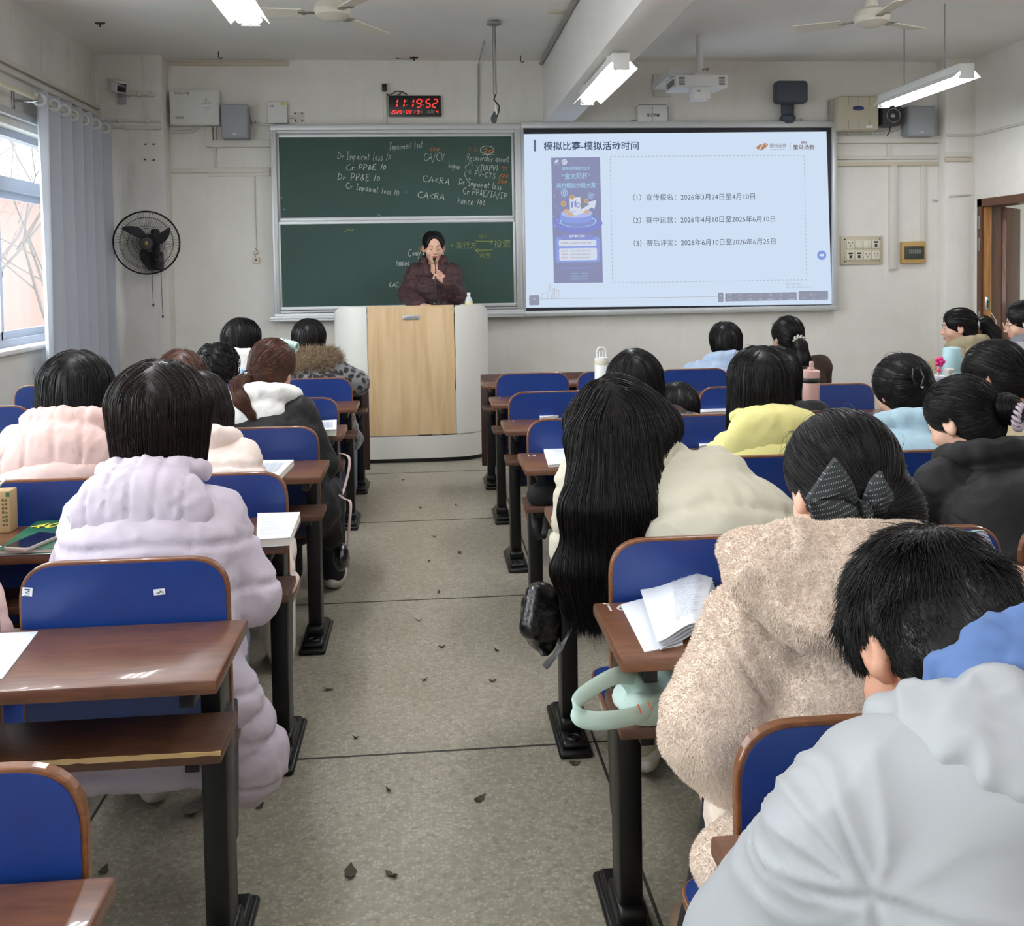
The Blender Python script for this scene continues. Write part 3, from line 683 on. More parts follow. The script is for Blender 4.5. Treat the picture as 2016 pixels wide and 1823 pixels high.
m_.tube([p0, p0+Vector((.03, 0, -.005)), p0+Vector((.08, 0, .03)), p0+Vector((.14, 0, .02)), p1], .005, 6); m_.tube([p0, p0+Vector((.03, .0, -.02)), p0+Vector((.1, 0, -.005)), p0+Vector((.12, 0, .01))], .006, 6); m_.build('power_cable', BLACKP, ck)
# ---- adapter on a socket plate
ad = thing('power_adapter', 'small black plug adapter in a white socket plate above the digital clock', 'adapter', tuple(at(757, 174, YF)))
m_ = MB(); box_at(m_, 748, 163, 766, 184, 0, .012, .004); m_.build('socket_plate', WHITE, ad)
m_ = MB(); box_at(m_, 752, 164.5, 761, 179.5, .012, .05, .006); m_.build('plug_body', BLACKP, ad)
# ---- hanging microphone pole
mp_ = thing('hanging_microphone', 'ceiling-hung metal pole with a dark grey microphone at its lower end', 'microphone', tuple(at(972, 30, 7.4)))
pt, pb = at(972, 32, 7.4), at(974, 186, 7.4); pt.z = ZC
m_ = MB(); m_.tube([pt, (pt.x, 7.4, pb.z)], .014, 12); m_.build('pole', STEEL, mp_)
m_ = MB(); m_.lathe([(.055, 0), (.055, .012), (.02, .03)], (pt.x, 7.4, ZC-.03)); m_.build('ceiling_flange', GREYP, mp_)
m_ = MB(); m_.tube([(pt.x, 7.4, pb.z), (pt.x+.005, 7.4, pb.z-.1)], [.011, .008], 8); m_.tube([(pt.x+.005, 7.4, pb.z-.1), (pt.x+.012, 7.4, pb.z-.15)], .014, 8); m_.build('clip', WHITE, mp_)
m_ = MB(); m_.tube([(pt.x+.002, 7.39, pb.z), (pt.x-.01, 7.385, pb.z-.04), (pt.x+.03, 7.385, pb.z-.09), (pt.x+.025, 7.39, pb.z-.13), (pt.x+.01, 7.39, pb.z-.17)], .006, 6); m_.build('cable', BLACKP, mp_)
q = at(972.5, 234, 7.4); m_ = MB(); m_.tube([(q.x+.012, 7.4, pb.z-.13), (q.x, 7.4, q.z+.03)], .012, 8); m_.ball(q, (.024, .024, .036), 14); m_.build('foam_head', mat('foam_grey', (72, 74, 78), .9), mp_)
# ---- pull cord beside the pole
m_ = MB(); p0, p1 = at(966, 34, 7.42), at(942, 126, YF-.02); m_.tube([p0, p1], .004, 5); m_.tube([p1, at(941, 245, YF-.02)], .006, 5); tag(m_.build('ceiling_cable', GREYP), 'thin grey cable slanting from the microphone pole down the wall', 'cable')
# ---- security camera
cv = thing('security_camera', 'small white and black security camera on the pillar by the curtain', 'camera', tuple(at(235, 185, YF-.2)))
c0 = at(231, 170, YF-.42); c1 = at(222, 163, YF-.58) ; d_ = Vector((.55, -.75, -.28)).normalized()
MC = Matrix.Translation(c0) @ d_.to_track_quat('Y', 'Z').to_matrix().to_4x4()
m_ = MB(); m_.rbox((-.045, -.10, -.04), (.045, .10, .045), .012, M=MC); m_.rbox((-.052, -.12, .042), (.052, .13, .05), .004, M=MC); m_.build('housing', WHITE, cv)
m_ = MB(); m_.rbox((-.036, .095, -.032), (.036, .106, .036), .006, M=MC); m_.build('lens', mat('dark_lens', (22, 24, 34), .1), cv)
bw = at(240, 194, YF-.2)
m_ = MB(); m_.rbox((bw.x-.03, YF-.225, bw.z-.05), (bw.x+.035, YF-.2, bw.z+.05), .004); m_.tube([(bw.x, YF-.22, bw.z+.02), (c0.x, YF-.34, bw.z+.035), (c0.x, YF-.42, c0.z-.03)], .016, 8); m_.build('bracket', GREYP, cv)
PIPE = mat('conduit_white', (208, 206, 198), .5)
def conduit(label, pts, r=.013, clips=0, m=PIPE, name='conduit_pipe'):
    mb = MB(); P_ = []
    V_ = [Vector(p) for p in pts]
    for i, p in enumerate(V_):  # round the corners a little
        if 0 < i < len(V_)-1:
            a, b_2 = p+(V_[i-1]-p)*min(.5, .06/max(.001, (V_[i-1]-p).length)), p+(V_[i+1]-p)*min(.5, .06/max(.001, (V_[i+1]-p).length))
            for t in (0, .5, 1): P_.append((a*(1-t)+p*t)*(1-t)+(p*(1-t)+b_2*t)*t)
        else: P_.append(p)
    mb.tube(P_, r, 8)
    for i in range(clips):
        t = (i+.5)/clips; p = V_[0].lerp(V_[1], t); mb.rbox((p.x-.012, p.y-r-.004, p.z-r-.006), (p.x+.012, p.y+r, p.z+r+.006), .004)
    return tag(mb.build(name, m), label, 'cable pipe')
PB_ = YF-.215
conduit('white conduit running from the security camera to the cable box', [at(243, 183, PB_), at(305, 186, PB_), at(322, 196, YF-.03), at(330, 215, YF-.02), at(334, 240, YF-.02)], .018, 3)
conduit('thin white pipe along the pillar below the camera, upper of two', [at(206, 236, PB_), at(318, 239, PB_), at(328, 248, YF-.02)], .012, 2)
conduit('wavy white pipe along the pillar below the camera, lower of two', [at(206, 249, PB_), at(262, 251, PB_), at(318, 252, PB_), at(330, 259, YF-.02), at(382, 259, YF-.02), at(389, 247, YF-.02)], .014, 2)
# ---- cable box, speakers, routers on the front wall
DVD = mat('box_white', (219, 219, 215), .5)
eb = thing('distribution_box', 'large white metal box with a perforated diamond vent on the wall', 'wall box', tuple(at(383, 212, YF)))
m_ = MB(); a, b2 = box_at(m_, 335, 177, 431, 246, 0, .12, .006); m_.build('case', DVD, eb)
m_ = MB(); m_.rbox((a.x+.004, YF-.126, a.z+.01), (b2.x-.004, YF-.118, b2.z-.012), .003); m_.build('lid', DVD, eb)
m_ = MB(); cx_, cz_ = at(407, 208, YF-.127).x, at(407, 208, YF-.127).z
for i in range(-4, 5):
    for jx in range(-4, 5):
        if abs(i)+abs(jx) <= 4 and i: m_.ball((cx_+jx*.011, YF-.1265, cz_+i*.018), .0032, 6)
lx = at(346, 229, YF-.127)
for i in range(8):
    for jx in range(3): m_.ball((lx.x+i*.009, YF-.1265, lx.z-jx*.009), .003, 6)
m_.build('vent_holes', mat('hole_grey', (96, 98, 100), .8), eb)
text_mesh('光纤入户箱', .026, mat('box_print', (70, 74, 84), .7), 'printed_mark', eb, at(342, 184, YF-.127), RX, UZ)
GREYS = mat('speaker_grey', (150, 153, 157), .6); GRIL = mat('speaker_grille', (158, 161, 166), .75, bump=(420, .5, .002))
def wall_speaker(label, px0, py0, px1, py1, d):
    s = thing('wall_speaker', label, 'speaker', tuple(at((px0+px1)/2, (py0+py1)/2, YF)))
    m = MB(); a, b = box_at(m, px0, py0, px1, py1, .02, d, .008); m.build('cabinet', GREYS, s)
    m = MB(); m.rbox((a.x+.008, YF-d-.008, a.z+.012), (b.x-.012, YF-d+.002, b.z-.008), .006); m.build('grille', GRIL, s)
    m = MB(); m.rbox(((a.x+b.x)/2-.03, YF-.03, a.z+.1), ((a.x+b.x)/2+.03, YF, b.z-.1), .004); m.build('wall_mount', GREYS, s)
    m = MB(); m.box(((a.x+b.x)/2-.015, YF-d-.0095, a.z+.028), ((a.x+b.x)/2+.015, YF-d-.008, a.z+.04)); m.build('badge', WHITE, s)
    return a, b
wall_speaker('grey wall loudspeaker between the vented box and the chalkboard', 436, 205, 487, 272, .17)
wall_speaker('grey wall loudspeaker in the corner beside the small black speaker', 1788, 208, 1841, 268, .16)
sc2 = MB(); q = at(487, 215, YF-.03)
sc2.tube([q, q+Vector((.03, 0, .02)), q+Vector((.03, 0, -.06)), q+Vector((.05, .0, -.13)), at(503, 238, YF-.02), at(515, 245, YF-.02), at(538, 246, YF-.02)], .012, 8); tag(sc2.build('conduit_pipe', PIPE), 'curling white cable from the grey speaker to the chalkboard top', 'cable pipe')
rt = thing('wifi_router', 'flat white router box with a yellow sticker above the chalkboard', 'router', tuple(at(545, 222, YF)))
m_ = MB(); a, b2 = box_at(m_, 526, 200, 565, 243, 0, .05, .012); m_.build('case', DVD, rt)
m_ = MB(); p = at(557, 204, YF-.051); m_.quad((p.x-.02, YF-.0515, p.z-.012), (p.x+.02, YF-.0515, p.z-.012), (p.x+.02, YF-.0515, p.z+.012), (p.x-.02, YF-.0515, p.z+.012)); m_.build('yellow_sticker', mat('sticker_yellow', (214, 190, 96), .6), rt)
text_mesh('5G', .026, mat('box_print', (70, 74, 84), .7), 'printed_mark', rt, at(532, 209, YF-.052), RX, UZ)
m_ = MB(); q = at(566, 228, YF-.02); m_.tube([q, q+Vector((.04, 0, -.02)), q+Vector((.07, 0, -.08))], .006, 6); m_.build('cable', PIPE, rt)
m_ = MB(); a, b2 = box_at(m_, 570, 234, 580, 245, 0, .03, .004); tag(m_.build('socket_box', WHITE), 'tiny white socket box on top of the chalkboard frame', 'socket')
m_ = MB(); box_at(m_, 578, 220, 599, 240, 0, .006, .003, 0); pq_ = at(588, 230, YF-.007)
for dx in (-.03, .03):
    for dz in (-.03, .03): m_.ball((pq_.x+dx, YF-.007, pq_.z+dz), .007, 8, 1)
tag(m_.build('blank_plate', [mat('plate_wall', (205, 201, 194), .7), BLACKP]), 'blank white wall plate with four dark screw holes', 'wall plate')
# ---- right-hand wall things
sb_ = thing('junction_box', 'white two-door junction box standing on the screen frame', 'wall box', tuple(at(1286, 225, YF)))
m_ = MB(); a, b2 = box_at(m_, 1255, 206, 1315, 244, 0, .09, .012); m_.build('case', DVD, sb_)
m_ = MB(); xm = (a.x+b2.x)/2; m_.box((xm-.002, YF-.093, a.z+.01), (xm+.002, YF-.088, b2.z-.01)); m_.tube([(a.x, YF-.085, a.z), (a.x, YF-.085, b2.z-.02), (a.x+.02, YF-.085, b2.z), (b2.x-.02, YF-.085, b2.z), (b2.x, YF-.085, b2.z-.02), (b2.x, YF-.085, a.z)], .004, 6); m_.build('door_seam', GREYP, sb_)
text_mesh('光钎设备', .03, mat('box_print', (70, 74, 84), .7), 'printed_mark', sb_, at(1286, 227, YF-.092), RX, UZ, 'CENTER', .001)
m_ = MB(); box_at(m_, 1244, 236, 1255, 243, 0, .05, .004); tag(m_.build('socket_box', GREYP), 'tiny grey socket box beside the junction box', 'socket')
m_ = MB(); box_at(m_, 1287, 146, 1321, 190, 0, .02, .008); tag(m_.build('cover_plate', mat('plate_white', (210, 207, 200), .6)), 'square white cover plate on the wall behind the projector', 'wall plate')
an = thing('panel_antenna', 'dark slate flat antenna speaker on a curved stand above the screen', 'speaker', tuple(at(1556, 200, YF)))
SL = mat('slate_plastic', (58, 64, 76), .5)
m_ = MB(); a, b2 = at(1526, 204, YF-.16), at(1589, 159, YF-.16); m_.rbox((a.x, YF-.2, a.z), (b2.x, YF-.08, b2.z), .035, 4); m_.build('body', SL, an)
m_ = MB(); q = at(1554, 203, YF-.12); e = at(1553, 238, YF-.06); m_.rbox((q.x-.06, YF-.10, e.z+.03), (q.x+.06, YF-.05, q.z+.04), .025, 3); m_.lathe([(.045, -.03), (.07, 0), (.072, .03), (.05, .06)], (q.x, YF-.075, e.z)); m_.build('stand', SL, an)
m_ = MB(); box_at(m_, 1578, 232, 1586, 241, 0, .03, .003); tag(m_.build('socket_box', WHITE), 'tiny white socket box beside the dark antenna stand', 'socket')
bx = thing('equipment_cabinet', 'beige plastic equipment cabinet with an oval blue badge', 'wall box', tuple(at(1690, 222, YF)))
BEI = mat('beige_plastic', (188, 181, 160), .55)
m_ = MB(); a, b2 = box_at(m_, 1650, 188, 1732, 257, .06, .2, .03); m_.build('cover', BEI, bx)
m_ = MB(); m_.rbox((a.x-.02, YF-.09, a.z+.02), (b2.x-.02, YF, b2.z-.01), .01); m_.build('base', mat('beige_dark', (164, 160, 146), .6), bx)
m_ = MB(); W_ = b2.x-a.x
for i in (.25, .5, .75):
    for z0, z1 in ((a.z+.01, a.z+.09), (b2.z-.09, b2.z-.01)): m_.rbox((a.x+W_*i-.003, YF-.203, z0), (a.x+W_*i+.003, YF-.196, z1), .001)
m_.build('cover_groove', mat('beige_dark', (164, 160, 146), .6), bx)
m_ = MB(); q = at(1690, 213, YF-.203); m_.ball(q, (.055, .006, .02), 16); m_.build('badge', mat('badge_blue', (40, 52, 104), .4), bx)
m_ = MB(); q = at(1712, 249, YF-.203); m_.rbox((q.x-.035, YF-.206, q.z-.015), (q.x+.03, YF-.199, q.z+.015), .003); m_.build('latch', WHITE, bx)
bs = thing('small_speaker', 'small black bookshelf speaker with a silver cone on the wall', 'speaker', tuple(at(1757, 222, YF)))
m_ = MB(); a, b2 = box_at(m_, 1738, 192, 1775, 246, .02, .2, .008); m_.build('cabinet', mat('speaker_black', (42, 42, 46), .5), bs)
xm = (a.x+b2.x)/2+.01; zc = a.z+.085; MS = Matrix.Translation((xm, YF-.2, zc)) @ Matrix.Rotation(math.radians(90), 4, 'X')
m_ = MB(); m_.lathe([(.066, -.002), (.066, .004), (.058, .005), (.05, -.004), (.028, -.012)], n=28, M=MS); m_.build('cone', mat('cone_dark', (56, 56, 60), .6), bs)
m_ = MB(); m_.ball((xm, YF-.195, zc), (.026, .014, .026), 14); m_.tube([(xm+.062*math.cos(t*math.pi/12), YF-.205, zc+.062*math.sin(t*math.pi/12)) for t in range(24)], .003, 5, closed=True); m_.build('silver_cap', STEEL, bs)
m_ = MB(); m_.tube([(xm+.025*math.cos(t*math.pi/8), YF-.203, a.z+.2+.025*math.sin(t*math.pi/8)) for t in range(16)], .003, 5, closed=True); m_.ball((xm, YF-.2, a.z+.2), (.018, .008, .018)); m_.build('tweeter', STEEL, bs)
conduit('white pipe curving under the small black speaker', [at(1648, 262, YF-.02), at(1740, 262, YF-.02), at(1772, 252, YF-.02), at(1782, 235, YF-.02)], .013, 2)
m_ = MB(); q = at(1752, 246, YF-.12); m_.tube([q, q+Vector((0, 0, -.03)), q+Vector((.012, .03, -.05)), q+Vector((.012, .08, -.09))], .005, 6); tag(m_.build('speaker_lead', BLACKP), 'short black lead hanging below the small black speaker', 'cable')
# ---- surface trunking on the front wall
TRK = mat('trunking_white', (212, 208, 198), .6); TRKY = mat('trunking_cream', (200, 190, 168), .6)
def trunk(label, x0, z0, x1, z1, d=.03, m=TRK, y=YF):
    mb = MB(); mb.rbox((min(x0, x1), y-d, min(z0, z1)), (max(x0, x1), y, max(z0, z1)), .004)
    return tag(mb.build('cable_trunking', m), label, 'cable trunking', 'cable trunking on the front wall')
def trunk_px(label, px0, py0, px1, py1, d=.03, m=TRK, y=YF):
    a, b = at(px0, py0, y-d), at(px1, py1, y-d); return trunk(label, a.x, a.z, b.x, b.z, d, m, y)
trunk_px('long cream wooden batten high on the wall near the ceiling', 336, 120, 568, 129, .025, TRKY)
trunk_px('wide white cable trunking running into the chalkboard below the grey speaker', 418, 276, 531, 289, .04)
trunk_px('short upright white trunking above the wide horizontal one', 404, 250, 419, 289, .04)
trunk_px('slim upright white trunking behind the grey speaker', 420, 248, 427, 330, .025)
trunk_px('long white trunking along the top of the blank white wall panel', 331, 331, 531, 339, .03)
trunk_px('thin white trunking ending at the chalkboard under the long one', 407, 340, 531, 346, .022)
trunk_px('tall cream trunking rising beside the black wall fan', 325, 335, 332, 760, .03, TRKY)
trunk_px('slim white trunking leading down to the small hanging socket', 500, 347, 505, 490, .018)
trunk_px('upright white trunking beneath the clock adapter', 754, 184, 762, 250, .02)
trunk_px('upright grey trunking above the chalkboard end', 938, 128, 944, 246, .018)
trunk_px('wide white trunking beneath the beige cabinet', 1641, 268, 1851, 281, .05)
trunk_px('long cream double trunking above the switch panel, upper', 1650, 314, 1851, 306, .03)
trunk_px('long cream double trunking above the switch panel, lower', 1648, 327, 1850, 318, .032, TRKY)
trunk_px('cream trunking on the corner pillar by the door, upper', 1862, 309, 1914, 300, .03, TRK, YF-.15)
trunk_px('cream trunking on the corner pillar by the door, lower', 1862, 318, 1914, 310, .03, TRKY, YF-.15)
trunk_px('short white trunking joining the two long runs', 1747, 281, 1757, 308, .02)
trunk_px('broad upright white trunking left of the breaker box', 1753, 326, 1767, 530, .045)
trunk_px('slim upright white trunking right of the breaker box', 1813, 323, 1824, 516, .02)
m_ = MB(); m_.rbox((XL+.0, 5.2, 2.86), (XL+.03, YF-.2, 2.89), .003); tag(m_.build('cable_trunking', TRK), 'long white trunking on the window wall above the curtain, upper', 'cable trunking')
m_ = MB(); m_.rbox((XL+.0, 5.2, 2.80), (XL+.035, YF-.2, 2.835), .003); tag(m_.build('cable_trunking', TRK), 'long white trunking on the window wall above the curtain, lower', 'cable trunking')
conduit('thin pipe across the corner pillar beside the door head', [at(1837, 393, YF-.02), at(1852, 393, YF-.02), at(1868, 386, YF-.165), at(1913, 382, YF-.165)], .011, 0)
m_ = MB(); m_.tube([(XR-.012, 3, 2.62), (XR-.012, YF-.16, 2.62)], .012, 8); m_.tube([(XR-.012, YF-.165, 2.62), (4.77, YF-.165, 2.62)], .012, 8); tag(m_.build('conduit_pipe', PIPE), 'long thin pipe along the wall above the door', 'cable pipe')
m_ = MB(); m_.tube([(1.062, 2.5, ZC-.03), (1.062, YF-.02, ZC-.03)], .016, 8); tag(m_.build('conduit_pipe', mat('conduit_grey', (150, 147, 140), .6)), 'grey conduit along the ceiling beside the beam', 'cable pipe')
# ---- hanging socket with loose wires, switch panel, breaker box
so = thing('hanging_socket', 'small cream socket with loose wires on the blank wall', 'socket', tuple(at(504, 508, YF)))
m_ = MB(); box_at(m_, 498, 506, 510, 518, 0, .025, .004); m_.build('socket_body', CREAMP, so)
m_ = MB(); q = at(503, 498, YF-.02); m_.ball(q, (.028, .014, .014)); m_.build('cap', CREAMP, so)
m_ = MB(); m_.tube([at(503, 489, YF-.01), q+Vector((.02, 0, .01)), q+Vector((-.005, 0, -.02)), at(504, 506, YF-.02)], .003, 5); q = at(504, 512, YF-.026); m_.ball(q, .008, 8); m_.build('wires', mat('brown_wire', (92, 66, 50), .6), so)
sw = thing('switch_panel', 'cream wall plate with eight square switches and sockets', 'switch panel', tuple(at(1697, 492, YF)))
m_ = MB(); a, b2 = box_at(m_, 1655, 464, 1738, 521, 0, .02, .004); m_.build('back_plate', mat('plate_cream', (196, 186, 160), .55), sw)
W_, H_ = b2.x-a.x, b2.z-a.z; SWM = mat('switch_cream', (216, 210, 192), .45)
m_ = MB(); m_.rbox((a.x+W_*.1, YF-.03, a.z+H_*.12), (b2.x-W_*.08, YF-.018, b2.z-H_*.13), .004); m_.build('inner_plate', mat('plate_cream2', (204, 195, 170), .55), sw)
for r_ in range(2):
    for c_ in range(4):
        x0 = a.x+W_*(.125+c_*.2); z0 = a.z+H_*(.16+r_*.39); kk = (r_*4+c_)
        m_ = MB(); m_.rbox((x0, YF-.04, z0), (x0+W_*.18, YF-.028, z0+H_*.3), .003); s_ = m_.build('switch_module', SWM, sw)
        m_ = MB()
        if kk in (0, 1, 7): m_.rbox((x0+W_*.06, YF-.043, z0+H_*.06), (x0+W_*.12, YF-.039, z0+H_*.16), .002); m_.rbox((x0+W_*.04, YF-.0425, z0+H_*.2), (x0+W_*.14, YF-.039, z0+H_*.26), .001)
        elif kk in (5, 6): m_.rbox((x0+W_*.02, YF-.046, z0+H_*.03), (x0+W_*.16, YF-.039, z0+H_*.24), .003)
        else:
            for dx, dz in ((.04, .18), (.12, .18), (.08, .08)): m_.box((x0+W_*dx, YF-.0415, z0+H_*dz), (x0+W_*(dx+.02), YF-.039, z0+H_*(dz+.06)))
        m_.build('switch_rocker', BLACKP if kk in (0, 1, 7) else (SWM if kk in (5, 6) else mat('socket_slot', (120, 108, 90), .6)), s_)
m_ = MB()
for x in (a.x+.04, b2.x-.03):
    for z in (a.z+.03, b2.z-.03): m_.ball((x, YF-.022, z), .007, 8)
m_.build('screws', BLACKP, sw)
br = thing('breaker_box', 'ochre breaker box with a dark smoked window', 'breaker box', tuple(at(1799, 497, YF)))
m_ = MB(); a, b2 = box_at(m_, 1776, 475, 1823, 519, 0, .05, .01); m_.build('frame', mat('breaker_ochre', (186, 152, 92), .55), br)
m_ = MB(); m_.rbox((a.x+.022, YF-.064, a.z+.04), (b2.x-.022, YF-.048, b2.z-.045), .006); w_ = m_.build('smoked_window', mat('smoked_window', (58, 60, 56), .25), br)
m_ = MB()
for i in range(7): m_.box((a.x+.06+i*.018, YF-.0655, a.z+.09), (a.x+.07+i*.018, YF-.064, a.z+.13))
m_.build('breaker_switches', mat('breaker_grey', (120, 122, 118), .5), w_)
# ---- black wall fan
fn = thing('wall_fan', 'black oscillating wall fan on the pillar by the curtain', 'fan', tuple(at(289, 480, YF-.2)))
fc = at(289, 478, YF-.42); R_ = .262*(fc.y/ (YF)) ; R_ = 60*fc.y/F_PX
fd = Vector((.22, -1, -.1)).normalized(); MF = Matrix.Translation(fc) @ fd.to_track_quat('Z', 'Y').to_matrix().to_4x4()
def ring(mb, r, z, t, n=44, mi=0): mb.tube([(r*math.cos(2*math.pi*i/n), r*math.sin(2*math.pi*i/n), z) for i in range(n)], t, 5, mi, closed=True, M=MF)
g = MB(); ring(g, R_, 0, .006)
for r, z in ((R_*.97, .03), (R_*.8, .052), (R_*.55, .066), (R_*.3, .072)): ring(g, r, z, .0016)
for i in range(84):
    a = 2*math.pi*i/84; c_, s_ = math.cos(a), math.sin(a)
    g.tube([(R_*.2*c_, R_*.2*s_, .074), (R_*.55*c_, R_*.55*s_, .066), (R_*.85*c_, R_*.85*s_, .046), (R_*c_, R_*s_, 0)], .0011, 3, M=MF)
g.build('front_guard', BLACKM, fn)
g = MB()
for r, z in ((R_*.8, -.06), (R_*.45, -.075)): ring(g, r, z, .0016)
for i in range(60):
    a = 2*math.pi*i/60; c_, s_ = math.cos(a), math.sin(a)
    g.tube([(R_*.25*c_, R_*.25*s_, -.078), (R_*.85*c_, R_*.85*s_, -.055), (R_*c_, R_*s_, 0)], .0011, 3, M=MF)
g.build('rear_guard', BLACKM, fn)
for i, a0 in enumerate((118, 5, 248)):
    b3 = MB(); vs = []; n = 10
    for q in range(n+1):
        t = q/n; r = R_*(.2+.66*t); wd = R_*(.10+.42*math.sin(math.pi*min(1, t*.9+.1)))*.62; an = math.radians(a0)+.5*t
        for s_ in (-.5, .5):
            aa = an + s_*wd/r; vs.append((r*math.cos(aa), r*math.sin(aa), .018*s_*2+.005))
    b3.add(vs, [(2*q, 2*q+1, 2*q+3, 2*q+2) for q in range(n)], 0, True, MF); b3.add([(v[0], v[1], v[2]-.004) for v in vs], [(2*q, 2*q+2, 2*q+3, 2*q+1) for q in range(n)], 0, True, MF)
    b3.build('blade', mat('fan_blade', (40, 40, 44), .35), fn)
g = MB(); g.lathe([(.0, .075), (.05, .074), (.056, .066), (.056, .02), (.04, -.02), (.06, -.06), (.065, -.14), (.04, -.17)], M=MF); g.build('motor_hub', BLACKP, fn)
p = MF @ Vector((0, 0, .0765)); g = MB(); g.ball((0, 0, .075), (.014, .02, .004), 10, M=MF); g.build('badge', mat('gold_badge', (150, 132, 70), .4, .5), fn)
bp_ = at(306, 512, YF-.26)
g = MB(); g.rbox((bp_.x-.06, YF-.29, bp_.z-.09), (bp_.x+.06, YF-.2, bp_.z+.07), .02, 3); g.rbox((bp_.x-.02, YF-.32, bp_.z+.02), (bp_.x+.045, YF-.25, bp_.z+.26), .018, 3); g.build('wall_base', BLACKP, fn)
g = MB(); g.lathe([(.028, 0), (.028, .014), (.018, .02)], M=Matrix.Translation((bp_.x, YF-.288, bp_.z-.0)) @ Matrix.Rotation(math.radians(90), 4, 'X')); g.build('control_knob', BLACKM, fn)
for dx, L in ((-.035, .30), (.04, .40)):
    g = MB(); g.tube([(bp_.x+dx, YF-.25, bp_.z-.08), (bp_.x+dx+.004, YF-.25, bp_.z-.08-L)], .0022, 5); g.ball((bp_.x+dx+.004, YF-.25, bp_.z-.08-L), (.008, .008, .014)); g.build('pull_cord', BLACKP, fn)
# bolts left in the pillar
for i, (px, py) in enumerate(((287, 284), (303, 284), (286, 314), (303, 315))):
    m_ = MB(); q = at(px, py, YF-.2); m_.ball((q.x, YF-.202, q.z), (.008, .008, .008), 8); m_.tube([(q.x, YF-.2, q.z), (q.x-.004, YF-.222, q.z-.004)], .004, 6)
    tag(m_.build('wall_bolt', mat('rusty_bolt', (54, 48, 44), .6, .4)), 'small dark bolt left in the pillar above the black fan', 'bolt', 'bolts in the pillar')
# ---- curtain on its rod
cu = thing('curtain', 'heavy blue-grey eyelet curtain drawn to the window end', 'curtain', (XL+.14, 8.0, .35))
CUR = mat('curtain_grey', (172, 176, 184), .8, sheen=.3, bump=(240, .1, .001))
rx, rz = XL+.13, 2.665; y0_, y1_ = 6.98, 8.42; n = 150; zt, zb = 2.73, .02
V = []; nz = 16
for jz in range(nz+1):
    t = jz/nz; z = zt+(zb-zt)*t
    for i in range(n+1):
        s = i/n; yy_ = y0_+(y1_-y0_)*s; ph = s*2*math.pi*6.5
        am = .055*(1-.25*t); off = am*math.sin(ph+.25*math.sin(3*t+s*9)) + .014*math.sin(ph*2.1+t*2)*t
        V.append((rx+off, yy_+.018*math.cos(ph*1.0)*(1 if t < .98 else 1), z))
V = np.array(V); Qd = np.array([(jz*(n+1)+i, jz*(n+1)+i+1, (jz+1)*(n+1)+i+1, (jz+1)*(n+1)+i) for jz in range(nz) for i in range(n)])
V2 = V.copy(); V2[:, 0] -= .006; N_ = len(V)
Q2 = np.concatenate([Qd, Qd[:, ::-1]+N_, np.array([(i, i+N_, i+1+N_, i+1) for i in range(n)])])
np_mesh('fabric', np.concatenate([V, V2]), Q2, CUR, cu)
for i in range(13):
    s = i/13+.002; ph = s*2*math.pi*6.5; off = .055*math.sin(ph+.25*math.sin(s*9)); yy_ = y0_+(y1_-y0_)*s+.018*math.cos(ph)
    tx = .055*math.cos(ph)*2*math.pi*6.5/(y1_-y0_); nrm_ = Vector((.55, -tx/abs(tx), 0)).normalized(); m_ = MB()
    MM = Matrix.Translation((rx+off, yy_, rz)) @ nrm_.to_track_quat('Z', 'Y').to_matrix().to_4x4()
    m_.tube([(.036*math.cos(t*math.pi/12), .036*math.sin(t*math.pi/12), 0) for t in range(24)], .012, 6, closed=True, M=MM); m_.build('eyelet_ring', mat('eyelet_silver', (214, 214, 212), .3, .2), cu)
rd = thing('curtain_rod', 'cream curtain rod on a wall bracket beside the window', 'curtain rod', (rx, 7, rz))
m_ = MB(); m_.tube([(rx, 5.0, rz), (rx, 8.5, rz)], .015, 10); m_.build('rod', CREAMP, rd)
m_ = MB(); m_.rbox((XL, 6.88, rz-.08), (XL+.012, 6.91, rz+.07), .003); m_.tube([(XL, 6.895, rz-.02), (rx, 6.895, rz-.03), (rx+.04, 6.895, rz-.02), (rx+.05, 6.895, rz+.02)], .008, 6); m_.build('bracket', STEEL, rd)
m_ = MB(); m_.rbox((XL, 4.9, 2.52), (XL+.05, 8.3, 2.57), .004); tag(m_.build('curtain_track', ALU), 'old grey metal curtain track fixed above the window', 'curtain track')
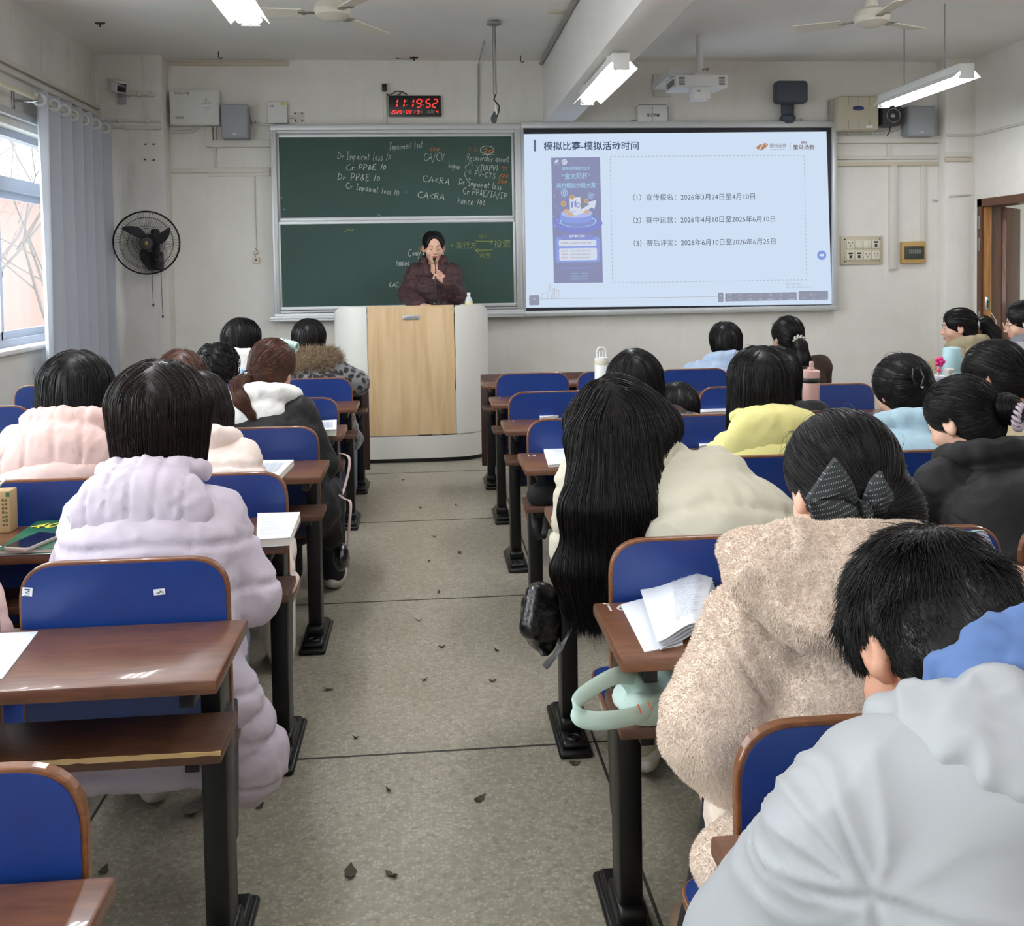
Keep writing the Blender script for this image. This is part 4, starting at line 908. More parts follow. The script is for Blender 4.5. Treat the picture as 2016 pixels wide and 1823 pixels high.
# ---- fluorescent lamps
TUBE = emission('fluorescent_tube', (246, 248, 255), TUBE_STRENGTH)
LAMPW = mat('lamp_white', (224, 224, 220), .45)
def lamp(x, y0, y1, z, n, hang, label, group=None, bare=False):
    L = thing('fluorescent_lamp', label, 'ceiling lamp', (x, (y0+y1)/2, z), group)
    m = MB(); m.rbox((x-.055, y0, z+.03), (x+.055, y1, z+.085), .006)
    for e_ in (y0, y1): m.rbox((x-.05, e_-.006, z-.02), (x+.05, e_+.006, z+.08), .004)
    m.build('housing', LAMPW, L)
    m = MB(); a = .10
    for s_ in (() if bare else (-1, 1)):
        m.add([(x+s_*.05, y0, z+.034), (x+s_*a, y0, z-.012), (x+s_*a, y1, z-.012), (x+s_*.05, y1, z+.034)], [(0, 1, 2, 3)]); m.add([(x+s_*.052, y0, z+.036), (x+s_*(a+.002), y0, z-.010), (x+s_*(a+.002), y1, z-.010), (x+s_*.052, y1, z+.036)], [(3, 2, 1, 0)])
    if not bare: m.build('reflector', LAMPW, L)
    for i in range(n):
        dx = (i-(n-1)/2)*(.17 if bare else .05)  # bare: tubes set clear of the housing so light spills up to the ceiling
        m = MB(); m.tube([(x+dx, y0+.045, z), (x+dx, y1-.045, z)], .0145, 8); m.build('tube_light', TUBE, L)
        m = MB(); m.tube([(x+dx, y0+.01, z), (x+dx, y0+.045, z)], .016, 8); m.tube([(x+dx, y1-.045, z), (x+dx, y1-.01, z)], .016, 8); m.build('lamp_holder', WHITE, L)
    for hy in hang:
        m = MB(); m.tube([(x, hy, z+.08), (x, hy, ZC)], .006, 6); m.build('hanger_rod', GREYP, L)
    return L
pf = at(1140, 204, 7.1); lamp(at(1165, 190, 6.9).x, 5.85, 7.1, 2.66, 2, (), 'twin tube fluorescent lamp under the beam end before the screen')
xr = at(1745, 197, 7.75).x; lamp(xr, 6.55, 7.8, 2.75, 2, (6.85, 7.45), 'twin tube fluorescent lamp hung on two rods near the beige cabinet')
xl_ = at(497, 49, 5.3).x; lamp(xl_, 4.0, 5.25, 2.76, 3, (4.3, 4.95), 'bright triple tube fluorescent lamp cut by the picture top')
for (x, ya, hang) in ((xl_, .6, 1), (xl_, -2.6, 1), (1.21, 3.0, 0), (1.21, -.6, 0), (xr, 3.1, 1), (xr, -1.2, 1), (-1.3, 2.6, 1)):  # unseen lamps added to brighten the room and the ceiling
    lamp(x, ya, ya+1.25, 2.66 if not hang else 2.76, 2, (ya+.3, ya+.95) if hang else (), 'added unseen twin tube lamp over the back rows, lighting the ceiling', 'added lamps over the back rows', True)
m_ = MB()
for y_ in (6.0, 6.95): m_.rbox((at(1165, 190, 6.9).x-.05, y_, 2.74), (at(1165, 190, 6.9).x+.05, y_+.08, 2.765), .003)
m_.build('mount_clip', LAMPW, bpy.data.objects['fluorescent_lamp'])
# ---- ceiling fans
FANW = mat('fan_cream', (212, 207, 192), .45)
def ceiling_fan(px, py, Y, rot, label, R=.52):
    c0 = at(px, py, Y); F = thing('ceiling_fan', label, 'fan', tuple(c0))
    m = MB(); m.lathe([(.0, -.045), (.05, -.043), (.095, -.02), (.105, .01), (.09, .045), (.04, .07), (.03, .12), (.042, .13), (.05, .2)], tuple(c0), 28); m.build('motor', FANW, F)
    m = MB(); m.tube([(c0.x, Y, c0.z+.12), (c0.x, Y, ZC)], .018, 8); m.lathe([(.03, -.12), (.055, -.05), (.06, 0)], (c0.x, Y, ZC)); m.build('down_rod', FANW, F)
    for k_ in range(3):
        a = math.radians(rot+120*k_); MB_ = Matrix.Translation((c0.x, Y, c0.z-.005)) @ Matrix.Rotation(a, 4, 'Z')
        m = MB(); m.rbox((.09, -.02, -.004), (.19, .02, .003), .003, M=MB_); m.rbox((.15, -.035, -.005), (.19, .035, .004), .003, M=MB_); m.build('blade_arm', mat('fan_arm', (150, 146, 134), .4, .5), F)
        MT = MB_ @ Matrix.Rotation(math.radians(9), 4, 'X'); m = MB(); m.prism([(.17, -.05), (R, -.065), (R, .06), (.17, .045)], -.003, .004, 0, MT, bevel=.0015); m.build('blade', FANW, F)
ceiling_fan(655, 24, 5.6, 182, 'cream ceiling fan hanging near the triple tube lamp')
ceiling_fan(1716, 38, 5.6, 148, 'cream ceiling fan hanging between the beam and the rod-hung lamp', .44)
# ---- small hooks left in the ceiling
DK = mat('dark_iron', (60, 56, 52), .6, .5)
for (px, py, kind, lab) in ((197, 50, 0, 'small dark fixing stub on the ceiling above the security camera'), (430, 107, 1, 'dark wire hook on the ceiling above the cream batten'), (815, 118, 0, 'small dark fixing stub on the ceiling above the digital clock'), (1025, 115, 1, 'dark nail hook on the ceiling beside the beam')):
    q = atz(px, py-6, ZC); m_ = MB()
    if kind: m_.tube([(q.x, q.y, ZC), (q.x, q.y, ZC-.05), (q.x+.012, q.y, ZC-.065), (q.x+.03, q.y, ZC-.05)], .004, 6)
    else:
        m_.tube([(q.x-.035, q.y, ZC-.006), (q.x+.035, q.y, ZC-.006)], .007, 6); m_.tube([(q.x, q.y, ZC), (q.x, q.y, ZC-.035)], [.012, .005], 6); m_.tube([(q.x-.02, q.y, ZC), (q.x-.02, q.y, ZC-.02)], .004, 5); m_.tube([(q.x+.02, q.y, ZC), (q.x+.02, q.y, ZC-.02)], .004, 5)
        if px > 800: m_.tube([(q.x, q.y, ZC-.02), (q.x-.1, q.y+.05, ZC-.01), (q.x-.16, q.y+.05, ZC-.002)], .003, 5)
    tag(m_.build('ceiling_hook', DK), lab, 'hook')
q = atz(1096, 22, ZC); m_ = MB(); m_.rbox((q.x-.06, q.y-.03, ZC-.012), (q.x+.06, q.y+.03, ZC+.002), .004); tag(m_.build('ceiling_stub', CREAMP), 'short cream batten stub on the ceiling beside the beam', 'batten')
# ---- short-throw projector
pj = thing('projector', 'white ceiling projector with side vents facing the screen', 'projector', tuple(at(1373, 165, 7.7)))
PW_ = mat('projector_white', (216, 216, 214), .45); py_ = 7.62
a, b2 = at(1331, 172, py_), at(1434, 148, py_)
m_ = MB(); m_.prism([(py_, a.z), (py_, b2.z), (py_+.36, b2.z+.03), (py_+.36, a.z+.02)], a.x, b2.x, 0, bevel=.012, axis='x', smooth=True); m_.build('body', PW_, pj)
m_ = MB()
for x0 in (a.x+.025, b2.x-.075):
    for i in range(6): m_.box((x0, py_-.004, a.z+.02+i*.011), (x0+.045, py_+.002, a.z+.025+i*.011))
for i in range(8): m_.box((a.x-.003, py_+.06+i*.03, a.z+.03), (a.x+.003, py_+.075+i*.03, a.z+.075))
m_.build('vent', mat('vent_grey', (110, 112, 112), .7), pj)
m_ = MB(); c_, d2 = at(1364, 195, py_-.03), at(1399, 170, py_-.03); m_.rbox((c_.x, py_-.04, c_.z), (d2.x, py_+.1, d2.z), .01); m_.build('lens_hood', PW_, pj)
m_ = MB(); m_.box((c_.x+.03, py_-.043, d2.z-.045), (c_.x+.06, py_-.039, d2.z-.03)); m_.build('badge', GREYP, pj)
m_ = MB(); xm = at(1378, 140, py_+.18).x; m_.rbox((xm-.07, py_+.1, b2.z+.01), (xm+.07, py_+.26, b2.z+.04), .006); m_.tube([(xm, py_+.18, b2.z+.03), (xm, py_+.18, ZC)], .03, 12)
m_.rbox((xm-.22, py_+.30, b2.z+.05), (xm+.04, py_+.9, b2.z+.11), .006); m_.build('mount', PW_, pj)
m_ = MB(); m_.ball((xm+.045, py_+.12, b2.z+.07), .014, 8); m_.tube([(xm+.0, py_+.12, b2.z+.07), (xm+.045, py_+.12, b2.z+.07)], .006, 6); m_.build('clamp_knob', GREYP, pj)
m_ = MB(); m_.tube([(xm-.06, py_+.3, b2.z+.05), (xm-.05, py_+.2, b2.z+.03), (xm-.12, py_+.2, b2.z+.015)], .006, 6); m_.build('cable', BLACKP, pj)
# ================================================================== LECTERN
LW = mat('lectern_white', (216, 214, 206), .4, coat=.1)
MAPLE = wood('maple_veneer', (216, 188, 148), (198, 166, 124), .42, 2.6, (7, 7, .55))
lec = thing('lectern', 'tall white curved lectern with a pale wood front panel', 'lectern', (-.12, 7.8, 0))
LCX, LTOP = -.118, 1.192
def plan(n=22):
    """the bowed front in plan, window side to door side"""
    pts = []
    for i in range(n+1):
        t = -1+2*i/n; x = .602*math.sin(t*math.pi/2*.999) if False else .602*t
        a = abs(t); y = 7.43 + .035*a*a + (.30*(1-math.sqrt(max(0, 1-((a-.55)/.45)**2))) if a > .55 else 0)
        pts.append((LCX+x, y))
    return pts
def dense():
    out = []
    for i in range(161):
        t = -1+2*i/160; t = math.copysign(abs(t)**.8, t); a = abs(t)
        y = 7.43 + .035*a*a + (.30*(1-math.sqrt(max(0, 1-((a-.55)/.45)**2))) if a > .55 else 0); out.append((t, LCX+.602*t, y))
    return out
DN_ = dense()
def ztop(t):
    a = abs(t); r = .16
    return LTOP-(.085*(1-math.sqrt(max(0, 1-((a-(1-r))/r)**2))) if a > 1-r else 0)
def shell(name, t0, t1, z0, z1f, m, th=.02, out=0., parent=lec):
    ps = [(t, x, y) for t, x, y in DN_ if t0-1e-6 <= t <= t1+1e-6]; mb = MB(); vs = []; fs = []
    for t, x, y in ps:
        z1 = z1f(t) if callable(z1f) else z1f
        vs += [(x, y-out, z0), (x, y-out, z1), (x, y-out+th, z1), (x, y-out+th, z0)]
    n = len(ps)
    for i in range(n-1):
        for k_ in range(4): fs.append((4*i+k_, 4*i+(k_+1) % 4, 4*i+4+(k_+1) % 4, 4*i+4+k_)[::1])
    fs += [(0, 1, 2, 3)[::-1], tuple(4*(n-1)+k_ for k_ in range(4))]
    mb.add(vs, fs, 0, True); o = mb.build(name, m, parent)
    bm = bmesh.new(); bm.from_mesh(o.data); bmesh.ops.recalc_face_normals(bm, faces=bm.faces[:]); bm.to_mesh(o.data); bm.free(); return o
tw0, tw1 = -.545, .545
shell('side_panel', -1, tw0+.004, .215, ztop, LW); shell('side_panel', tw1-.004, 1, .215, ztop, LW)
shell('front_panel', tw0, tw1, .215, ztop, MAPLE, .022, .002)
shell('base_panel', -1, 1, .035, .205, LW)
shell('top_trim', tw0, tw1, LTOP-.012, lambda t: LTOP+.004, mat('maple_edge', (206, 178, 138), .4), .03, .004)
shell('plinth', -.97, .97, .0, .035, BLACKP, .05, -.03)
m_ = MB()
for s_ in (-1, 1): m_.box((LCX+s_*.60-(.02 if s_ > 0 else 0), 7.76, .035), (LCX+s_*.60+(.02 if s_ < 0 else 0), 8.1-.2, LTOP-.1))
m_.build('side_cheek', LW, lec)
m_ = MB(); ps = [(x, y+.02) for t, x, y in DN_ if abs(t) <= .97]; m_.prism(ps+[(LCX+.57, 7.88), (LCX-.57, 7.88)], 1.135, 1.16); m_.build('worktop', mat('worktop_grey', (190, 190, 188), .5), lec)
q = at(809, 625, 7.43); m_ = MB(); m_.rbox((q.x-.062, 7.415, q.z-.018), (q.x+.062, 7.432, q.z+.018), .009, 3); pl_ = m_.build('name_plate', mat('plate_silver', (186, 186, 186), .35, .4), lec)
text_mesh('OGGIWEI', .024, mat('plate_ink', (120, 120, 124), .5), 'raised_lettering', pl_, (q.x, 7.414, q.z), RX, UZ, 'CENTER', .0005)
bt = thing('water_bottle', 'clear plastic water bottle with a white cap standing on the lectern', 'bottle', tuple(at(923, 598, 7.72)))
q = at(923, 598, 7.72); zb_ = 1.16
m_ = MB(); m_.lathe([(.028, 0), (.031, .01), (.031, .05), (.024, .075), (.012, .092), (.012, .1)], (q.x, 7.72, zb_), 20); m_.build('body', mat('clear_pet', (196, 206, 204), .15), bt)
m_ = MB(); m_.lathe([(.0315, .01), (.0315, .045)], (q.x, 7.72, zb_), 20); m_.build('paper_band', mat('label_yellow', (214, 200, 150), .6), bt)
zc_ = at(923, 583, 7.72).z; m_ = MB(); m_.lathe([(.0145, 0), (.0145, .02), (.013, .022)], (q.x, 7.72, zb_+.1), 18); m_.build('cap', WHITE, bt)
# ================================================================== DESK ROWS
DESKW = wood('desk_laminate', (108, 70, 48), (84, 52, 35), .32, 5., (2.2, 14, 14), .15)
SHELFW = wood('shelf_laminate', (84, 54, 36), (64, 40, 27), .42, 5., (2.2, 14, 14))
EDGEW = wood('plywood_edge', (122, 76, 44), (92, 54, 30), .35, 6., (5, 20, 20), .2)
BLUE = mat('blue_laminate', (18, 50, 116), .34, noise=(18, (15, 42, 102), .5), coat=.1, bump=(300, .06, .001))
FRONTP = wood('front_panel_wood', (66, 36, 26), (48, 26, 20), .45, 4., (12, 12, 1.2))
DZ_, SHZ = .71, .557
def rounded(pts, rs, n=6):
    """outline with rounded corners"""
    out = []; m = len(pts)
    for i in range(m):
        p = Vector(pts[i]); a = Vector(pts[i-1]); b = Vector(pts[(i+1) % m]); r = rs[i]
        if r <= 0: out.append(tuple(p)); continue
        u, v = (a-p).normalized()*r, (b-p).normalized()*r
        for k in range(n+1):
            t = k/n; out.append(tuple(p+u*(1-t)**2+v*t**2))
    return out
def desk_row(xa, dirx, nseat, y, label, front=False, seats_down=(), marks=None, seat_w=.44, pitch=.485):
    """one bolted row: desktop and shelf for the people behind, seats for the people in front. xa is the aisle end, dirx the way it runs"""
    T_ = thing('desk_row', label, 'desk', (xa, y+.2, 0), 'desk rows')
    L = nseat*pitch + .06; x0, x1 = sorted((xa, xa+dirx*L))
    m = MB(); m.rbox((x0, y-.115, DZ_-.028), (x1, y+.205, DZ_), .006); m.build('desktop', DESKW, T_)
    m = MB(); m.rbox((x0+.005, y-.075, SHZ-.024), (x1-.005, y+.10, SHZ), .004); m.build('shelf', SHELFW, T_)
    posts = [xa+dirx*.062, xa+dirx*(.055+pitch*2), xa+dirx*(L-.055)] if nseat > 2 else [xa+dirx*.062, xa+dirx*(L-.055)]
    for px_ in posts:
        m = MB(); m.rbox((px_-.026, y+.115, .02), (px_+.026, y+.205, SHZ-.02), .008); m.rbox((px_-.02, y+.105, SHZ-.03), (px_+.02, y+.2, DZ_-.027), .004)
        m.rbox((px_-.014, y-.06, SHZ-.045), (px_+.014, y+.16, SHZ-.024), .003)
        m.rbox((px_-.014, y-.09, DZ_-.06), (px_+.014, y+.16, DZ_-.027), .003)
        leg = m.build('leg', BLACKM, T_)
        m = MB(); m.rbox((px_-.05, y+.0, 0), (px_+.05, y+.335, .022), .01, 3); m.rbox((px_-.038, y+.02, .018), (px_+.038, y+.315, .04), .014, 3); m.rbox((px_-.034, y+.095, .03), (px_+.034, y+.225, .075), .012, 3)
        m.tube([(px_+.018*math.cos(t*math.pi/6), y+.055+.018*math.sin(t*math.pi/6), .041) for t in range(12)], .004, 5, closed=True); m.build('foot', BLACKM, leg)
        if not front:
            m = MB(); m.prism(rounded([(y+.14, .20), (y+.27, .20), (y+.30, .42), (y+.30, .5), (y+.14, .5)], [.02, .02, .03, .01, .01], 4), px_-.017, px_+.017, axis='x', bevel=.004); m.build('seat_bracket', BLACKM, T_)
            # slim side arm beside the backrest
            m = MB(); m.rbox((px_-.012, y+.19, .45), (px_+.012, y+.225, DZ_-.03), .004); m.build('back_support', BLACKM, T_)
    if front:
        m = MB(); m.rbox((x0+.003, y+.21, .12), (x1-.003, y+.232, DZ_+.035), .004); m.build('front_panel', FRONTP, T_)
    else:
        for s in range(nseat):
            c = xa+dirx*(.042+seat_w/2+s*pitch); h = seat_w/2
            # backrest: curved blue board with a plywood rim
            o = rounded([(c-h, .40), (c+h, .40), (c+h, .843), (c-h, .843)], [.03, .03, .085, .085], 8)
            m = MB(); m.prism(o, y+.225, y+.243, 0, bevel=.003, axis='y'); bk_ = m.build('backrest', EDGEW, T_)
            i_ = rounded([(c-h+.007, .405), (c+h-.007, .405), (c+h-.007, .836), (c-h+.007, .836)], [.03, .03, .08, .08], 8)
            m = MB(); m.prism(i_, y+.2225, y+.2255, axis='y'); m.prism(i_, y+.2425, y+.2455, axis='y'); m.build('blue_facing', BLUE, bk_)
            down = s in seats_down
            if down:
                so_ = rounded([(c-h+.01, y+.25), (c+h-.01, y+.25), (c+h-.01, y+.60), (c-h+.01, y+.60)], [.02, .02, .06, .06], 6)
                m = MB(); m.prism(so_, .385, .401, bevel=.003); se = m.build('seat', EDGEW, T_)
                si_ = rounded([(c-h+.016, y+.256), (c+h-.016, y+.256), (c+h-.016, y+.594), (c-h+.016, y+.594)], [.02, .02, .055, .055], 6)
                m = MB(); m.prism(si_, .4005, .4035); m.prism(si_, .3825, .3855); m.build('blue_facing', BLUE, se)
                m = MB(); m.rbox((c-h+.03, y+.27, .355), (c-h+.055, y+.5, .384), .004); m.rbox((c+h-.055, y+.27, .355), (c+h-.03, y+.5, .384), .004); m.build('seat_iron', BLACKM, T_)
            else:
                MT = Matrix.Translation((0, y+.268, .36)) @ Matrix.Rotation(math.radians(-82), 4, 'X') @ Matrix.Translation((0, -(y+.25), -.39))
                so_ = rounded([(c-h+.01, y-.10), (c+h-.01, y-.10), (c+h-.01, y+.25), (c-h+.01, y+.25)], [.06, .06, .02, .02], 6)
                MT = Matrix.Translation((0, y+.262, .385))
                pts = rounded([(c-h+.01, .03), (c+h-.01, .03), (c+h-.01, -.0), (c-h+.01, -.0)], [.0]*4)
                st = rounded([(c-h+.01, .36), (c+h-.01, .36), (c+h-.01, .70), (c-h+.01, .70)], [.02, .02, .06, .06], 6)
                m = MB(); m.prism(st, y+.262, y+.278, bevel=.003, axis='y'); se = m.build('seat', EDGEW, T_)
                st = rounded([(c-h+.016, .366), (c+h-.016, .366), (c+h-.016, .694), (c-h+.016, .694)], [.02, .02, .055, .055], 6)
                m = MB(); m.prism(st, y+.2765, y+.280, axis='y'); m.prism(st, y+.2600, y+.2625, axis='y'); m.build('blue_facing', BLUE, se)
    return T_
XAL, XAR = -.395, .355
rowy = [1.92+.9*k_ for k_ in range(-2, 6)]   # k = -2 .. 5
ordn = ['right behind the camera', 'nearest the camera', 'second from the camera', 'third from the camera', 'fourth from the camera', 'fifth from the camera', 'sixth from the camera', 'behind the dark front panel']
LDOWN = {-1: (), 0: (0, 1), 1: (0, 1), 2: (0, 1), 3: (1,), 4: (0, 1)}
RDOWN = {-2: (0, 1), -1: (0, 1), 0: (0, 2), 1: (1, 2, 3), 2: (0, 1, 2), 3: (), 4: (2, 3)}
LROW, RROW = {}, {}
for k_ in range(-1, 6):
    LROW[k_] = desk_row(XAL, -1, 4, 1.92+.9*k_, 'brown desk row with blue backrests on the window side, %s' % ordn[k_+2], k_ == 5, LDOWN.get(k_, ()))
for k_ in range(-2, 6):
    RROW[k_] = desk_row(XAR, 1, 4, 1.92+.9*k_, 'brown desk row with blue backrests in the middle block, %s' % ordn[k_+2], k_ == 5, RDOWN.get(k_, ()))
DROW = {}
for k_ in range(2, 6):
    DROW[k_] = desk_row(3.2, 1, 3, 1.92+.9*k_, 'brown desk row with blue backrests on the door side, %s' % ordn[k_+2], k_ == 5, (0, 1) if k_ == 4 else ((0,) if k_ == 3 else ()))
# painted seat numbers at the aisle corner of the desktops
NUM = mat('worn_white_paint', (196, 190, 182), .6)
def desk_number(t, x, y, parent, s=.05): text_mesh(t, s, NUM, 'painted_number', parent, (x, y, DZ_), (1, 0, 0), (0, 1, 0), z_off=.0008)
desk_number('16', XAR+.018, 2.082, RROW[0]); desk_number('15', XAR+.02, 2.96, RROW[1], .04); desk_number('14', XAR+.03, 3.86, RROW[2], .04); desk_number('13', XAR+.03, 4.77, RROW[3], .04); desk_number('12', XAR+.03, 5.68, RROW[4], .04)
m_ = MB()
m_.add([(XAR+.02, 2.112, DZ_+.0008), (XAR+.04, 2.105, DZ_+.0008), (XAR+.022, 2.12, DZ_+.0008)], [(0, 1, 2)]); m_.build('painted_number', NUM, RROW[0])
# worn corner and stickers on the near window-side row
def sticker(px, py, w_, h, parent, tilt, marks):
    Y_ = 1.92+.2215; c_ = at(px, py, Y_); MT = Matrix.Translation((c_.x, Y_-.0008, c_.z)) @ Matrix.Rotation(tilt, 4, 'Y')
    m = MB(); m.add([(-w_/2, 0, -h/2), (w_/2, 0, -h/2), (w_/2, 0, h/2), (-w_/2, 0, h/2)], [(0, 1, 2, 3)], 0, False, MT)
    s_ = m.build('torn_sticker', PAPER, parent); m = MB()
    for (x, z, a, b) in marks: m.add([(x-a, -.0006, z-b), (x+a, -.0006, z-b), (x+a*.8, -.0006, z+b), (x-a*.8, -.0006, z+b)], [(0, 1, 2, 3)], 0, False, MT)
    m.build('printed_mark', mat('sticker_ink', (58, 62, 78), .7), s_)
sticker(54, 1165, .021, .019, LROW[0], .1, [(0, .0055, .0065, .0009), (-.001, .004, .0045, .0007), (.003, .001, .0022, .0016), (-.002, -.001, .0016, .0012), (.001, -.0035, .003, .0008), (-.001, -.0078, .0055, .0006)])
sticker(314, 1165, .024, .013, LROW[0], -.06, [(-.002, -.002, .003, .0011), (.002, .0005, .0014, .0022), (.0055, -.0005, .0008, .0026), (.008, -.001, .0007, .0022), (-.006, -.0025, .0014, .0007)])
mb = MB(); mb.rbox((-.46, 1.02-.118, DZ_-.0262), (XAL+.003, 1.02-.0405, DZ_+.0012), .004); mb.build('worn_corner', mat('worn_pale_wood', (176, 160, 146), .7, noise=(30, (150, 128, 112), .8)), LROW[-1])

mb = MB(); rr = random.Random(6); xs = [-2.2+.02*i for i in range(91)]; vs = []
for i, x in enumerate(xs):
    w_ = rr.uniform(.0015, .007); vs += [(x, 1.92-.0755, SHZ+.0004), (x, 1.92-.0755+w_, SHZ+.0006), (x, 1.92-.0758, SHZ-.004-w_*.6)]
mb.add(vs, [f for i in range(len(xs)-1) for f in ((3*i, 3*i+3, 3*i+4, 3*i+1), (3*i+2, 3*i+5, 3*i+3, 3*i))]); mb.build('chipped_edge', mat('chipped_board', (176, 146, 96), .8), LROW[0])
# ================================================================== SOFT FORMS: distance fields meshed with surface nets
f4 = np.float32
def nrm(v):
    v = np.asarray(v, dtype=np.float64); return v/max(1e-9, np.linalg.norm(v))

class Field:
    """a list of smoothly joined shapes"""
    def __init__(self): self.p = []
    def cone(self, a, b, ra, rb, k=.02, sx=1., u=None, sv=1., puff=None, sub=False):
        """rounded cone; sx stretches it along the sideways direction u"""
        a, b = np.array(a, float), np.array(b, float); R = max(ra, rb)*max(sx, sv, 1.)+(puff[0] if puff else 0)
        self.p.append(('cone', a, b, ra, rb, sx, None if u is None else nrm(u), sv, puff, k, sub, np.minimum(a, b)-R, np.maximum(a, b)+R)); return self
    def ell(self, c, r, R=None, k=.02, sub=False, puff=None):
        c = np.array(c, float); r = np.array(r, float); R = np.eye(3) if R is None else np.array(R, float)
        e = np.sqrt(((R*r)**2).sum(1)) + (puff[0] if puff else 0)
        self.p.append(('ell', c, r, R, puff, k, sub, c-e, c+e)); return self
    def plane(self, pt, n, k=.01, lo=(-9, -9, -9), hi=(9, 9, 9)):
        """cuts away everything on the n side"""
        self.p.append(('plane', np.array(pt, float), nrm(n), k, True, np.array(lo, float), np.array(hi, float))); return self
    def path(self, pts, rs, k=.02, **kw):
        if not isinstance(rs, (list, tuple)): rs = [rs]*len(pts)
        for i in range(len(pts)-1): self.cone(pts[i], pts[i+1], rs[i], rs[i+1], k, **kw)
        return self
    def bounds(self):
        ad = [q for q in self.p if not q[-3]]
        return np.min([q[-2] for q in ad], 0), np.max([q[-1] for q in ad], 0)
    def grid(self, res, pad=.03):
        lo, hi = self.bounds(); lo = lo-pad; hi = hi+pad
        n = np.maximum(4, np.ceil((hi-lo)/res).astype(int)+1)
        ax = [lo[i]+res*np.arange(n[i]) for i in range(3)]
        D = np.full(tuple(n), .3, dtype=f4)
        for q in self.p:
            k = q[-4]; m = k*1.3+3*res
            i0 = np.maximum(0, np.floor((q[-2]-m-lo)/res).astype(int)); i1 = np.minimum(n, np.ceil((q[-1]+m-lo)/res).astype(int)+1)
            if np.any(i1 <= i0): continue
            sl = tuple(slice(a, b) for a, b in zip(i0, i1))
            X = ax[0][sl[0]].astype(f4)[:, None, None]; Y = ax[1][sl[1]].astype(f4)[None, :, None]; Z = ax[2][sl[2]].astype(f4)[None, None, :]
            if q[0] == 'cone':
                _, a, b, ra, rb, sx, u, sv, puff, *_r = q
                ab = b-a; L2 = max(1e-9, float(ab@ab)); px, py, pz = X-f4(a[0]), Y-f4(a[1]), Z-f4(a[2])
                t = np.clip((px*f4(ab[0])+py*f4(ab[1])+pz*f4(ab[2]))/f4(L2), 0, 1)
                qx, qy, qz = px-t*f4(ab[0]), py-t*f4(ab[1]), pz-t*f4(ab[2])
                if u is not None and (sx != 1 or sv != 1):
                    du = qx*f4(u[0])+qy*f4(u[1])+qz*f4(u[2])
                    s = f4(1/sx-1)*du
                    qx, qy, qz = qx+s*f4(u[0]), qy+s*f4(u[1]), qz+s*f4(u[2])
                d = np.sqrt(qx*qx+qy*qy+qz*qz)-(f4(ra)+t*f4(rb-ra))
                if puff:
                    amp, pitch, ph = puff; d = d-f4(amp)*(np.abs(np.sin((t*f4(math.sqrt(L2))+f4(ph))*f4(math.pi/pitch)))**.55).astype(f4)
            elif q[0] == 'ell':
                _, c, r, R, puff, *_r = q
                px, py, pz = X-f4(c[0]), Y-f4(c[1]), Z-f4(c[2])
                l = [(px*f4(R[0, i])+py*f4(R[1, i])+pz*f4(R[2, i])) for i in range(3)]
                k0 = np.sqrt((l[0]/f4(r[0]))**2+(l[1]/f4(r[1]))**2+(l[2]/f4(r[2]))**2)
                k1 = np.sqrt((l[0]/f4(r[0]**2))**2+(l[1]/f4(r[1]**2))**2+(l[2]/f4(r[2]**2))**2)
                d = k0*(k0-1)/np.maximum(k1, f4(1e-4))
                if puff:
                    amp, pitch, axi = puff; d = d-f4(amp)*(np.abs(np.sin(l[axi]*f4(math.pi/pitch)+f4(.5*math.pi)))**.5).astype(f4)
            else:
                _, pt, nn, *_r = q
                d = -((X-f4(pt[0]))*f4(nn[0])+(Y-f4(pt[1]))*f4(nn[1])+(Z-f4(pt[2]))*f4(nn[2]))
            A = D[sl]; k = f4(max(k, 1e-5))
            if q[-3]:
                dn = -d; h = np.clip(.5-.5*(dn-A)/k*-1, 0, 1)
                h = np.clip(.5+.5*(dn-A)/k, 0, 1); D[sl] = A*(1-h)+dn*h+k*h*(1-h)
            else:
                h = np.clip(.5+.5*(d-A)/k, 0, 1); D[sl] = d*(1-h)+A*h-k*h*(1-h)
        return D, lo, res

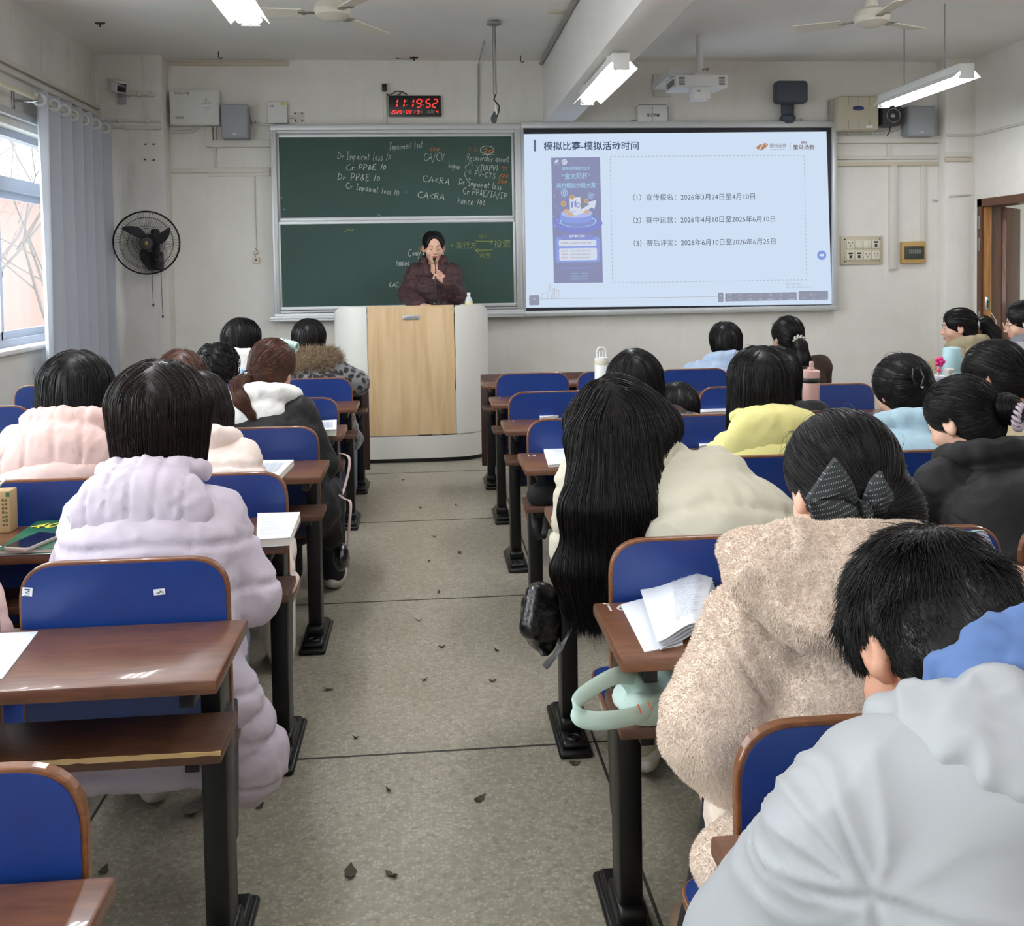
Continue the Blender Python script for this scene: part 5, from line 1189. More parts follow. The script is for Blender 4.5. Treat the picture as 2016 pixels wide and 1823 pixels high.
def surface_nets(D, lo, res):
    s = D < 0
    n = D.shape
    c = [s[i:n[0]-1+i, j:n[1]-1+j, k:n[2]-1+k] for i in (0, 1) for j in (0, 1) for k in (0, 1)]
    cnt = np.zeros(c[0].shape, np.uint8)
    for x in c: cnt += x
    mixed = (cnt > 0) & (cnt < 8)
    I = np.argwhere(mixed)
    idx = np.full(mixed.shape, -1, np.int32); idx[mixed] = np.arange(len(I))
    pos = np.zeros((len(I), 3)); num = np.zeros(len(I))
    offs = [(i, j, k) for i in (0, 1) for j in (0, 1) for k in (0, 1)]
    vals = {o: D[I[:, 0]+o[0], I[:, 1]+o[1], I[:, 2]+o[2]] for o in offs}
    for o in offs:
        for ax in range(3):
            if o[ax] == 0:
                o2 = list(o); o2[ax] = 1; o2 = tuple(o2); a, b = vals[o], vals[o2]
                x = (a < 0) != (b < 0); t = np.where(x, a/np.where(x, a-b, 1), 0)
                P = np.array(o, float)[None, :].repeat(len(I), 0); P[:, ax] += t
                pos += P*x[:, None]; num += x
    V = lo+(I+pos/num[:, None])*res
    Q = []
    for ax in range(3):
        o1, o2 = [(1, 2), (2, 0), (0, 1)][ax]
        sl0 = [slice(1, -1)]*3; sl1 = [slice(1, -1)]*3; sl0[ax] = slice(0, -1); sl1[ax] = slice(1, None)
        a, b = s[tuple(sl0)], s[tuple(sl1)]; e = np.argwhere(a != b)
        if not len(e): continue
        inside = a[e[:, 0], e[:, 1], e[:, 2]]
        e = e.copy()
        for d in range(3):
            if d != ax: e[:, d] += 1
        def cell(d1, d2):
            z = e.copy(); z[:, o1] -= d1; z[:, o2] -= d2; return idx[z[:, 0], z[:, 1], z[:, 2]]
        q = np.stack([cell(1, 1), cell(0, 1), cell(0, 0), cell(1, 0)], 1)
        q[~inside] = q[~inside][:, ::-1]
        Q.append(q)
    Q = np.concatenate(Q); Q = Q[(Q >= 0).all(1)]
    return V, Q

def relax(V, Q, it=1, lam=.5):
    for _ in range(it):
        S = np.zeros_like(V); N = np.zeros(len(V))
        for a, b in ((0, 1), (1, 2), (2, 3), (3, 0)):
            np.add.at(S, Q[:, a], V[Q[:, b]]); np.add.at(N, Q[:, a], 1); np.add.at(S, Q[:, b], V[Q[:, a]]); np.add.at(N, Q[:, b], 1)
        V = V+lam*(S/np.maximum(N, 1)[:, None]-V)
    return V

def soft(name, F, res, m, parent, it=1, disp=None):
    D, lo, r = F.grid(res); V, Q = surface_nets(D, lo, r)
    if it: V = relax(V, Q, it)
    if disp is not None: V = disp(V, Q)
    return np_mesh(name, V, Q, m, parent), (D, lo, r, V, Q)

def sample(D, lo, res, P):
    g = (P-lo)/res; n = np.array(D.shape); g = np.clip(g, 0, n-1.001); i = g.astype(int); f = g-i
    out = 0
    for a in (0, 1):
        for b in (0, 1):
            for c in (0, 1):
                w_ = (f[:, 0] if a else 1-f[:, 0])*(f[:, 1] if b else 1-f[:, 1])*(f[:, 2] if c else 1-f[:, 2])
                out = out+w_*D[i[:, 0]+a, i[:, 1]+b, i[:, 2]+c]
    return out
def grad(D, lo, res, P):
    G = np.zeros_like(P)
    for a in range(3):
        e = np.zeros(3); e[a] = res
        G[:, a] = sample(D, lo, res, P+e)-sample(D, lo, res, P-e)
    return G/np.maximum(1e-9, np.linalg.norm(G, axis=1))[:, None]

def comb(fld, roots, target, steps, step, depth, rng, wig=.0, stop=None):
    """strands that follow the surface of a field; target(P) gives the direction wanted at P"""
    D, lo, res = fld[:3]; P = roots.copy(); out = [P.copy()]; off = rng.uniform(-.3, 1., len(P))*depth
    wa = rng.normal(0, wig, P.shape)
    for i in range(steps):
        N = grad(D, lo, res, P); T = target(P)+wa; wa = wa*.8+rng.normal(0, wig, P.shape)*.6
        T = T-N*(T*N).sum(1)[:, None]*.92; T = T/np.maximum(1e-9, np.linalg.norm(T, axis=1))[:, None]
        P = P+T*step
        d = sample(D, lo, res, P); P = P-grad(D, lo, res, P)*np.clip(d-off, -.02, .02)[:, None]
        out.append(P.copy())
    S = np.stack(out, 1)   # (strands, steps+1, 3)
    return S
def strands_mesh(S, r, rng, taper=True):
    n, m, _ = S.shape
    T = np.gradient(S, axis=1); T /= np.maximum(1e-9, np.linalg.norm(T, axis=2))[:, :, None]
    ref = rng.normal(size=(n, 1, 3)); U = ref-T*(T*ref).sum(2)[:, :, None]; U /= np.maximum(1e-9, np.linalg.norm(U, axis=2))[:, :, None]
    W = np.cross(T, U)
    rad = np.asarray(r)*np.ones((n, 1)); prof = np.linspace(1, .25 if taper else 1, m)[None, :]
    rr = (rad*prof)[:, :, None]
    V = np.stack([S+rr*(U*math.cos(a)+W*math.sin(a)) for a in (0, 2.094, 4.189)], 2).reshape(-1, 3)
    base = (np.arange(n)[:, None]*m+np.arange(m-1)[None, :]).ravel()*3
    Q = np.concatenate([np.stack([base+k, base+(k+1) % 3, base+3+(k+1) % 3, base+3+k], 1) for k in range(3)])
    return V, Q
def surf_points(V, Q, n, rng, mask=None):
    A = np.linalg.norm(np.cross(V[Q[:, 2]]-V[Q[:, 0]], V[Q[:, 3]]-V[Q[:, 1]]), axis=1)
    if mask is not None: A = A*mask(V[Q].mean(1))
    if A.sum() <= 0: return np.zeros((0, 3)), np.zeros((0, 3))
    i = rng.choice(len(Q), n, p=A/A.sum()); a, b = rng.random(n)[:, None], rng.random(n)[:, None]
    q = V[Q[i]]; P = (q[:, 0]*(1-a)+q[:, 1]*a)*(1-b)+(q[:, 3]*(1-a)+q[:, 2]*a)*b
    N = np.cross(q[:, 2]-q[:, 0], q[:, 3]-q[:, 1]); N /= np.maximum(1e-12, np.linalg.norm(N, axis=1))[:, None]
    return P, N
def pile(name, V, Q, n, length, width, m, parent, rng, lean=.6, droop=(0, 0, -.5), mask=None):
    """short plush fibres, each a slim blade of two triangles"""
    P, N = surf_points(V, Q, n, rng, mask)
    L = length*rng.uniform(.6, 1.2, len(P))[:, None]; d = N+rng.normal(0, lean, P.shape)*.5+np.array(droop)*.6
    d -= N*np.minimum(0, (d*N).sum(1)-.25)[:, None]; d /= np.linalg.norm(d, axis=1)[:, None]
    s = np.cross(d, rng.normal(size=P.shape)); s /= np.maximum(1e-9, np.linalg.norm(s, axis=1))[:, None]
    mid = P+d*L*.55; tip = P+d*L+np.array(droop)*L*.35
    VV = np.stack([P-s*width, P+s*width, mid+s*width*.7, mid-s*width*.7, tip], 1).reshape(-1, 3)
    b = np.arange(len(P))*5
    o = np_mesh(name, VV, np.stack([b, b+1, b+2, b+3], 1), m, parent, True, np.stack([b+3, b+2, b+4], 1))
    o['kind'] = 'stuff'; return o
def vnormals(V, Q):
    q = V[Q]; n = np.cross(q[:, 2]-q[:, 0], q[:, 3]-q[:, 1]); N = np.zeros_like(V)
    for k in range(4): np.add.at(N, Q[:, k], n)
    return N/np.maximum(1e-12, np.linalg.norm(N, axis=1))[:, None]
def wavy(P, f, seed, n=7):
    """smooth random field about -1..1, from a few plane waves of about f cycles per metre"""
    r = np.random.default_rng(seed); out = np.zeros(len(P))
    for i in range(n):
        d = r.normal(size=3); d /= np.linalg.norm(d); out += np.sin(P@d*f*r.uniform(.6, 1.5)*6.283+r.uniform(0, 6.28))
    return out/math.sqrt(n)
def folds(P, f, seed):
    """ridged field for creases in cloth"""
    w_ = P+np.stack([wavy(P, f*.5, seed+1), wavy(P, f*.5, seed+2), wavy(P, f*.5, seed+3)], 1)*(.18/f)
    return np.clip(1-np.abs(wavy(w_, f, seed))*1.3, -1, 1)
def tailor(quilt=None, wrinkle=(.004, 9), seed=1, axis=None, origin=None, extra_seams=()):
    """cloth detail pushed along the surface normals: stitched channels and creases. quilt=(pitch, depth, bend)"""
    def f(V, Q):
        N = vnormals(V, Q); h = np.zeros(len(V))
        if quilt:
            ax = np.array((0, 0, 1.)) if axis is None else np.asarray(axis, float); o = np.zeros(3) if origin is None else np.asarray(origin, float)
            side = np.linalg.norm(np.cross(V-o, ax[None]), axis=1)
            c = (V-o)@ax+.012*wavy(V, 2.5, seed)+quilt[2]*(side-.15)
            ph = np.abs((c/quilt[0]+.5) % 1-.5)*quilt[0]          # distance to the nearest seam
            h += quilt[1]*(1-np.exp(-(ph/(quilt[0]*.075))**2))*.9 - quilt[1]*.5
            near = np.exp(-ph/(quilt[0]*.25)); h += near*quilt[1]*.13*wavy(V, 30, seed+5)
        for (pt, nn_, wd, dp) in extra_seams:
            d = np.abs((V-np.array(pt))@nrm(nn_)); h -= dp*np.exp(-(d/wd)**2)
        if wrinkle: h += wrinkle[0]*folds(V, wrinkle[1], seed+11)+wrinkle[0]*.35*folds(V, wrinkle[1]*2.6, seed+31)
        return V+N*h[:, None]
    return f
# ================================================================== PEOPLE: builders
def hair_mat(name, c1, c2, rough=.36):
    m = mat(name, c1, rough, spec=.22); nt, b = nodes_of(m)
    tc = nt.nodes.new('ShaderNodeTexCoord'); n = nt.nodes.new('ShaderNodeTexNoise'); n.inputs['Scale'].default_value = 40
    r = nt.nodes.new('ShaderNodeValToRGB'); r.color_ramp.elements[0].position = .35; r.color_ramp.elements[1].position = .7
    r.color_ramp.elements[0].color = lin(c1); r.color_ramp.elements[1].color = lin(c2)
    nt.links.new(tc.outputs['Object'], n.inputs['Vector']); nt.links.new(n.outputs[0], r.inputs[0]); nt.links.new(r.outputs[0], b.inputs['Base Color'])
    return m
H_BLACK = hair_mat('hair_black', (13, 11, 11), (22, 18, 17)); H_DARK = hair_mat('hair_dark_brown', (24, 18, 16), (38, 29, 25)); H_BROWN = hair_mat('hair_brown', (58, 38, 31), (76, 50, 40))
H_AUBURN = hair_mat('hair_auburn', (58, 36, 28), (88, 54, 40))
SKIN = mat('skin', (216, 172, 148), .5, sss=.08); SKIN_D = mat('skin_warm', (182, 132, 106), .5, sss=.08)
def cloth(name, rgb, rough=.75, wr=(13, .35, .012), sheen=.03): return mat(name, rgb, rough, spec=.22, sheen=sheen, bump=wr)
C_LILAC = cloth('lilac_nylon', (200, 189, 201), .6); C_PINK = cloth('pink_nylon', (214, 184, 176), .6); C_CREAMP = cloth('pale_pink_nylon', (228, 210, 200), .6)
C_ROSE = cloth('rose_fabric', (222, 184, 184)); C_WHITE = cloth('white_fleece', (222, 221, 216), .9, (60, .5, .004)); C_BLACK = cloth('black_nylon', (13, 12, 12), .6)
C_IVORY = cloth('ivory_nylon', (196, 190, 170), .6); C_YELLOW = cloth('yellow_nylon', (212, 204, 134), .6); C_LBLUE = cloth('light_blue_nylon', (160, 178, 202), .6)
C_PBLUE = cloth('powder_blue_nylon', (158, 184, 196), .6); C_BROWN = cloth('brown_wool', (58, 44, 36), .9, (50, .4, .004)); C_KHAKI = cloth('khaki_cotton', (164, 152, 122), .8)
C_GREY = cloth('grey_nylon', (160, 158, 162), .6); C_HOODG = cloth('grey_jersey', (120, 120, 128), .9); C_PLUSH = cloth('cream_plush', (226, 208, 191), .95, (110, .8, .006), .4)
C_SILVER = cloth('silver_blue_nylon', (150, 152, 154), .42, (26, .2, .004)); C_DENIM = cloth('blue_hoodie', (82, 106, 150), .9, (40, .4, .003)); C_TEACH = cloth('plum_nylon', (64, 44, 45), .5, (16, .4, .01))
C_GFUR = cloth('grey_teddy_fur', (112, 114, 120), .95, (160, .9, .006), .4); C_TROUSER = cloth('black_trousers', (34, 34, 36), .9); C_JEANS = cloth('washed_jeans', (112, 124, 140), .9); C_OFFW = cloth('off_white_trousers', (214, 208, 194), .85)
SHOE_W = mat('white_shoe', (196, 190, 180), .6); SHOE_B = mat('brown_shoe', (110, 74, 50), .6); SHOE_T = mat('tan_shoe', (150, 126, 104), .7); SHOE_K = mat('black_shoe', (28, 28, 30), .5)
def leopard():
    m = mat('leopard_print', (120, 116, 114), .95, sheen=.3); nt, b = nodes_of(m)
    tc = nt.nodes.new('ShaderNodeTexCoord'); v = nt.nodes.new('ShaderNodeTexVoronoi'); v.inputs['Scale'].default_value = 30
    n = nt.nodes.new('ShaderNodeTexNoise'); n.inputs['Scale'].default_value = 30; ad = nt.nodes.new('ShaderNodeVectorMath'); ad.operation = 'MULTIPLY_ADD'; ad.inputs[1].default_value = (.03,)*3
    nt.links.new(tc.outputs['Object'], n.inputs['Vector']); nt.links.new(n.outputs['Color'], ad.inputs[0]); nt.links.new(tc.outputs['Object'], ad.inputs[2]); nt.links.new(ad.outputs[0], v.inputs['Vector'])
    r = nt.nodes.new('ShaderNodeValToRGB'); r.color_ramp.interpolation = 'LINEAR'; e = r.color_ramp.elements
    e[0].position = .44; e[0].color = lin((20, 19, 20)); e[1].position = .56; e[1].color = lin((112, 109, 110))
    nt.links.new(v.outputs['Distance'], r.inputs[0]); nt.links.new(r.outputs[0], b.inputs['Base Color']); return m
C_LEO = leopard()

def rot(yaw=0, pitch=0, roll=0):
    return np.array((Matrix.Rotation(math.radians(yaw), 3, 'Z') @ Matrix.Rotation(math.radians(-pitch), 3, 'X') @ Matrix.Rotation(math.radians(roll), 3, 'Y')))

class Person:
    def __init__(self, label, top, row=None, hx=None, yaw=0, pitch=10, roll=0, s=.96, body=0, lean=0., hip=None, neck=None, sw=.148, rng=1, group='seated students'):
        self.rng = np.random.default_rng(rng); self.s = s
        T_ = np.array(at(*top)) if not isinstance(top, np.ndarray) else top
        self.R = rot(yaw, pitch, roll); self.H = T_-np.array((0, 0, .118*s))
        self.hip = np.array((hx if hx is not None else self.H[0], 1.92+.9*row+.245+.175, .475)) if hip is None else np.array(hip, float)
        self.N = self.H+self.R@np.array((0, -.03, -.085))*s+np.array((0, -.03, -.042)) if neck is None else np.array(neck, float)
        self.C = self.hip*.36+self.N*.64+np.array((0, -.015, 0))
        self.u = rot(body)@np.array((1., 0, 0)); self.fw = rot(body)@np.array((0, 1., 0))
        self.sh = {q: self.N+np.array((0, -.012, -.062))+self.u*sw*q for q in (-1, 1)}
        self.el = {q: self.sh[q]+self.u*.04*q+self.fw*.11+np.array((0, 0, -.235)) for q in (-1, 1)}
        wy_ = self.hip[1]+.37
        self.wr = {q: np.array((self.hip[0], 0, 0))+self.u*.06*q+np.array((0, wy_, .765)) for q in (-1, 1)}
        self.kn = {q: self.hip+self.u*.10*q+self.fw*.36+np.array((0, 0, -.02)) for q in (-1, 1)}
        self.an = {q: self.kn[q]+self.fw*.02+np.array((0, 0, -.37)) for q in (-1, 1)}
        g = np.array((self.hip[0], self.hip[1], 0.))
        self.root = thing('person', label, 'person', tuple(g), group)
    def L(self, p): return self.H+self.R@(np.array(p, float)*self.s)

    def body(self, m=SKIN, res=.0095, legs=True, hand_pose=None, hands=True):
        F = Field(); L, R, s = self.L, self.R, self.s
        def e(c, r, k=.02, RR=None, sub=False): F.ell(L(c), np.array(r)*s, R if RR is None else R@RR, k, sub)
        F.cone(self.N+np.array((0, 0, -.03)), L((0, -.02, -.05)), .058, .052*s, .03)
        F.cone(self.hip, self.C, .12, .105, .04, sx=1.3, u=self.u); F.cone(self.C, self.N+np.array((0, 0, -.05)), .105, .06, .04, sx=1.35, u=self.u)
        F.cone(self.sh[-1], self.sh[1], .05, .05, .04)
        for q in (-1, 1):
            F.cone(self.sh[q], self.el[q], .045, .037, .02); F.cone(self.el[q], self.wr[q], .037, .025, .015)
            if legs:
                F.cone(self.hip+self.u*.075*q, self.kn[q], .075, .055, .03); F.cone(self.kn[q], self.an[q], .052, .035, .02); F.ell(self.an[q]+self.fw*.07+np.array((0, 0, -.035)), (.04, .11, .035), rot(0), .02)
            if hands: (hand_pose or {}).get(q, self.hand_rest)(F, q)
        e((0, -.012, .030), (.074, .092, .084)); e((0, .026, -.034), (.060, .062, .078), .03); e((0, .056, -.094), (.026, .024, .02), .025)
        F.cone(L((-.034, .074, .020)), L((.034, .074, .020)), .011*s, .011*s, .015)
        for q in (-1, 1):
            e((.031*q, .094, .004), (.018, .014, .0105), .012, None, True); e((.031*q, .0745, .003), (.0145, .0135, .0125), .005)
            e((.042*q, .056, -.03), (.026, .026, .026), .02)
            e((.078*q, -.006, -.006), (.011, .021, .033), .008, rot(0, 0, -12*q)@rot(-18*q)); e((.0905*q, .001, -.003), (.0058, .011, .019), .004, rot(0, 0, -12*q)@rot(-18*q), True); e((.074*q, .0, -.032), (.009, .010, .012), .006)
            ear = [(.0845*q-.004*math.sin(t)*q*0+.003*math.cos(t+1.2)*q, -.004-.015*math.cos(t), -.003+.027*math.sin(t)) for t in np.linspace(-.5, 3.6, 8)]
            F.path([L(c_) for c_ in ear], [.0042*s]*8, .004)
            e((.0115*q, .094, -.031), (.0085, .0095, .0075), .006)
        F.cone(L((0, .086, .012)), L((0, .103, -.025)), .0085*s, .0125*s, .012)
        e((0, .086, -.056), (.024, .010, .0075), .008); e((0, .084, -.066), (.019, .010, .008), .008)
        self.skin, self.bf = soft('body', F, res, m, self.root, 1)
        return self
    def hand_rest(self, F, q, W=None, d=None, n=None, curl=.55):
        """a relaxed hand: palm, four fingers of unequal length, and a thumb leaving the side of the palm"""
        W = self.wr[q] if W is None else W
        d = nrm((self.wr[q]-self.el[q])*np.array((1, 1, .25))) if d is None else nrm(d); n = np.array((0, 0, -1.)) if n is None else np.array(n, float); n = nrm(n-d*(n@d)); sd = np.cross(n, d)*q
        RR = np.stack([sd, d, n], 1); pc = W+d*.048
        F.ell(pc, (.036, .046, .014), RR, .012)
        for i, (x, l) in enumerate(((-.027, .062), (-.009, .074), (.009, .070), (.026, .055))):
            b0 = W+d*.082+sd*(-x); p = b0
            for j in range(3):
                a = curl*(.35+j*.55)+.05*i; dd = d*math.cos(a)+n*math.sin(a); ln = l*(.46, .31, .23)[j]; F.cone(p, p+dd*ln, .0088-.0006*j, .0082-.0008*j, .003); p = p+dd*ln
        b0 = W+d*.025+sd*.028; p = b0
        for ln, (a, b) in ((.034, (.75, .25)), (.028, (.35, .45)), (.022, (.15, .55))):
            dd = nrm(d*.75+sd*a+n*b); F.cone(p, p+dd*ln, .0115, .0095, .005); p = p+dd*ln
    def face(self, lips=None, brows=H_BLACK, eyes='open'):
        s = self.s; MHd = Matrix([[*self.R[i]*s, self.H[i]] for i in range(3)]+[[0, 0, 0, 1]])
        m = MB()
        for q in (-1, 1): m.tube([(.014*q, .0915, .0245), (.030*q, .0885, .030), (.046*q, .077, .0235)], [.0014, .0022, .0010], 6, M=MHd)
        m.build('eyebrows', brows, self.root)
        m = MB()
        for q in (-1, 1):
            if eyes == 'open':
                m.ball((.031*q, .0775, .003), (.0125, .0118, .0085), 14, 0, MHd); m.ball((.031*q, .0865, .003), (.0052, .0035, .0055), 10, 1, MHd)
            m.tube([(.0165*q, .0835, .001), (.024*q, .0895, .0015 if eyes != 'open' else .0085), (.033*q, .089, .000 if eyes != 'open' else .0088), (.0455*q, .0795, .001)], [.0011, .0017, .0018, .0011], 6, 1, M=MHd)
        m.build('eyes', [mat('eye_white', (222, 218, 212), .25), mat('eye_dark', (24, 18, 16), .2)], self.root)
        m = MB(); m.ball((0, .0885, -.0555), (.0205, .0075, .0048), 14, 0, MHd); m.ball((0, .0875, -.0640), (.0165, .0085, .0058), 14, 0, MHd); m.build('lips', lips or mat('lips_natural', (176, 104, 98), .45), self.root)
        return self
    def coat(self, m, th=.03, res=.012, quilt=None, name='coat', sleeve=1., extra=None, hem=True, wrinkle=(.0026, 11), seams=(), wide=1.42, disp=None):
        F = Field(); u = self.u; t_ = .098+th*.85; a_ = .044+th*.62
        F.cone(self.hip+np.array((0, -.01, -.02)), self.C, t_+.008, t_, .03, sx=wide, u=u)
        F.cone(self.C, self.N+np.array((0, -.005, -.06)), t_, .058+th*.6, .03, sx=wide, u=u)
        F.cone(self.sh[-1], self.sh[1], .044+th*.6, .044+th*.6, .035)
        for q in (-1, 1):
            F.cone(self.sh[q], self.el[q], a_+.004, a_, .022)
            W = self.el[q]+(self.wr[q]-self.el[q])*sleeve
            F.cone(self.el[q], W, a_, .036+th*.5, .02)
        if hem:
            F.ell(self.hip+np.array((0, .02, -.03)), (.175+th, .14+th*.6, .08), None, .03)
            for q in (-1, 1): F.cone(self.hip+u*.085*q, self.hip+u*.10*q+self.fw*.22, .08+th*.3, .075+th*.2, .03)
        if extra: extra(F, self)
        o, fld = soft(name, F, res, m, self.root, 1, disp or tailor(quilt, wrinkle, int(self.rng.integers(1, 999)), None, self.hip, seams)); self.cf = fld
        return self
    def hood(self, m, w_=.13, h=.13, d=.055, drop=.10, back=.085, res=.011, quilt=None, roll=.03, name='hood', tilt=0., extra=None, it=1, rim=True, wrinkle=(.0022, 14), pouch=True):
        """a hood lying down the back: pouch plus the rolled rim round the neck"""
        F = Field(); bk_ = -self.fw; RR = np.stack([self.u, self.fw, np.array((0, 0, 1.))], 1)@rot(0, tilt)
        c = self.N+bk_*back+np.array((0, 0, -drop)); (F.ell(c, (w_, d, h), RR, .025), F.ell(c+np.array((0, 0, h*.55))+self.fw*.02, (w_*.8, d*.9, h*.45), RR, .03)) if pouch else None
        if rim:
            pts = []
            for a in (-35, -10, 20, 50, 90, 130, 160, 190, 215):
                t = math.radians(a); r_ = .088+roll*.5
                pts.append(self.N+self.u*(-math.cos(t)*r_*1.15)+bk_*(math.sin(t)*r_*.85)+np.array((0, 0, .015+.03*math.sin(t))))
            F.path(pts, roll, .02)
        if extra: extra(F, self)
        o, self.hf = soft(name, F, res, m, self.root, it, tailor(quilt, wrinkle, int(self.rng.integers(1, 999)), self.u, self.N)); return self
    def legs(self, m, shoe=SHOE_K, res=.012):
        F = Field()
        for q in (-1, 1):
            F.cone(self.hip+self.u*.075*q, self.kn[q], .088, .068, .03); F.cone(self.kn[q], self.an[q], .066, .056, .02)
        F.ell(self.hip+np.array((0, .0, .0)), (.17, .14, .09), None, .03); soft('trousers', F, res, m, self.root, 1)
        for q in (-1, 1):
            F = Field(); c = self.an[q]+self.fw*.065; c[2] = .045; F.ell(c, (.044, .125, .04), np.stack([self.u, self.fw, (0, 0, 1.)], 1), .02); F.cone(self.an[q]+np.array((0, 0, .02)), c-self.fw*.05, .042, .044, .02); F.plane((0, 0, .004), (0, 0, -1)); soft('shoe', F, .009, shoe, self.root, 1)
        return self
    # ---- hair
    def cap(self, F, big=0., low=True, front=True, lift=0.):
        L, R, s = self.L, self.R, self.s
        F.ell(L((0, -.016, .037+lift)), np.array((.083+big, .103+big, .088+big))*s, R, .02)
        if low: F.ell(L((0, -.055, -.028)), np.array((.071+big, .052+big, .07))*s, R, .025)
    def face_cut(self, F, hair_line=.058, side=.05, wide=.062, up=0.):
        L, R, s = self.L, self.R, self.s
        F.ell(L((0, .118, -.045+up)), np.array((wide, .085, .108+hair_line*.2))*s, R, .012, True)
    def hair(self, m, style, n=900, r=.0011, res=.009, **kw):
        L, R, s, rng = self.L, self.R, self.s, self.rng; dn = np.array((0, 0, -1.)); F = Field()
        crown = L(kw.get('crown', (0, -.03, .13)))
        Vs, Qs = [], []; nv = 0
        def addm(V, Q):
            nonlocal nv
            Vs.append(V); Qs.append(Q+nv); nv += len(V)
        def grow(fld, sel, target, nn, steps, step, depth=.0035, wig=.06, rr=r):
            D, lo, rs, V, Q = fld; P, N = surf_points(V, Q, nn, rng, sel)
            if len(P) == 0: return
            S = comb(fld, P, target, steps, step, depth, rng, wig)
            addm(*strands_mesh(S, rr*rng.uniform(.6, 1.2, (len(S), 1)), rng))
        if style in ('bob', 'long', 'curly', 'short'):
            w_ = kw.get('w', .11); ln = kw.get('len', .17); dp = kw.get('dp', .085); big = kw.get('big', .012)
            self.cap(F, big)
            if style != 'short':
                top = L((0, -.03, .02)); bot = top+dn*ln+self.fw*kw.get('fwd', -.012)
                F.cone(top, bot, dp, dp*kw.get('taper', .92), .03, sx=w_/dp, u=self.u)
                F.plane(bot+dn*kw.get('end', .0), dn, .02)
                self.face_cut(F); F.ell(L((0, .10, -.15)), np.array((.055, .075, .12))*s, R, .02, True)
            else: self.face_cut(F, .02, wide=.07)
            if 'path' in kw:   # long lengths as a tapering sheet
                for pts, ra, sx in kw['path']:
                    for i in range(len(pts)-1): F.cone(pts[i], pts[i+1], ra[i], ra[i+1], .03, sx=sx, u=self.u)
            if 'cut' in kw:
                for pt, nn_ in kw['cut']: F.plane(pt, nn_, .01)
            D, lo, rs = F.grid(res); V, Q = surface_nets(D, lo, rs); V = relax(V, Q, 1); fld = (D, lo, rs, V, Q); addm(V, Q)
            part = kw.get('part', 0.)
            def tgt(P):
                l = (P-self.H)@self.R; t = np.zeros_like(P)
                side = np.stack([np.sign(l[:, 0]-part)*.8, -.35+0*l[:, 0], -.4+0*l[:, 0]], 1)@self.R.T
                upf = np.clip((l[:, 2]/s-.02)/.08, 0, 1)[:, None]
                return side*upf+dn[None]*(1.15-upf)+kw.get('sway', np.zeros(3))[None]
            hi = self.H[2]
            lowz = V[:, 2].min()
            if style == 'curly':
                def tc_(P): return tgt(P)+np.stack([np.sin(P[:, 2]*160+P[:, 0]*90), np.cos(P[:, 2]*140+P[:, 1]*80), 0*P[:, 0]], 1)*1.3
                grow(fld, None, tc_, n, 16, .008, .016, .5, r*1.3)
            elif style == 'short':
                cr = self.L((.012, -.075, .095))
                P, N = surf_points(V, Q, n, rng, lambda p: (((p-self.H)@self.R)[:, 1] < .075*s).astype(float))
                l = (P-self.H)@self.R/s; up_ = np.clip((l[:, 2:3]+.055)/.11, 0, 1)
                T = P-cr[None]; T -= N*(T*N).sum(1)[:, None]; T /= np.maximum(1e-6, np.linalg.norm(T, axis=1))[:, None]
                sw_ = np.cross(N, T)*.35
                lock = np.stack([wavy(P, 16, 3), wavy(P, 16, 4), wavy(P, 16, 5)], 1)*.28   # neighbours lean together in locks
                d = T+sw_+N*(.16+.18*up_)+lock+rng.normal(0, .13, P.shape); d /= np.linalg.norm(d, axis=1)[:, None]
                Lh = rng.uniform(.6, 1.15, (len(P), 1))*(.006+.034*up_)
                S = np.stack([P-d*.004+d*Lh*t-N*Lh*t*t*.16+dn*Lh*t*t*.12 for t in np.linspace(0, 1, 6)], 1); addm(*strands_mesh(S, r*rng.uniform(.7, 1.2, (len(S), 1)), rng))
            else:
                sel = lambda p: (p[:, 2] > hi-.02).astype(float)+.5*(p[:, 2] > lowz+.05)
                grow(fld, sel, tgt, n, kw.get('steps', 18), kw.get('step', .013), kw.get('depth', .004), kw.get('wig', .05))
                # ragged ends
                if kw.get('tips', 1):
                    P, N = surf_points(V, Q, n//2, rng, lambda p: (p[:, 2] < lowz+.035).astype(float))
                    d = dn[None]-N*.18+rng.normal(0, .13, P.shape); S = np.stack([P+d*t*kw.get('tip', .036)*rng.uniform(.4, 1.3, (len(P), 1))-dn*0.01 for t in np.linspace(0, 1, 5)], 1); addm(*strands_mesh(S, r, rng))
        else:   # gathered styles: combed to a tie point
            self.cap(F, kw.get('big', .006)); self.face_cut(F, up=kw.get('cut_up', 0.), wide=kw.get('cut_wide', .062))
            if 'lump' in kw:
                for c, rr_ in kw['lump']: F.ell(L(c), np.array(rr_)*s, R, .02)
            D, lo, rs = F.grid(res); V, Q = surface_nets(D, lo, rs); V = relax(V, Q, 1); fld = (D, lo, rs, V, Q); addm(V, Q)
            tie = L(kw['tie'])
            def tt(P):
                d = tie[None]-P; return d/np.maximum(.01, np.linalg.norm(d, axis=1))[:, None]
            grow(fld, None, tt, n, 13, .011, .0028, .03)
            if 'tail' in kw:
                pts = [np.array(p, float) for p in kw['tail']]; ra = kw['tail_r']; G = Field(); G.path(pts, ra, .015, sx=kw.get('tail_sx', 1.), u=self.u)
                D, lo, rs = G.grid(res*.8); V, Q = surface_nets(D, lo, rs); fl2 = (D, lo, rs, V, Q); addm(V, Q)
                PP = np.array(pts)
                def tl(P):
                    j_ = np.argmin(((P[:, None]-PP[None])**2).sum(2), 1); nx = PP[np.minimum(j_+1, len(PP)-1)]; d = nx-PP[np.maximum(0, j_-1)]; return d/np.maximum(1e-6, np.linalg.norm(d, axis=1))[:, None]
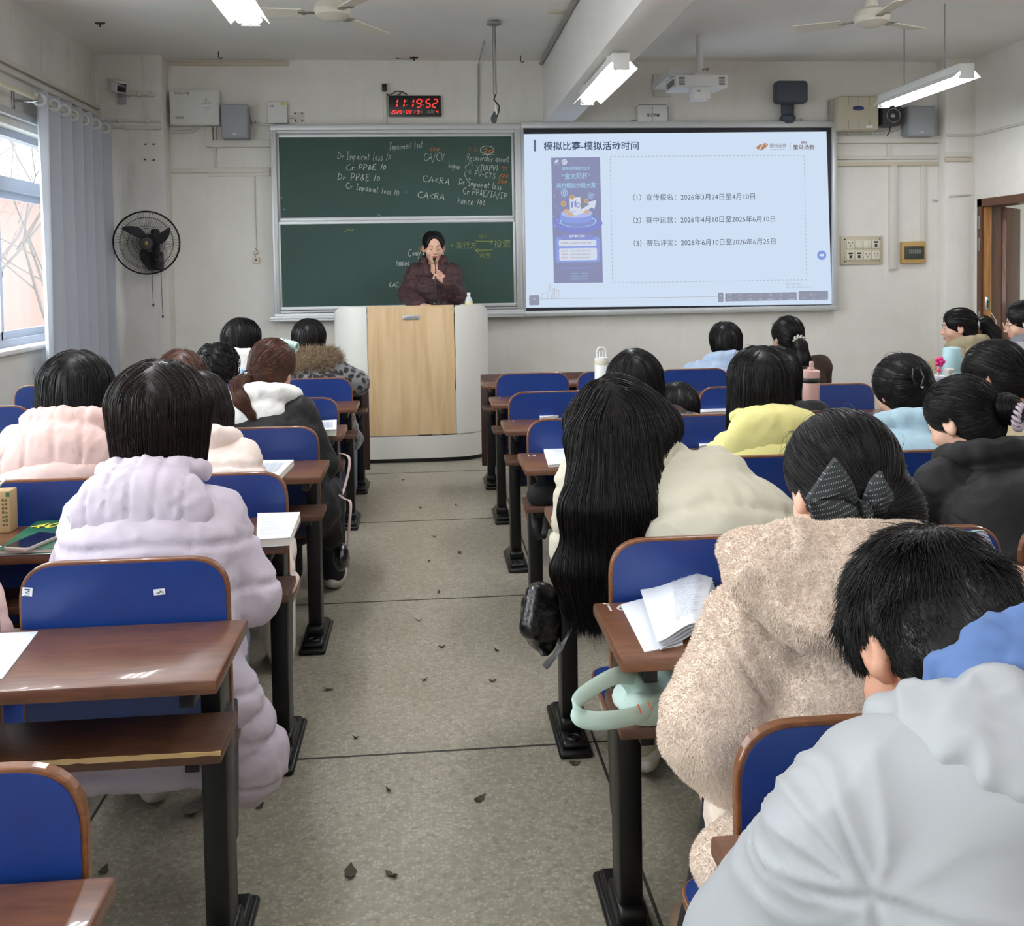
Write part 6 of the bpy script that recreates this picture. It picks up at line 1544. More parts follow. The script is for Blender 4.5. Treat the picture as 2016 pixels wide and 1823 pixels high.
                grow(fl2, None, tl, n//2+80, 12, kw.get('tail_step', .011), .004, .07)
            if 'bun' in kw:
                c, rad = L(kw['bun'][0]), kw['bun'][1]; G = Field(); G.ell(c, np.array(rad)*s, R, .01); D, lo, rs = G.grid(res*.8); V, Q = surface_nets(D, lo, rs); fl2 = (D, lo, rs, V, Q); addm(V, Q)
                ax_ = nrm(R@np.array(kw.get('bun_axis', (0, 1, .2))))
                def tb(P): return np.cross(ax_[None], P-c[None])/np.maximum(.01, np.linalg.norm(P-c, axis=1))[:, None]
                grow(fl2, None, tb, n//3+60, 12, .009, .005, .08)
        # stray hairs over the crown
        k_ = kw.get('stray', 26)
        if k_:
            V, Q = Vs[0], Qs[0]; P, N = surf_points(V, Q, k_, rng, lambda p: (p[:, 2] > self.H[2]+.02).astype(float))
            if len(P):
                t0 = np.cross(N, rng.normal(size=P.shape)); t0 /= np.linalg.norm(t0, axis=1)[:, None]; Ls = rng.uniform(.03, .085, len(P))[:, None]
                S = np.stack([P+t0*Ls*t+N*Ls*(.5*t-.45*t*t)+dn*Ls*.25*t*t for t in np.linspace(0, 1, 7)], 1); addm(*strands_mesh(S, r*.6, rng))
        o = np_mesh('hair', np.concatenate(Vs), np.concatenate(Qs), m, self.root); self.hairfld = fld
        return self
    def local_matrix(self): return Matrix([[*self.R[i]*self.s, self.H[i]] for i in range(3)]+[[0, 0, 0, 1]])
    def ring(self, name, m, c, axis, r, t, wave=0, n=28):
        """a hair tie: a ring about an axis (head-local centre)"""
        c = self.L(c) if len(np.shape(c)) == 1 and not isinstance(c, Vector) else np.array(c); MM = Matrix.Translation(Vector(c)) @ Vector(axis).to_track_quat('Z', 'Y').to_matrix().to_4x4(); mb = MB()
        if wave:
            for ph in (0, math.pi):
                mb.tube([((r+t*.7*math.cos(wave*a+ph))*math.cos(a), (r+t*.7*math.cos(wave*a+ph))*math.sin(a), t*1.1*math.sin(wave*a+ph)) for a in np.linspace(0, 2*math.pi, n*3, endpoint=False)], t*.62, 6, closed=True, M=MM)
        else: mb.tube([(r*math.cos(a), r*math.sin(a), 0) for a in np.linspace(0, 2*math.pi, n, endpoint=False)], t, 8, closed=True, M=MM)
        return mb.build(name, m, self.root)
# ================================================================== THE STUDENTS
A = np.array
DN = A((0, 0, -1.))
# ---- window side
p = Person('person with a dark bob in a long lilac puffer coat, hood down', (316, 729, 2.56), 0, -.67, pitch=16, s=1.0, sw=.152, rng=1)
p.N[2] -= .025; p.sh = {q: p.N+A((.135*q, -.012, -.105)) for q in (-1, 1)}
p.el[1] = p.sh[1]+A((.08, .02, -.20)); p.el[-1] = p.sh[-1]+A((-.075, .05, -.19))
def skirt(F, P):
    h = P.hip
    F.cone(h+A((.17, -.0, -.0)), h+A((.225, .04, -.20)), .065, .075, .025, puff=(.016, .075, 0)); F.cone(h+A((.225, .04, -.20)), h+A((.215, .06, -.27)), .075, .05, .03)
    F.cone(h+A((-.12, -.09, -.06)), h+A((.12, -.09, -.06)), .07, .07, .03); F.cone(h+A((-.12, -.115, -.12)), h+A((.14, -.11, -.12)), .055, .055, .03)
p.body(res=.011).coat(C_LILAC, .052, .0095, (0.115, 0.010, .10), extra=skirt).hood(C_LILAC, .165, .105, .058, .060, .120, .008, (0.055, 0.0060, 0), .020)
p.legs(C_JEANS, SHOE_W).hair(H_DARK, 'bob', 2600, .0011, .008, w=.128, dp=.108, len=.150, big=.014, taper=.84, end=.066, tip=.05, part=.0, steps=20, step=.012, depth=.006)
p = Person('person in a salmon pink puffer coat with quilted hood, beside the grey curtain', (152, 702, 3.48), 1, -1.19, pitch=14, s=.98, sw=.155, rng=2)
p.body(res=.012).coat(C_PINK, .045, .012, (0.130, 0.0114, .15)).hood(C_PINK, .178, .125, .062, .095, .12, .010, (0.085, 0.0080, 0), .034)
p.legs(C_TROUSER).hair(H_BLACK, 'bob', 1300, .0012, .009, w=.125, dp=.10, len=.14, big=.012, taper=1.08, end=.04, steps=16)
p = Person('person with long dark brown hair and pale pink puffer, half hidden behind the lilac coat', (392, 742, 3.5), 1, -.66, pitch=18, s=.95, sw=.146, rng=3)
p.wr = {q: A((-.66+.05*q, 3.46, .70)) for q in (-1, 1)}
lt = p.L((.075, -.03, -.03)); pth = [(.06, -.02, .02)]
p.body(res=.012).coat(C_CREAMP, .042, .012, (0.110, 0.0133, .15)).hood(C_CREAMP, .12, .07, .045, .05, .08, .012, None, .035)
p.legs(C_OFFW, SHOE_W).hair(H_DARK, 'long', 900, .0011, .009, w=.10, dp=.09, len=.12, path=[([lt, lt+A((.02, -.04, -.10)), lt+A((.075, -.07, -.22))], [.05, .03, .012], 1.0)], steps=22)
p = Person('person with reddish brown hair seen just past the black bob of the lilac coat', (357, 697, 4.35), 2, -1.13, pitch=12, s=.96, rng=4)
p.body(res=.013).coat(C_BROWN, .03, .014).legs(C_TROUSER).hair(H_BROWN, 'bob', 700, .0012, .010, w=.112, dp=.095, len=.15, part=.01)
p = Person('person with an auburn side ponytail, mint hair roller, white hood and black coat', (534, 677, 4.32), 2, -.60, yaw=-14, pitch=20, roll=4, s=1.0, sw=.146, body=-8, rng=5)
p.el[1] = A(at(632, 915, 4.22)); p.wr[1] = A(at(606, 868, 4.58))
tie = p.L((-.055, -.095, -.05))
p.body(res=.011).coat(C_BLACK, .045, .012, None, extra=lambda F, P: (F.cone(P.hip+A((.12, .0, .02)), P.hip+A((.17, .05, -.14)), .08, .06, .03), F.ell(P.N+A((.14, -.05, -.06)), (.07, .05, .03), rot(20, 0, 20), .02)))
p.hood(C_WHITE, .125, .075, .055, .055, .085, .010, None, .036).legs(C_TROUSER, SHOE_W)
p.hair(H_AUBURN, 'tied', 1500, .0012, .009, big=.014, tie=(-.055, -.095, -.05), tail=[tie, tie+A((-.035, -.05, -.035)), tie+A((-.015, -.11, -.09)), tie+A((.035, -.12, -.155)), tie+A((.065, -.12, -.215))], tail_r=[.024, .034, .028, .018, .006], crown=(0, .02, .12))
p.ring('hair_tie', mat('bead_black', (18, 18, 22), .2, spec=.8), (-.058, -.098, -.052), (-.5, -.4, -.7), .024, .007)
mb = MB(); rc = p.L((.045, .02, .125)); ax = nrm(A((1, -.25, -.25)))
MR = Matrix.Translation(Vector(rc)) @ Vector(ax).to_track_quat('Z', 'Y').to_matrix().to_4x4()
mb.lathe([(.014, -.04), (.0225, -.04), (.0225, .04), (.014, .04), (.014, -.038)], n=20, M=MR)
rr = random.Random(2)
for i in range(90): a, z = rr.uniform(0, 6.28), rr.uniform(-.037, .037); mb.tube([(.0225*math.cos(a), .0225*math.sin(a), z), (.026*math.cos(a), .026*math.sin(a), z)], .0012, 4, M=MR)
mb.build('hair_roller', mat('mint_plastic', (176, 208, 196), .5), p.root)
p = Person('person with short curly black hair and a pale pink top on the window side', (428, 684, 5.2), 3, -1.13, pitch=14, s=.92, rng=6)
p.body(res=.013).coat(C_ROSE, .03, .014).legs(C_TROUSER).hair(H_BLACK, 'curly', 900, .0015, .010, w=.10, dp=.09, len=.085, big=.01)
p = Person('person with long black hair, dark glasses and a white coat near the lectern', (478, 632, 6.08), 4, -1.12, yaw=-32, pitch=14, s=.98, rng=7)
p.body(res=.013).coat(C_WHITE, .045, .013).hood(C_WHITE, .14, .08, .05, .05, .08, .013, None, .034)
p.legs(C_TROUSER).hair(H_BLACK, 'long', 800, .0014, .010, w=.115, dp=.09, len=.19, fwd=.0, taper=1.05)
ML = p.local_matrix(); mb = MB()
for q in (-1, 1): mb.tube([(.031*q+.022*math.cos(t), .102, .002+.018*math.sin(t)) for t in np.linspace(0, 6.28, 18, endpoint=False)], .002, 5, closed=True, M=ML); mb.tube([(.053*q, .10, .006), (.078*q, .02, .004)], .002, 5, M=ML)
mb.tube([(-.009, .104, .004), (.009, .104, .004)], .002, 5, M=ML); mb.build('glasses', BLACKP, p.root)
p = Person('person in a leopard print coat with a fluffy fur collar, beside the lectern', (608, 633, 6.1), 4, -.62, pitch=10, s=.98, sw=.15, rng=8)
p.el[1] = A((-.43, 6.0, .78)); p.wr[1] = A((-.50, 6.24, .765))
p.body(res=.013).coat(C_LEO, .05, .012).legs(C_JEANS, SHOE_B)
F = Field(); FUR = mat('brown_fur', (150, 128, 98), .9, noise=(60, (104, 84, 60), .8), sheen=.3)
F.path([p.N+p.u*(-math.cos(math.radians(a))*.135)+A((0, -math.sin(math.radians(a))*.095, .0+.01*math.sin(math.radians(a)))) for a in range(-30, 211, 20)], .055, .02)
o, fl = soft('fur_collar', F, .012, FUR, p.root); pile('collar_fibres', fl[3], fl[4], 6500, .05, .0012, FUR, o, p.rng, 1.1, (0, 0, -.15))
p.hair(H_BLACK, 'bob', 500, .0014, .010, w=.098, dp=.09, len=.09)
p = Person('person in a rose pink coat cut off by the photo edge beside the lilac coat', A((-1.36, 2.52, 1.10)), 0, -1.30, pitch=25, roll=-6, s=.95, sw=.148, rng=9)
p.el[1] = p.sh[1]+A((.13, -.02, -.24))
p.body(res=.013).coat(C_PINK, .045, .012, None, extra=lambda F, P: F.cone(P.hip+A((.08, -.08, -.05)), P.hip+A((.16, -.10, -.17)), .07, .05, .03)).legs(C_TROUSER).hair(H_BLACK, 'bob', 300, .0014, .011, w=.11, dp=.095, len=.14)
# ---- middle block
p = Person('person with very long straight black hair in an ivory puffer coat', (1212, 757, 2.56), 0, .70, yaw=6, pitch=14, roll=-10, s=1.0, sw=.16, rng=10, neck=at(1262, 905, 2.50))
p.sh = {-1: A(at(1158, 955, 2.50)), 1: A(at(1408, 945, 2.47))}; p.el[-1] = A(at(1142, 1075, 2.62)); p.wr[-1] = A((.50, 2.86, .775)); p.el[1] = A(at(1462, 1070, 2.44)); p.C = A((.72, 2.40, .78))
c = p.L((0, -.05, 0)); a0 = A(at(1222, 860, 2.47)); a1 = A(at(1205, 1000, 2.40)); a2 = A(at(1178, 1120, 2.40)); a3 = A(at(1168, 1190, 2.42))
p.body(res=.011).coat(C_IVORY, .055, .010, (0.125, 0.010, .35), extra=lambda F, P: (F.cone(P.hip+A((.05, .0, 0)), P.hip+A((.16, .0, -.02)), .10, .08, .03), F.cone(P.hip+A((-.12, .03, 0)), P.hip+A((-.20, .09, -.13)), .085, .065, .03), F.cone(P.hip+A((-.20, .09, -.13)), P.hip+A((-.17, .12, -.24)), .065, .05, .03), F.ell(P.N+A((.06, -.03, .0)), (.07, .06, .05), None, .02)))
p.hood(C_IVORY, .15, .08, .05, .06, .08, .009, None, .03, pouch=False, rim=False, wrinkle=(.005, 11), extra=lambda F, P: (F.path([A(at(1225, 890, 2.45)), A(at(1275, 880, 2.45)), A(at(1312, 892, 2.46)), A(at(1330, 930, 2.47))], [.036, .040, .034, .03], .03), F.path([A(at(1240, 930, 2.44)), A(at(1290, 925, 2.43))], [.04, .035], .03))).legs(C_OFFW, SHOE_W)
p.hair(H_DARK if False else H_BLACK, 'long', 4200, .0010, .008, w=.118, dp=.10, len=.13, big=.016, path=[([c, a0, a1, a2, a3], [.09, .075, .07, .06, .045], 1.72)], steps=36, step=.0135, depth=.006, tip=.05, part=-.02, wig=.035)
p = Person('person with long black hair and a grey teddy collar, behind the longest hair', (1247, 697, 4.3), 2, .90, pitch=16, s=1.0, sw=.15, rng=11)
p.body(res=.012).coat(C_BROWN, .04, .013, extra=None).legs(C_TROUSER)
F = Field(); F.path([p.N+p.u*(-math.cos(math.radians(a))*.17)+A((.05*max(0, -math.cos(math.radians(a))), -math.sin(math.radians(a))*.10, -.035-.05*abs(math.cos(math.radians(a))))) for a in range(-30, 211, 20)], .055, .02)
o, fl = soft('fur_collar', F, .012, C_GFUR, p.root); pile('collar_fibres', fl[3], fl[4], 5000, .014, .0012, C_GFUR, o, p.rng, 1.1)
p.hair(H_BLACK, 'long', 1300, .0012, .009, w=.125, dp=.098, len=.20, taper=1.12, part=-.02, sway=A((.15, 0, 0)))
mb = MB(); q = p.L((.088, .01, -.03)); mb.tube([q+A((0, -.02, .012)), q+A((.01, 0, 0)), q+A((.014, .02, -.016))], .005, 6); mb.build('hair_clip', mat('rose_gold', (206, 150, 132), .3, .6), p.root)
p = Person('person resting a dark head low on the desk in the middle block', (1334, 764, 4.52), 2, 1.20, pitch=48, s=.92, rng=12, neck=(1.205, 4.43, .755))
p.el = {q: A((1.20+.16*q, 4.40, .66)) for q in (-1, 1)}; p.wr = {q: A((1.20+.05*q, 4.42, .64)) for q in (-1, 1)}
p.body(res=.013).coat(C_BLACK, .03, .014).legs(C_TROUSER).hair(H_BLACK, 'bob', 500, .0013, .010, w=.098, dp=.095, len=.14)
p = Person('person with straight black hair and a lemon yellow puffer hood in the middle block', (1491, 693, 3.5), 1, 1.19, pitch=14, s=1.0, sw=.15, rng=13)
p.sh = {q: p.N+A((.14*q, -.012, -.125)) for q in (-1, 1)}
p.body(res=.012).coat(C_YELLOW, .042, .012, (0.120, 0.0114, .15)).hood(C_YELLOW, .190, .118, .07, .062, .118, .010, (0.170, 0.0025, 0), .016, wrinkle=(.0016, 12))
p.legs(C_TROUSER).hair(H_BLACK, 'bob', 1400, .0012, .009, w=.115, dp=.10, len=.19, taper=1.08)
p = Person('person in dark clothes half hidden behind the yellow-hooded student', (1527, 690, 4.3), 2, 1.56, pitch=14, s=.97, rng=14)
p.body(res=.013).coat(C_BLACK, .035, .013).legs(C_TROUSER).hair(H_BLACK, 'long', 600, .0013, .010, w=.105, dp=.09, len=.22)
p = Person('person with a sleek dark head and a light blue puffer, below the screen', (1426, 639, 6.1), 4, 1.80, yaw=6, pitch=10, s=.97, sw=.17, rng=15)
p.body(res=.013).coat(C_LBLUE, .05, .012, (0.130, 0.0095, .15)).hood(C_LBLUE, .16, .07, .05, .045, .09, .011, None, .036)
p.legs(C_TROUSER).hair(H_BLACK, 'bob', 500, .0013, .010, w=.098, dp=.088, len=.08)
p = Person('person with low black ponytail, pale scrunchie and dark brown coat below the screen', (1549, 628, 6.1), 4, 2.29, yaw=14, pitch=8, s=1.0, sw=.175, rng=16)
tie = p.L((.0, -.118, -.03))
p.body(SKIN, res=.011).coat(C_BROWN, .04, .012).legs(C_TROUSER).hair(H_BLACK, 'tied', 800, .0013, .009, big=.012, tie=(0, -.112, -.03), tail=[tie, tie+A((0, -.03, -.03)), tie+A((.01, -.04, -.12)), tie+A((.03, -.03, -.2))], tail_r=[.026, .042, .05, .04])
p.ring('scrunchie', mat('scrunchie_white', (206, 200, 190), .8), (0, -.125, -.032), (0, -1, -.3), .028, .011, 5)
# ---- door side
p = Person('person in profile with a high black ponytail and a khaki jacket, near the doorway', (1886, 610, 6.3), 4, 3.55, yaw=68, pitch=6, s=1.02, sw=.148, body=30, rng=17, hip=(3.55, 6.12, .475))
tie = p.L((.0, -.125, .02))
p.wr[1] = A((3.62, 6.42, .74)); p.wr[-1] = A((3.45, 6.42, .74)); p.el[-1] = p.sh[-1]+A((-.04, .04, -.25))
p.body(SKIN, res=.008).face().coat(C_KHAKI, .05, .012).hood(C_KHAKI, .15, .07, .05, .04, .085, .011, None, .04)
p.legs(C_TROUSER).hair(H_BLACK, 'tied', 900, .0013, .008, tie=(0, -.125, .02), tail=[tie, tie+A((.05, .01, .0)), tie+A((.10, .0, -.07)), tie+A((.11, -.03, -.16)), tie+A((.13, -.03, -.25))], tail_r=[.024, .042, .05, .045, .015])
p.ring('hair_tie', mat('tie_pale', (206, 204, 214), .6), (0, -.122, .015), tuple(p.R@A((0, -1, .1))), .022, .009)
p = Person('person with thin round glasses and a silver-grey puffer cut by the photo edge', (2016, 596, 5.42), 3, 3.62, yaw=62, pitch=12, s=1.0, sw=.146, body=25, rng=18, hip=(3.62, 5.22, .475))
p.body(SKIN, res=.008).face().coat(C_GREY, .05, .012, (0.100, 0.0133, .15)).hood(C_HOODG, .13, .06, .05, .03, .08, .011, None, .045)
p.legs(C_TROUSER).hair(H_BLACK, 'tied', 700, .0013, .009, tie=(0, -.12, -.03), bun=((0, -.13, -.03), (.04, .035, .04)))
ML = p.local_matrix(); mb = MB()
for q in (-1, 1): mb.tube([(.031*q+.021*math.cos(t), .106, .002+.021*math.sin(t)) for t in np.linspace(0, 6.28, 22, endpoint=False)], .0015, 5, closed=True, M=ML); mb.tube([(.052*q, .104, .006), (.08*q, .0, .006)], .0015, 5, M=ML)
mb.tube([(-.01, .107, .005), (.01, .107, .005)], .0015, 5, M=ML); mb.build('glasses', mat('gold_wire', (196, 176, 150), .3, .7), p.root)
p = Person('person with black hair twisted up in a claw clip and a powder blue puffer', (1775, 711, 3.55), 1, 1.68, yaw=8, pitch=16, s=.99, sw=.148, rng=19)
p.body(SKIN, res=.011).coat(C_PBLUE, .045, .012, (0.120, 0.0114, .15)).hood(C_PBLUE, .125, .075, .055, .05, .085, .011, (0.120, 0.0048, 0), .034)
p.legs(C_TROUSER).hair(H_BLACK, 'tied', 1200, .0013, .009, big=.02, tie=(.01, -.118, .0), lump=[((-.045, -.10, .005), (.05, .035, .055)), ((.035, -.11, -.02), (.045, .035, .05))], stray=60)
mb = MB(); q = A(p.L((-.022, -.140, .045)))
for sgn in (-1, 1): mb.tube([q+A((sgn*.012, 0, .02)), q+A((sgn*.022, -.012, -.01)), q+A((sgn*.01, -.012, -.045)), q+A((0, -.004, -.05))], .0035, 6)
mb.ball(q+A((.016, -.012, -.048)), .006, 10, 1); mb.ball(q+A((.0, -.004, .02)), .005, 10); mb.build('claw_clip', [BLACKP, STEEL], p.root)
p = Person('person with tied black hair, bare ear and neck, behind the pink-strawed tumbler', (1957, 681, 3.5), 1, 2.12, yaw=38, pitch=24, roll=6, s=1.04, sw=.148, rng=20)
p.body(SKIN_D, res=.008).coat(C_KHAKI, .035, .012).legs(C_TROUSER).hair(H_BLACK, 'tied', 1300, .0012, .009, big=.012, tie=(.02, -.12, -.06), lump=[((.0, -.09, -.05), (.06, .04, .05))])
p.ring('scrunchie', mat('scrunchie_cream', (206, 190, 160), .9), (.02, -.128, -.062), tuple(p.R@A((.1, -1, -.2))), .022, .014)
p = Person('person with a low bun, braided lilac scrunchie and black coat', (1893, 751, 2.78), 0, 1.62, yaw=32, pitch=26, roll=0, s=1.0, sw=.155, body=10, rng=21)
p.el[-1] = p.sh[-1]+A((-.07, .10, -.2))
p.body(SKIN, res=.0075).face().coat(C_BLACK, .055, .011, extra=lambda F, P: (F.cone(P.N+A((-.12, -.04, -.06)), P.N+A((.14, -.06, -.05)), .07, .07, .03), F.cone(P.hip+A((-.1, 0, 0)), P.hip+A((.3, 0, .05)), .13, .13, .03))).hood(C_BLACK, .20, .11, .07, .10, .11, .011, None, .04)
p.legs(C_TROUSER).hair(H_BLACK, 'tied', 1700, .0011, .008, big=.008, tie=(.02, -.118, -.02), bun=((.03, -.135, -.015), (.05, .03, .045)))
p.ring('scrunchie', mat('scrunchie_lilac', (184, 170, 178), .8), (.03, -.150, -.045), tuple(p.R@A((.25, -1, -.5))), .032, .0085, 7)
# ================================================================== THE TWO NEAREST STUDENTS AND THE LECTURER
p = Person('person in a cream plush coat with a black dotted bow in dark hair', (1657, 829, 1.68), -1, .66, yaw=4, pitch=20, s=1.04, rng=22, neck=at(1665, 1090, 1.56))
p.sh = {-1: A(at(1478, 1245, 1.53)), 1: A(at(1850, 1225, 1.53))}
p.el[-1] = A(at(1398, 1430, 1.51)); p.wr[-1] = A((.50, 1.80, .62)); p.el[1] = p.sh[1]+A((.06, .05, -.23)); p.C = A((.70, 1.53, .80))
def plush(F, P):
    F.cone(P.sh[-1], P.el[-1], .066, .068, .03); F.cone(P.el[-1], A(at(1420, 1525, 1.50)), .068, .042, .03)
    F.cone(P.C, P.hip, .12, .13, .03, sx=1.3, u=P.u); F.cone(P.hip+A((-.14, -.05, .03)), A(at(1450, 1700, 1.43)), .075, .055, .03); F.cone(A(at(1450, 1700, 1.43)), A(at(1470, 1800, 1.43)), .055, .04, .03)
p.body(res=.010).coat(C_PLUSH, .040, .009, None, extra=plush, wrinkle=(.006, 7), seams=[(A(at(1440, 1280, 1.45)), (1, 0, .62), .006, .008)])
fl = p.cf; pile('plush_pile', fl[3], fl[4], 170000, .0052, .00055, C_PLUSH, [o for o in p.root.children if o.name.startswith('coat')][0], p.rng, .9, (0, 0, -.5), lambda q: (q[:, 1] < p.hip[1]+.12).astype(float))
def hoodx(F, P):
    F.path([A(at(1456, 1092, 1.50)), A(at(1560, 1078, 1.46)), A(at(1660, 1085, 1.45)), A(at(1800, 1072, 1.52))], [.034, .036, .036, .036], .025)
    F.path([A(at(1480, 1150, 1.46)), A(at(1600, 1215, 1.42)), A(at(1725, 1300, 1.43))], [.030, .045, .032], .035)
    F.path([A(at(1500, 1120, 1.46)), A(at(1680, 1160, 1.43)), A(at(1800, 1240, 1.45))], [.04, .05, .045], .035); F.path([A(at(1700, 1100, 1.47)), A(at(1830, 1150, 1.48))], [.042, .042], .035)
p.hood(C_PLUSH, .13, .09, .045, .10, .06, .009, None, .04, extra=hoodx, rim=False, wrinkle=(.005, 8))
fl = p.hf; pile('plush_pile', fl[3], fl[4], 95000, .0052, .00055, C_PLUSH, [o for o in p.root.children if o.name.startswith('hood')][0], p.rng, .9, (0, 0, -.5))
p.kn[-1] = p.hip+A((-.09, .32, -.03)); p.an[-1] = A((.53, 1.88, .10)); p.kn[1] = p.hip+A((.12, .36, -.02))
p.legs(C_TROUSER, SHOE_T)
p.hair(H_DARK if False else H_BLACK, 'tied', 3000, .0010, .0075, big=.009, tie=(.0, -.112, -.05), lump=[((-.03, -.09, -.045), (.06, .045, .06)), ((.035, -.09, -.045), (.055, .045, .06))], stray=40)
# bow
BOWM = mat('black_bow_cloth', (12, 14, 16), .7); nt, b = nodes_of(BOWM)
tc = nt.nodes.new('ShaderNodeTexCoord'); mp = nt.nodes.new('ShaderNodeMapping'); mp.inputs['Scale'].default_value = (300, 0, 120); mp.inputs['Location'].default_value = (0, 0, 0)
mp.inputs['Rotation'].default_value = (0, .12, 0)
v = nt.nodes.new('ShaderNodeTexVoronoi'); v.inputs['Scale'].default_value = 1; v.inputs['Randomness'].default_value = 0
r_ = nt.nodes.new('ShaderNodeValToRGB'); r_.color_ramp.interpolation = 'CONSTANT'; r_.color_ramp.elements[0].color = lin((128, 140, 140)); r_.color_ramp.elements[1].position = .15; r_.color_ramp.elements[1].color = lin((12, 14, 16))
nt.links.new(tc.outputs['Object'], mp.inputs[0]); nt.links.new(mp.outputs[0], v.inputs['Vector']); nt.links.new(v.outputs['Distance'], r_.inputs[0]); nt.links.new(r_.outputs[0], b.inputs['Base Color'])
def lobe(pix, dpt, puff_, name):
    """a soft cloth lobe from its outline: front bulges away from the head, back sits on it"""
    c_ = at(sum(x for x, y in pix)/len(pix), sum(y for x, y in pix)/len(pix), dpt); n = 6; vs = [c_+Vector((0, -puff_, 0))]; fs = []; k_ = len(pix)*2
    out = []
    for i in range(len(pix)):
        a, b2 = at(*pix[i], dpt), at(*pix[(i+1) % len(pix)], dpt); out += [a, (a+b2)/2]
    for j_ in range(1, n+1):
        t = j_/n
        for i, q in enumerate(out):
            w_ = c_.lerp(q, t); w_ = w_+Vector((0, -puff_*(1-t**2)+.004*math.sin(i*2.1+t*5)*t, 0)); vs.append(w_)
    nb = len(vs); vs2 = [q+Vector((0, .012, 0)) for q in vs]
    mb = MB()
    for j_ in range(n):
        for i in range(k_):
            if j_ == 0: fs.append((0, 1+i, 1+(i+1) % k_))
            else: fs.append((1+(j_-1)*k_+i, 1+j_*k_+i, 1+j_*k_+(i+1) % k_, 1+(j_-1)*k_+(i+1) % k_))
    mb.add(vs, [f[::-1] for f in fs], 0, True); mb.add(vs2, fs, 0, True)
    e = [(1+(n-1)*k_+i) for i in range(k_)]
    mb.add(vs+vs2, [(e[i], e[(i+1) % k_], nb+e[(i+1) % k_], nb+e[i]) for i in range(k_)], 0, True)
    return mb.build(name, BOWM, p.root)
dbw = p.L((0, -.150, -.05))[1]
lobe([(1645, 902), (1668, 930), (1690, 975), (1700, 1005), (1660, 995), (1592, 985)][::1], dbw, .014, 'bow_loop'); lobe([(1592, 985), (1650, 980), (1698, 1003), (1704, 1030), (1660, 1037), (1606, 1032)], dbw-.008, .014, 'bow_loop')
lobe([(1735, 928), (1752, 958), (1762, 985), (1742, 1010), (1716, 1020), (1702, 1000), (1708, 965)], dbw, .014, 'bow_loop'); lobe([(1694, 985), (1712, 990), (1722, 1020), (1712, 1032), (1698, 1028)], dbw-.012, .01, 'bow_knot')

p = Person('person with short black hair in a silver-grey jacket and blue hood, head bowed', (1838, 1078, 1.08), -2, .80, yaw=12, pitch=46, roll=8, s=1.01, rng=23, neck=at(1935, 1440, .90), hip=(.82, .50, .475))
p.sh = {-1: A(at(1690, 1690, .86)), 1: A(at(2290, 1640, .86))}; p.C = A((.79, .78, .80))
p.el[-1] = A(at(1510, 1900, .95)); p.wr[-1] = A((.58, 1.16, .775)); p.el[1] = p.sh[1]+A((.05, .2, -.16)); p.wr[1] = A((.78, 1.12, .78))
def jack(F, P):
    F.path([A(at(1760, 1550, .87)), A(at(2000, 1560, .82)), A(at(2150, 1600, .84))], [.06, .075, .06], .04); F.cone(A(at(1850, 1650, .84)), A(at(1900, 1900, .80)), .09, .12, .05); F.cone(P.sh[-1], P.el[-1], .07, .07, .06)
S0 = A(at(1698, 1742, .788))
def jacket_cloth(V, Q):
    """seams meeting at one point of the shoulder blade, with pulled folds running into it"""
    N = vnormals(V, Q); x, z = V[:, 0]-S0[0], V[:, 2]-S0[2]; r = np.hypot(x, z); th = np.arctan2(z, x); h = .0035*folds(V, 5, 41)
    w_ = np.exp(-((r-.06)/.042)**2)*np.clip(np.sin(th-.35)*1.4+.35, 0, 1)
    h += .0030*w_*(1-2*np.abs(np.sin(th*5.5+.5*wavy(V, 5, 9))))
    w2 = np.exp(-((r-.09)/.055)**2)*np.clip(-np.cos(th), 0, 1)*np.clip(-np.sin(th)+.6, 0, 1)
    h += .0026*w2*(1-2*np.abs(np.sin(th*8+r*14+.6*wavy(V, 6, 4))))
    seam = np.minimum(np.abs(x-.03*np.clip(z, 0, 1)+.012*np.sin(z*30)*(z > 0)), np.where(x > 0, np.abs(z+.07*x), np.abs(z-.34*x)))
    return V+N*(h-.0042*np.exp(-(seam/.0032)**2)+.0014*np.exp(-((seam-.008)/.006)**2))[:, None]
p.body(SKIN_D, res=.0065).coat(C_SILVER, .045, .0055, None, extra=jack, disp=jacket_cloth)
def hd(F, P):
    F.path([A(at(1750, 1420, .905)), A(at(1850, 1466, .835)), A(at(1960, 1526, .785)), A(at(2070, 1590, .76))], [.014, .018, .020, .022], .012)
    F.path([A(at(1762, 1412, .905)), A(at(1850, 1400, .87)), A(at(1960, 1405, .845)), A(at(2070, 1420, .83))], [.018, .028, .034, .036], .02); F.path([A(at(1800, 1430, .885)), A(at(1910, 1470, .835)), A(at(2070, 1520, .80))], [.024, .045, .055], .03)
p.hood(C_SILVER, .10, .06, .045, .09, .05, .0055, None, .035, extra=hd, rim=False, pouch=False, wrinkle=(.0055, 9))
F = Field(); F.path([A(at(1842, 1365, .925)), A(at(1885, 1325, .915)), A(at(1950, 1290, .90)), A(at(2040, 1262, .90))], [.012, .024, .030, .032], .012); F.path([A(at(1850, 1390, .905)), A(at(1930, 1355, .88)), A(at(2040, 1345, .87))], [.014, .026, .034], .012)
soft('hoodie_hood', F, .0065, C_DENIM, p.root, 1, tailor(None, (.006, 11), 5))
p.legs(C_JEANS)
p.hair(H_BLACK, 'short', 30000, .0008, .0065, big=.006, stray=0)
p = Person('person beside the plush coat, only a hand with a phone inside the photo', A((1.42, 1.66, 1.16)), -1, 1.40, pitch=22, s=.98, sw=.175, rng=24)
hw = A(at(2030, 1140, 1.86)); p.wr[-1] = hw+A((.03, -.02, -.02)); p.el[-1] = p.sh[-1]+A((-.06, .12, -.2))
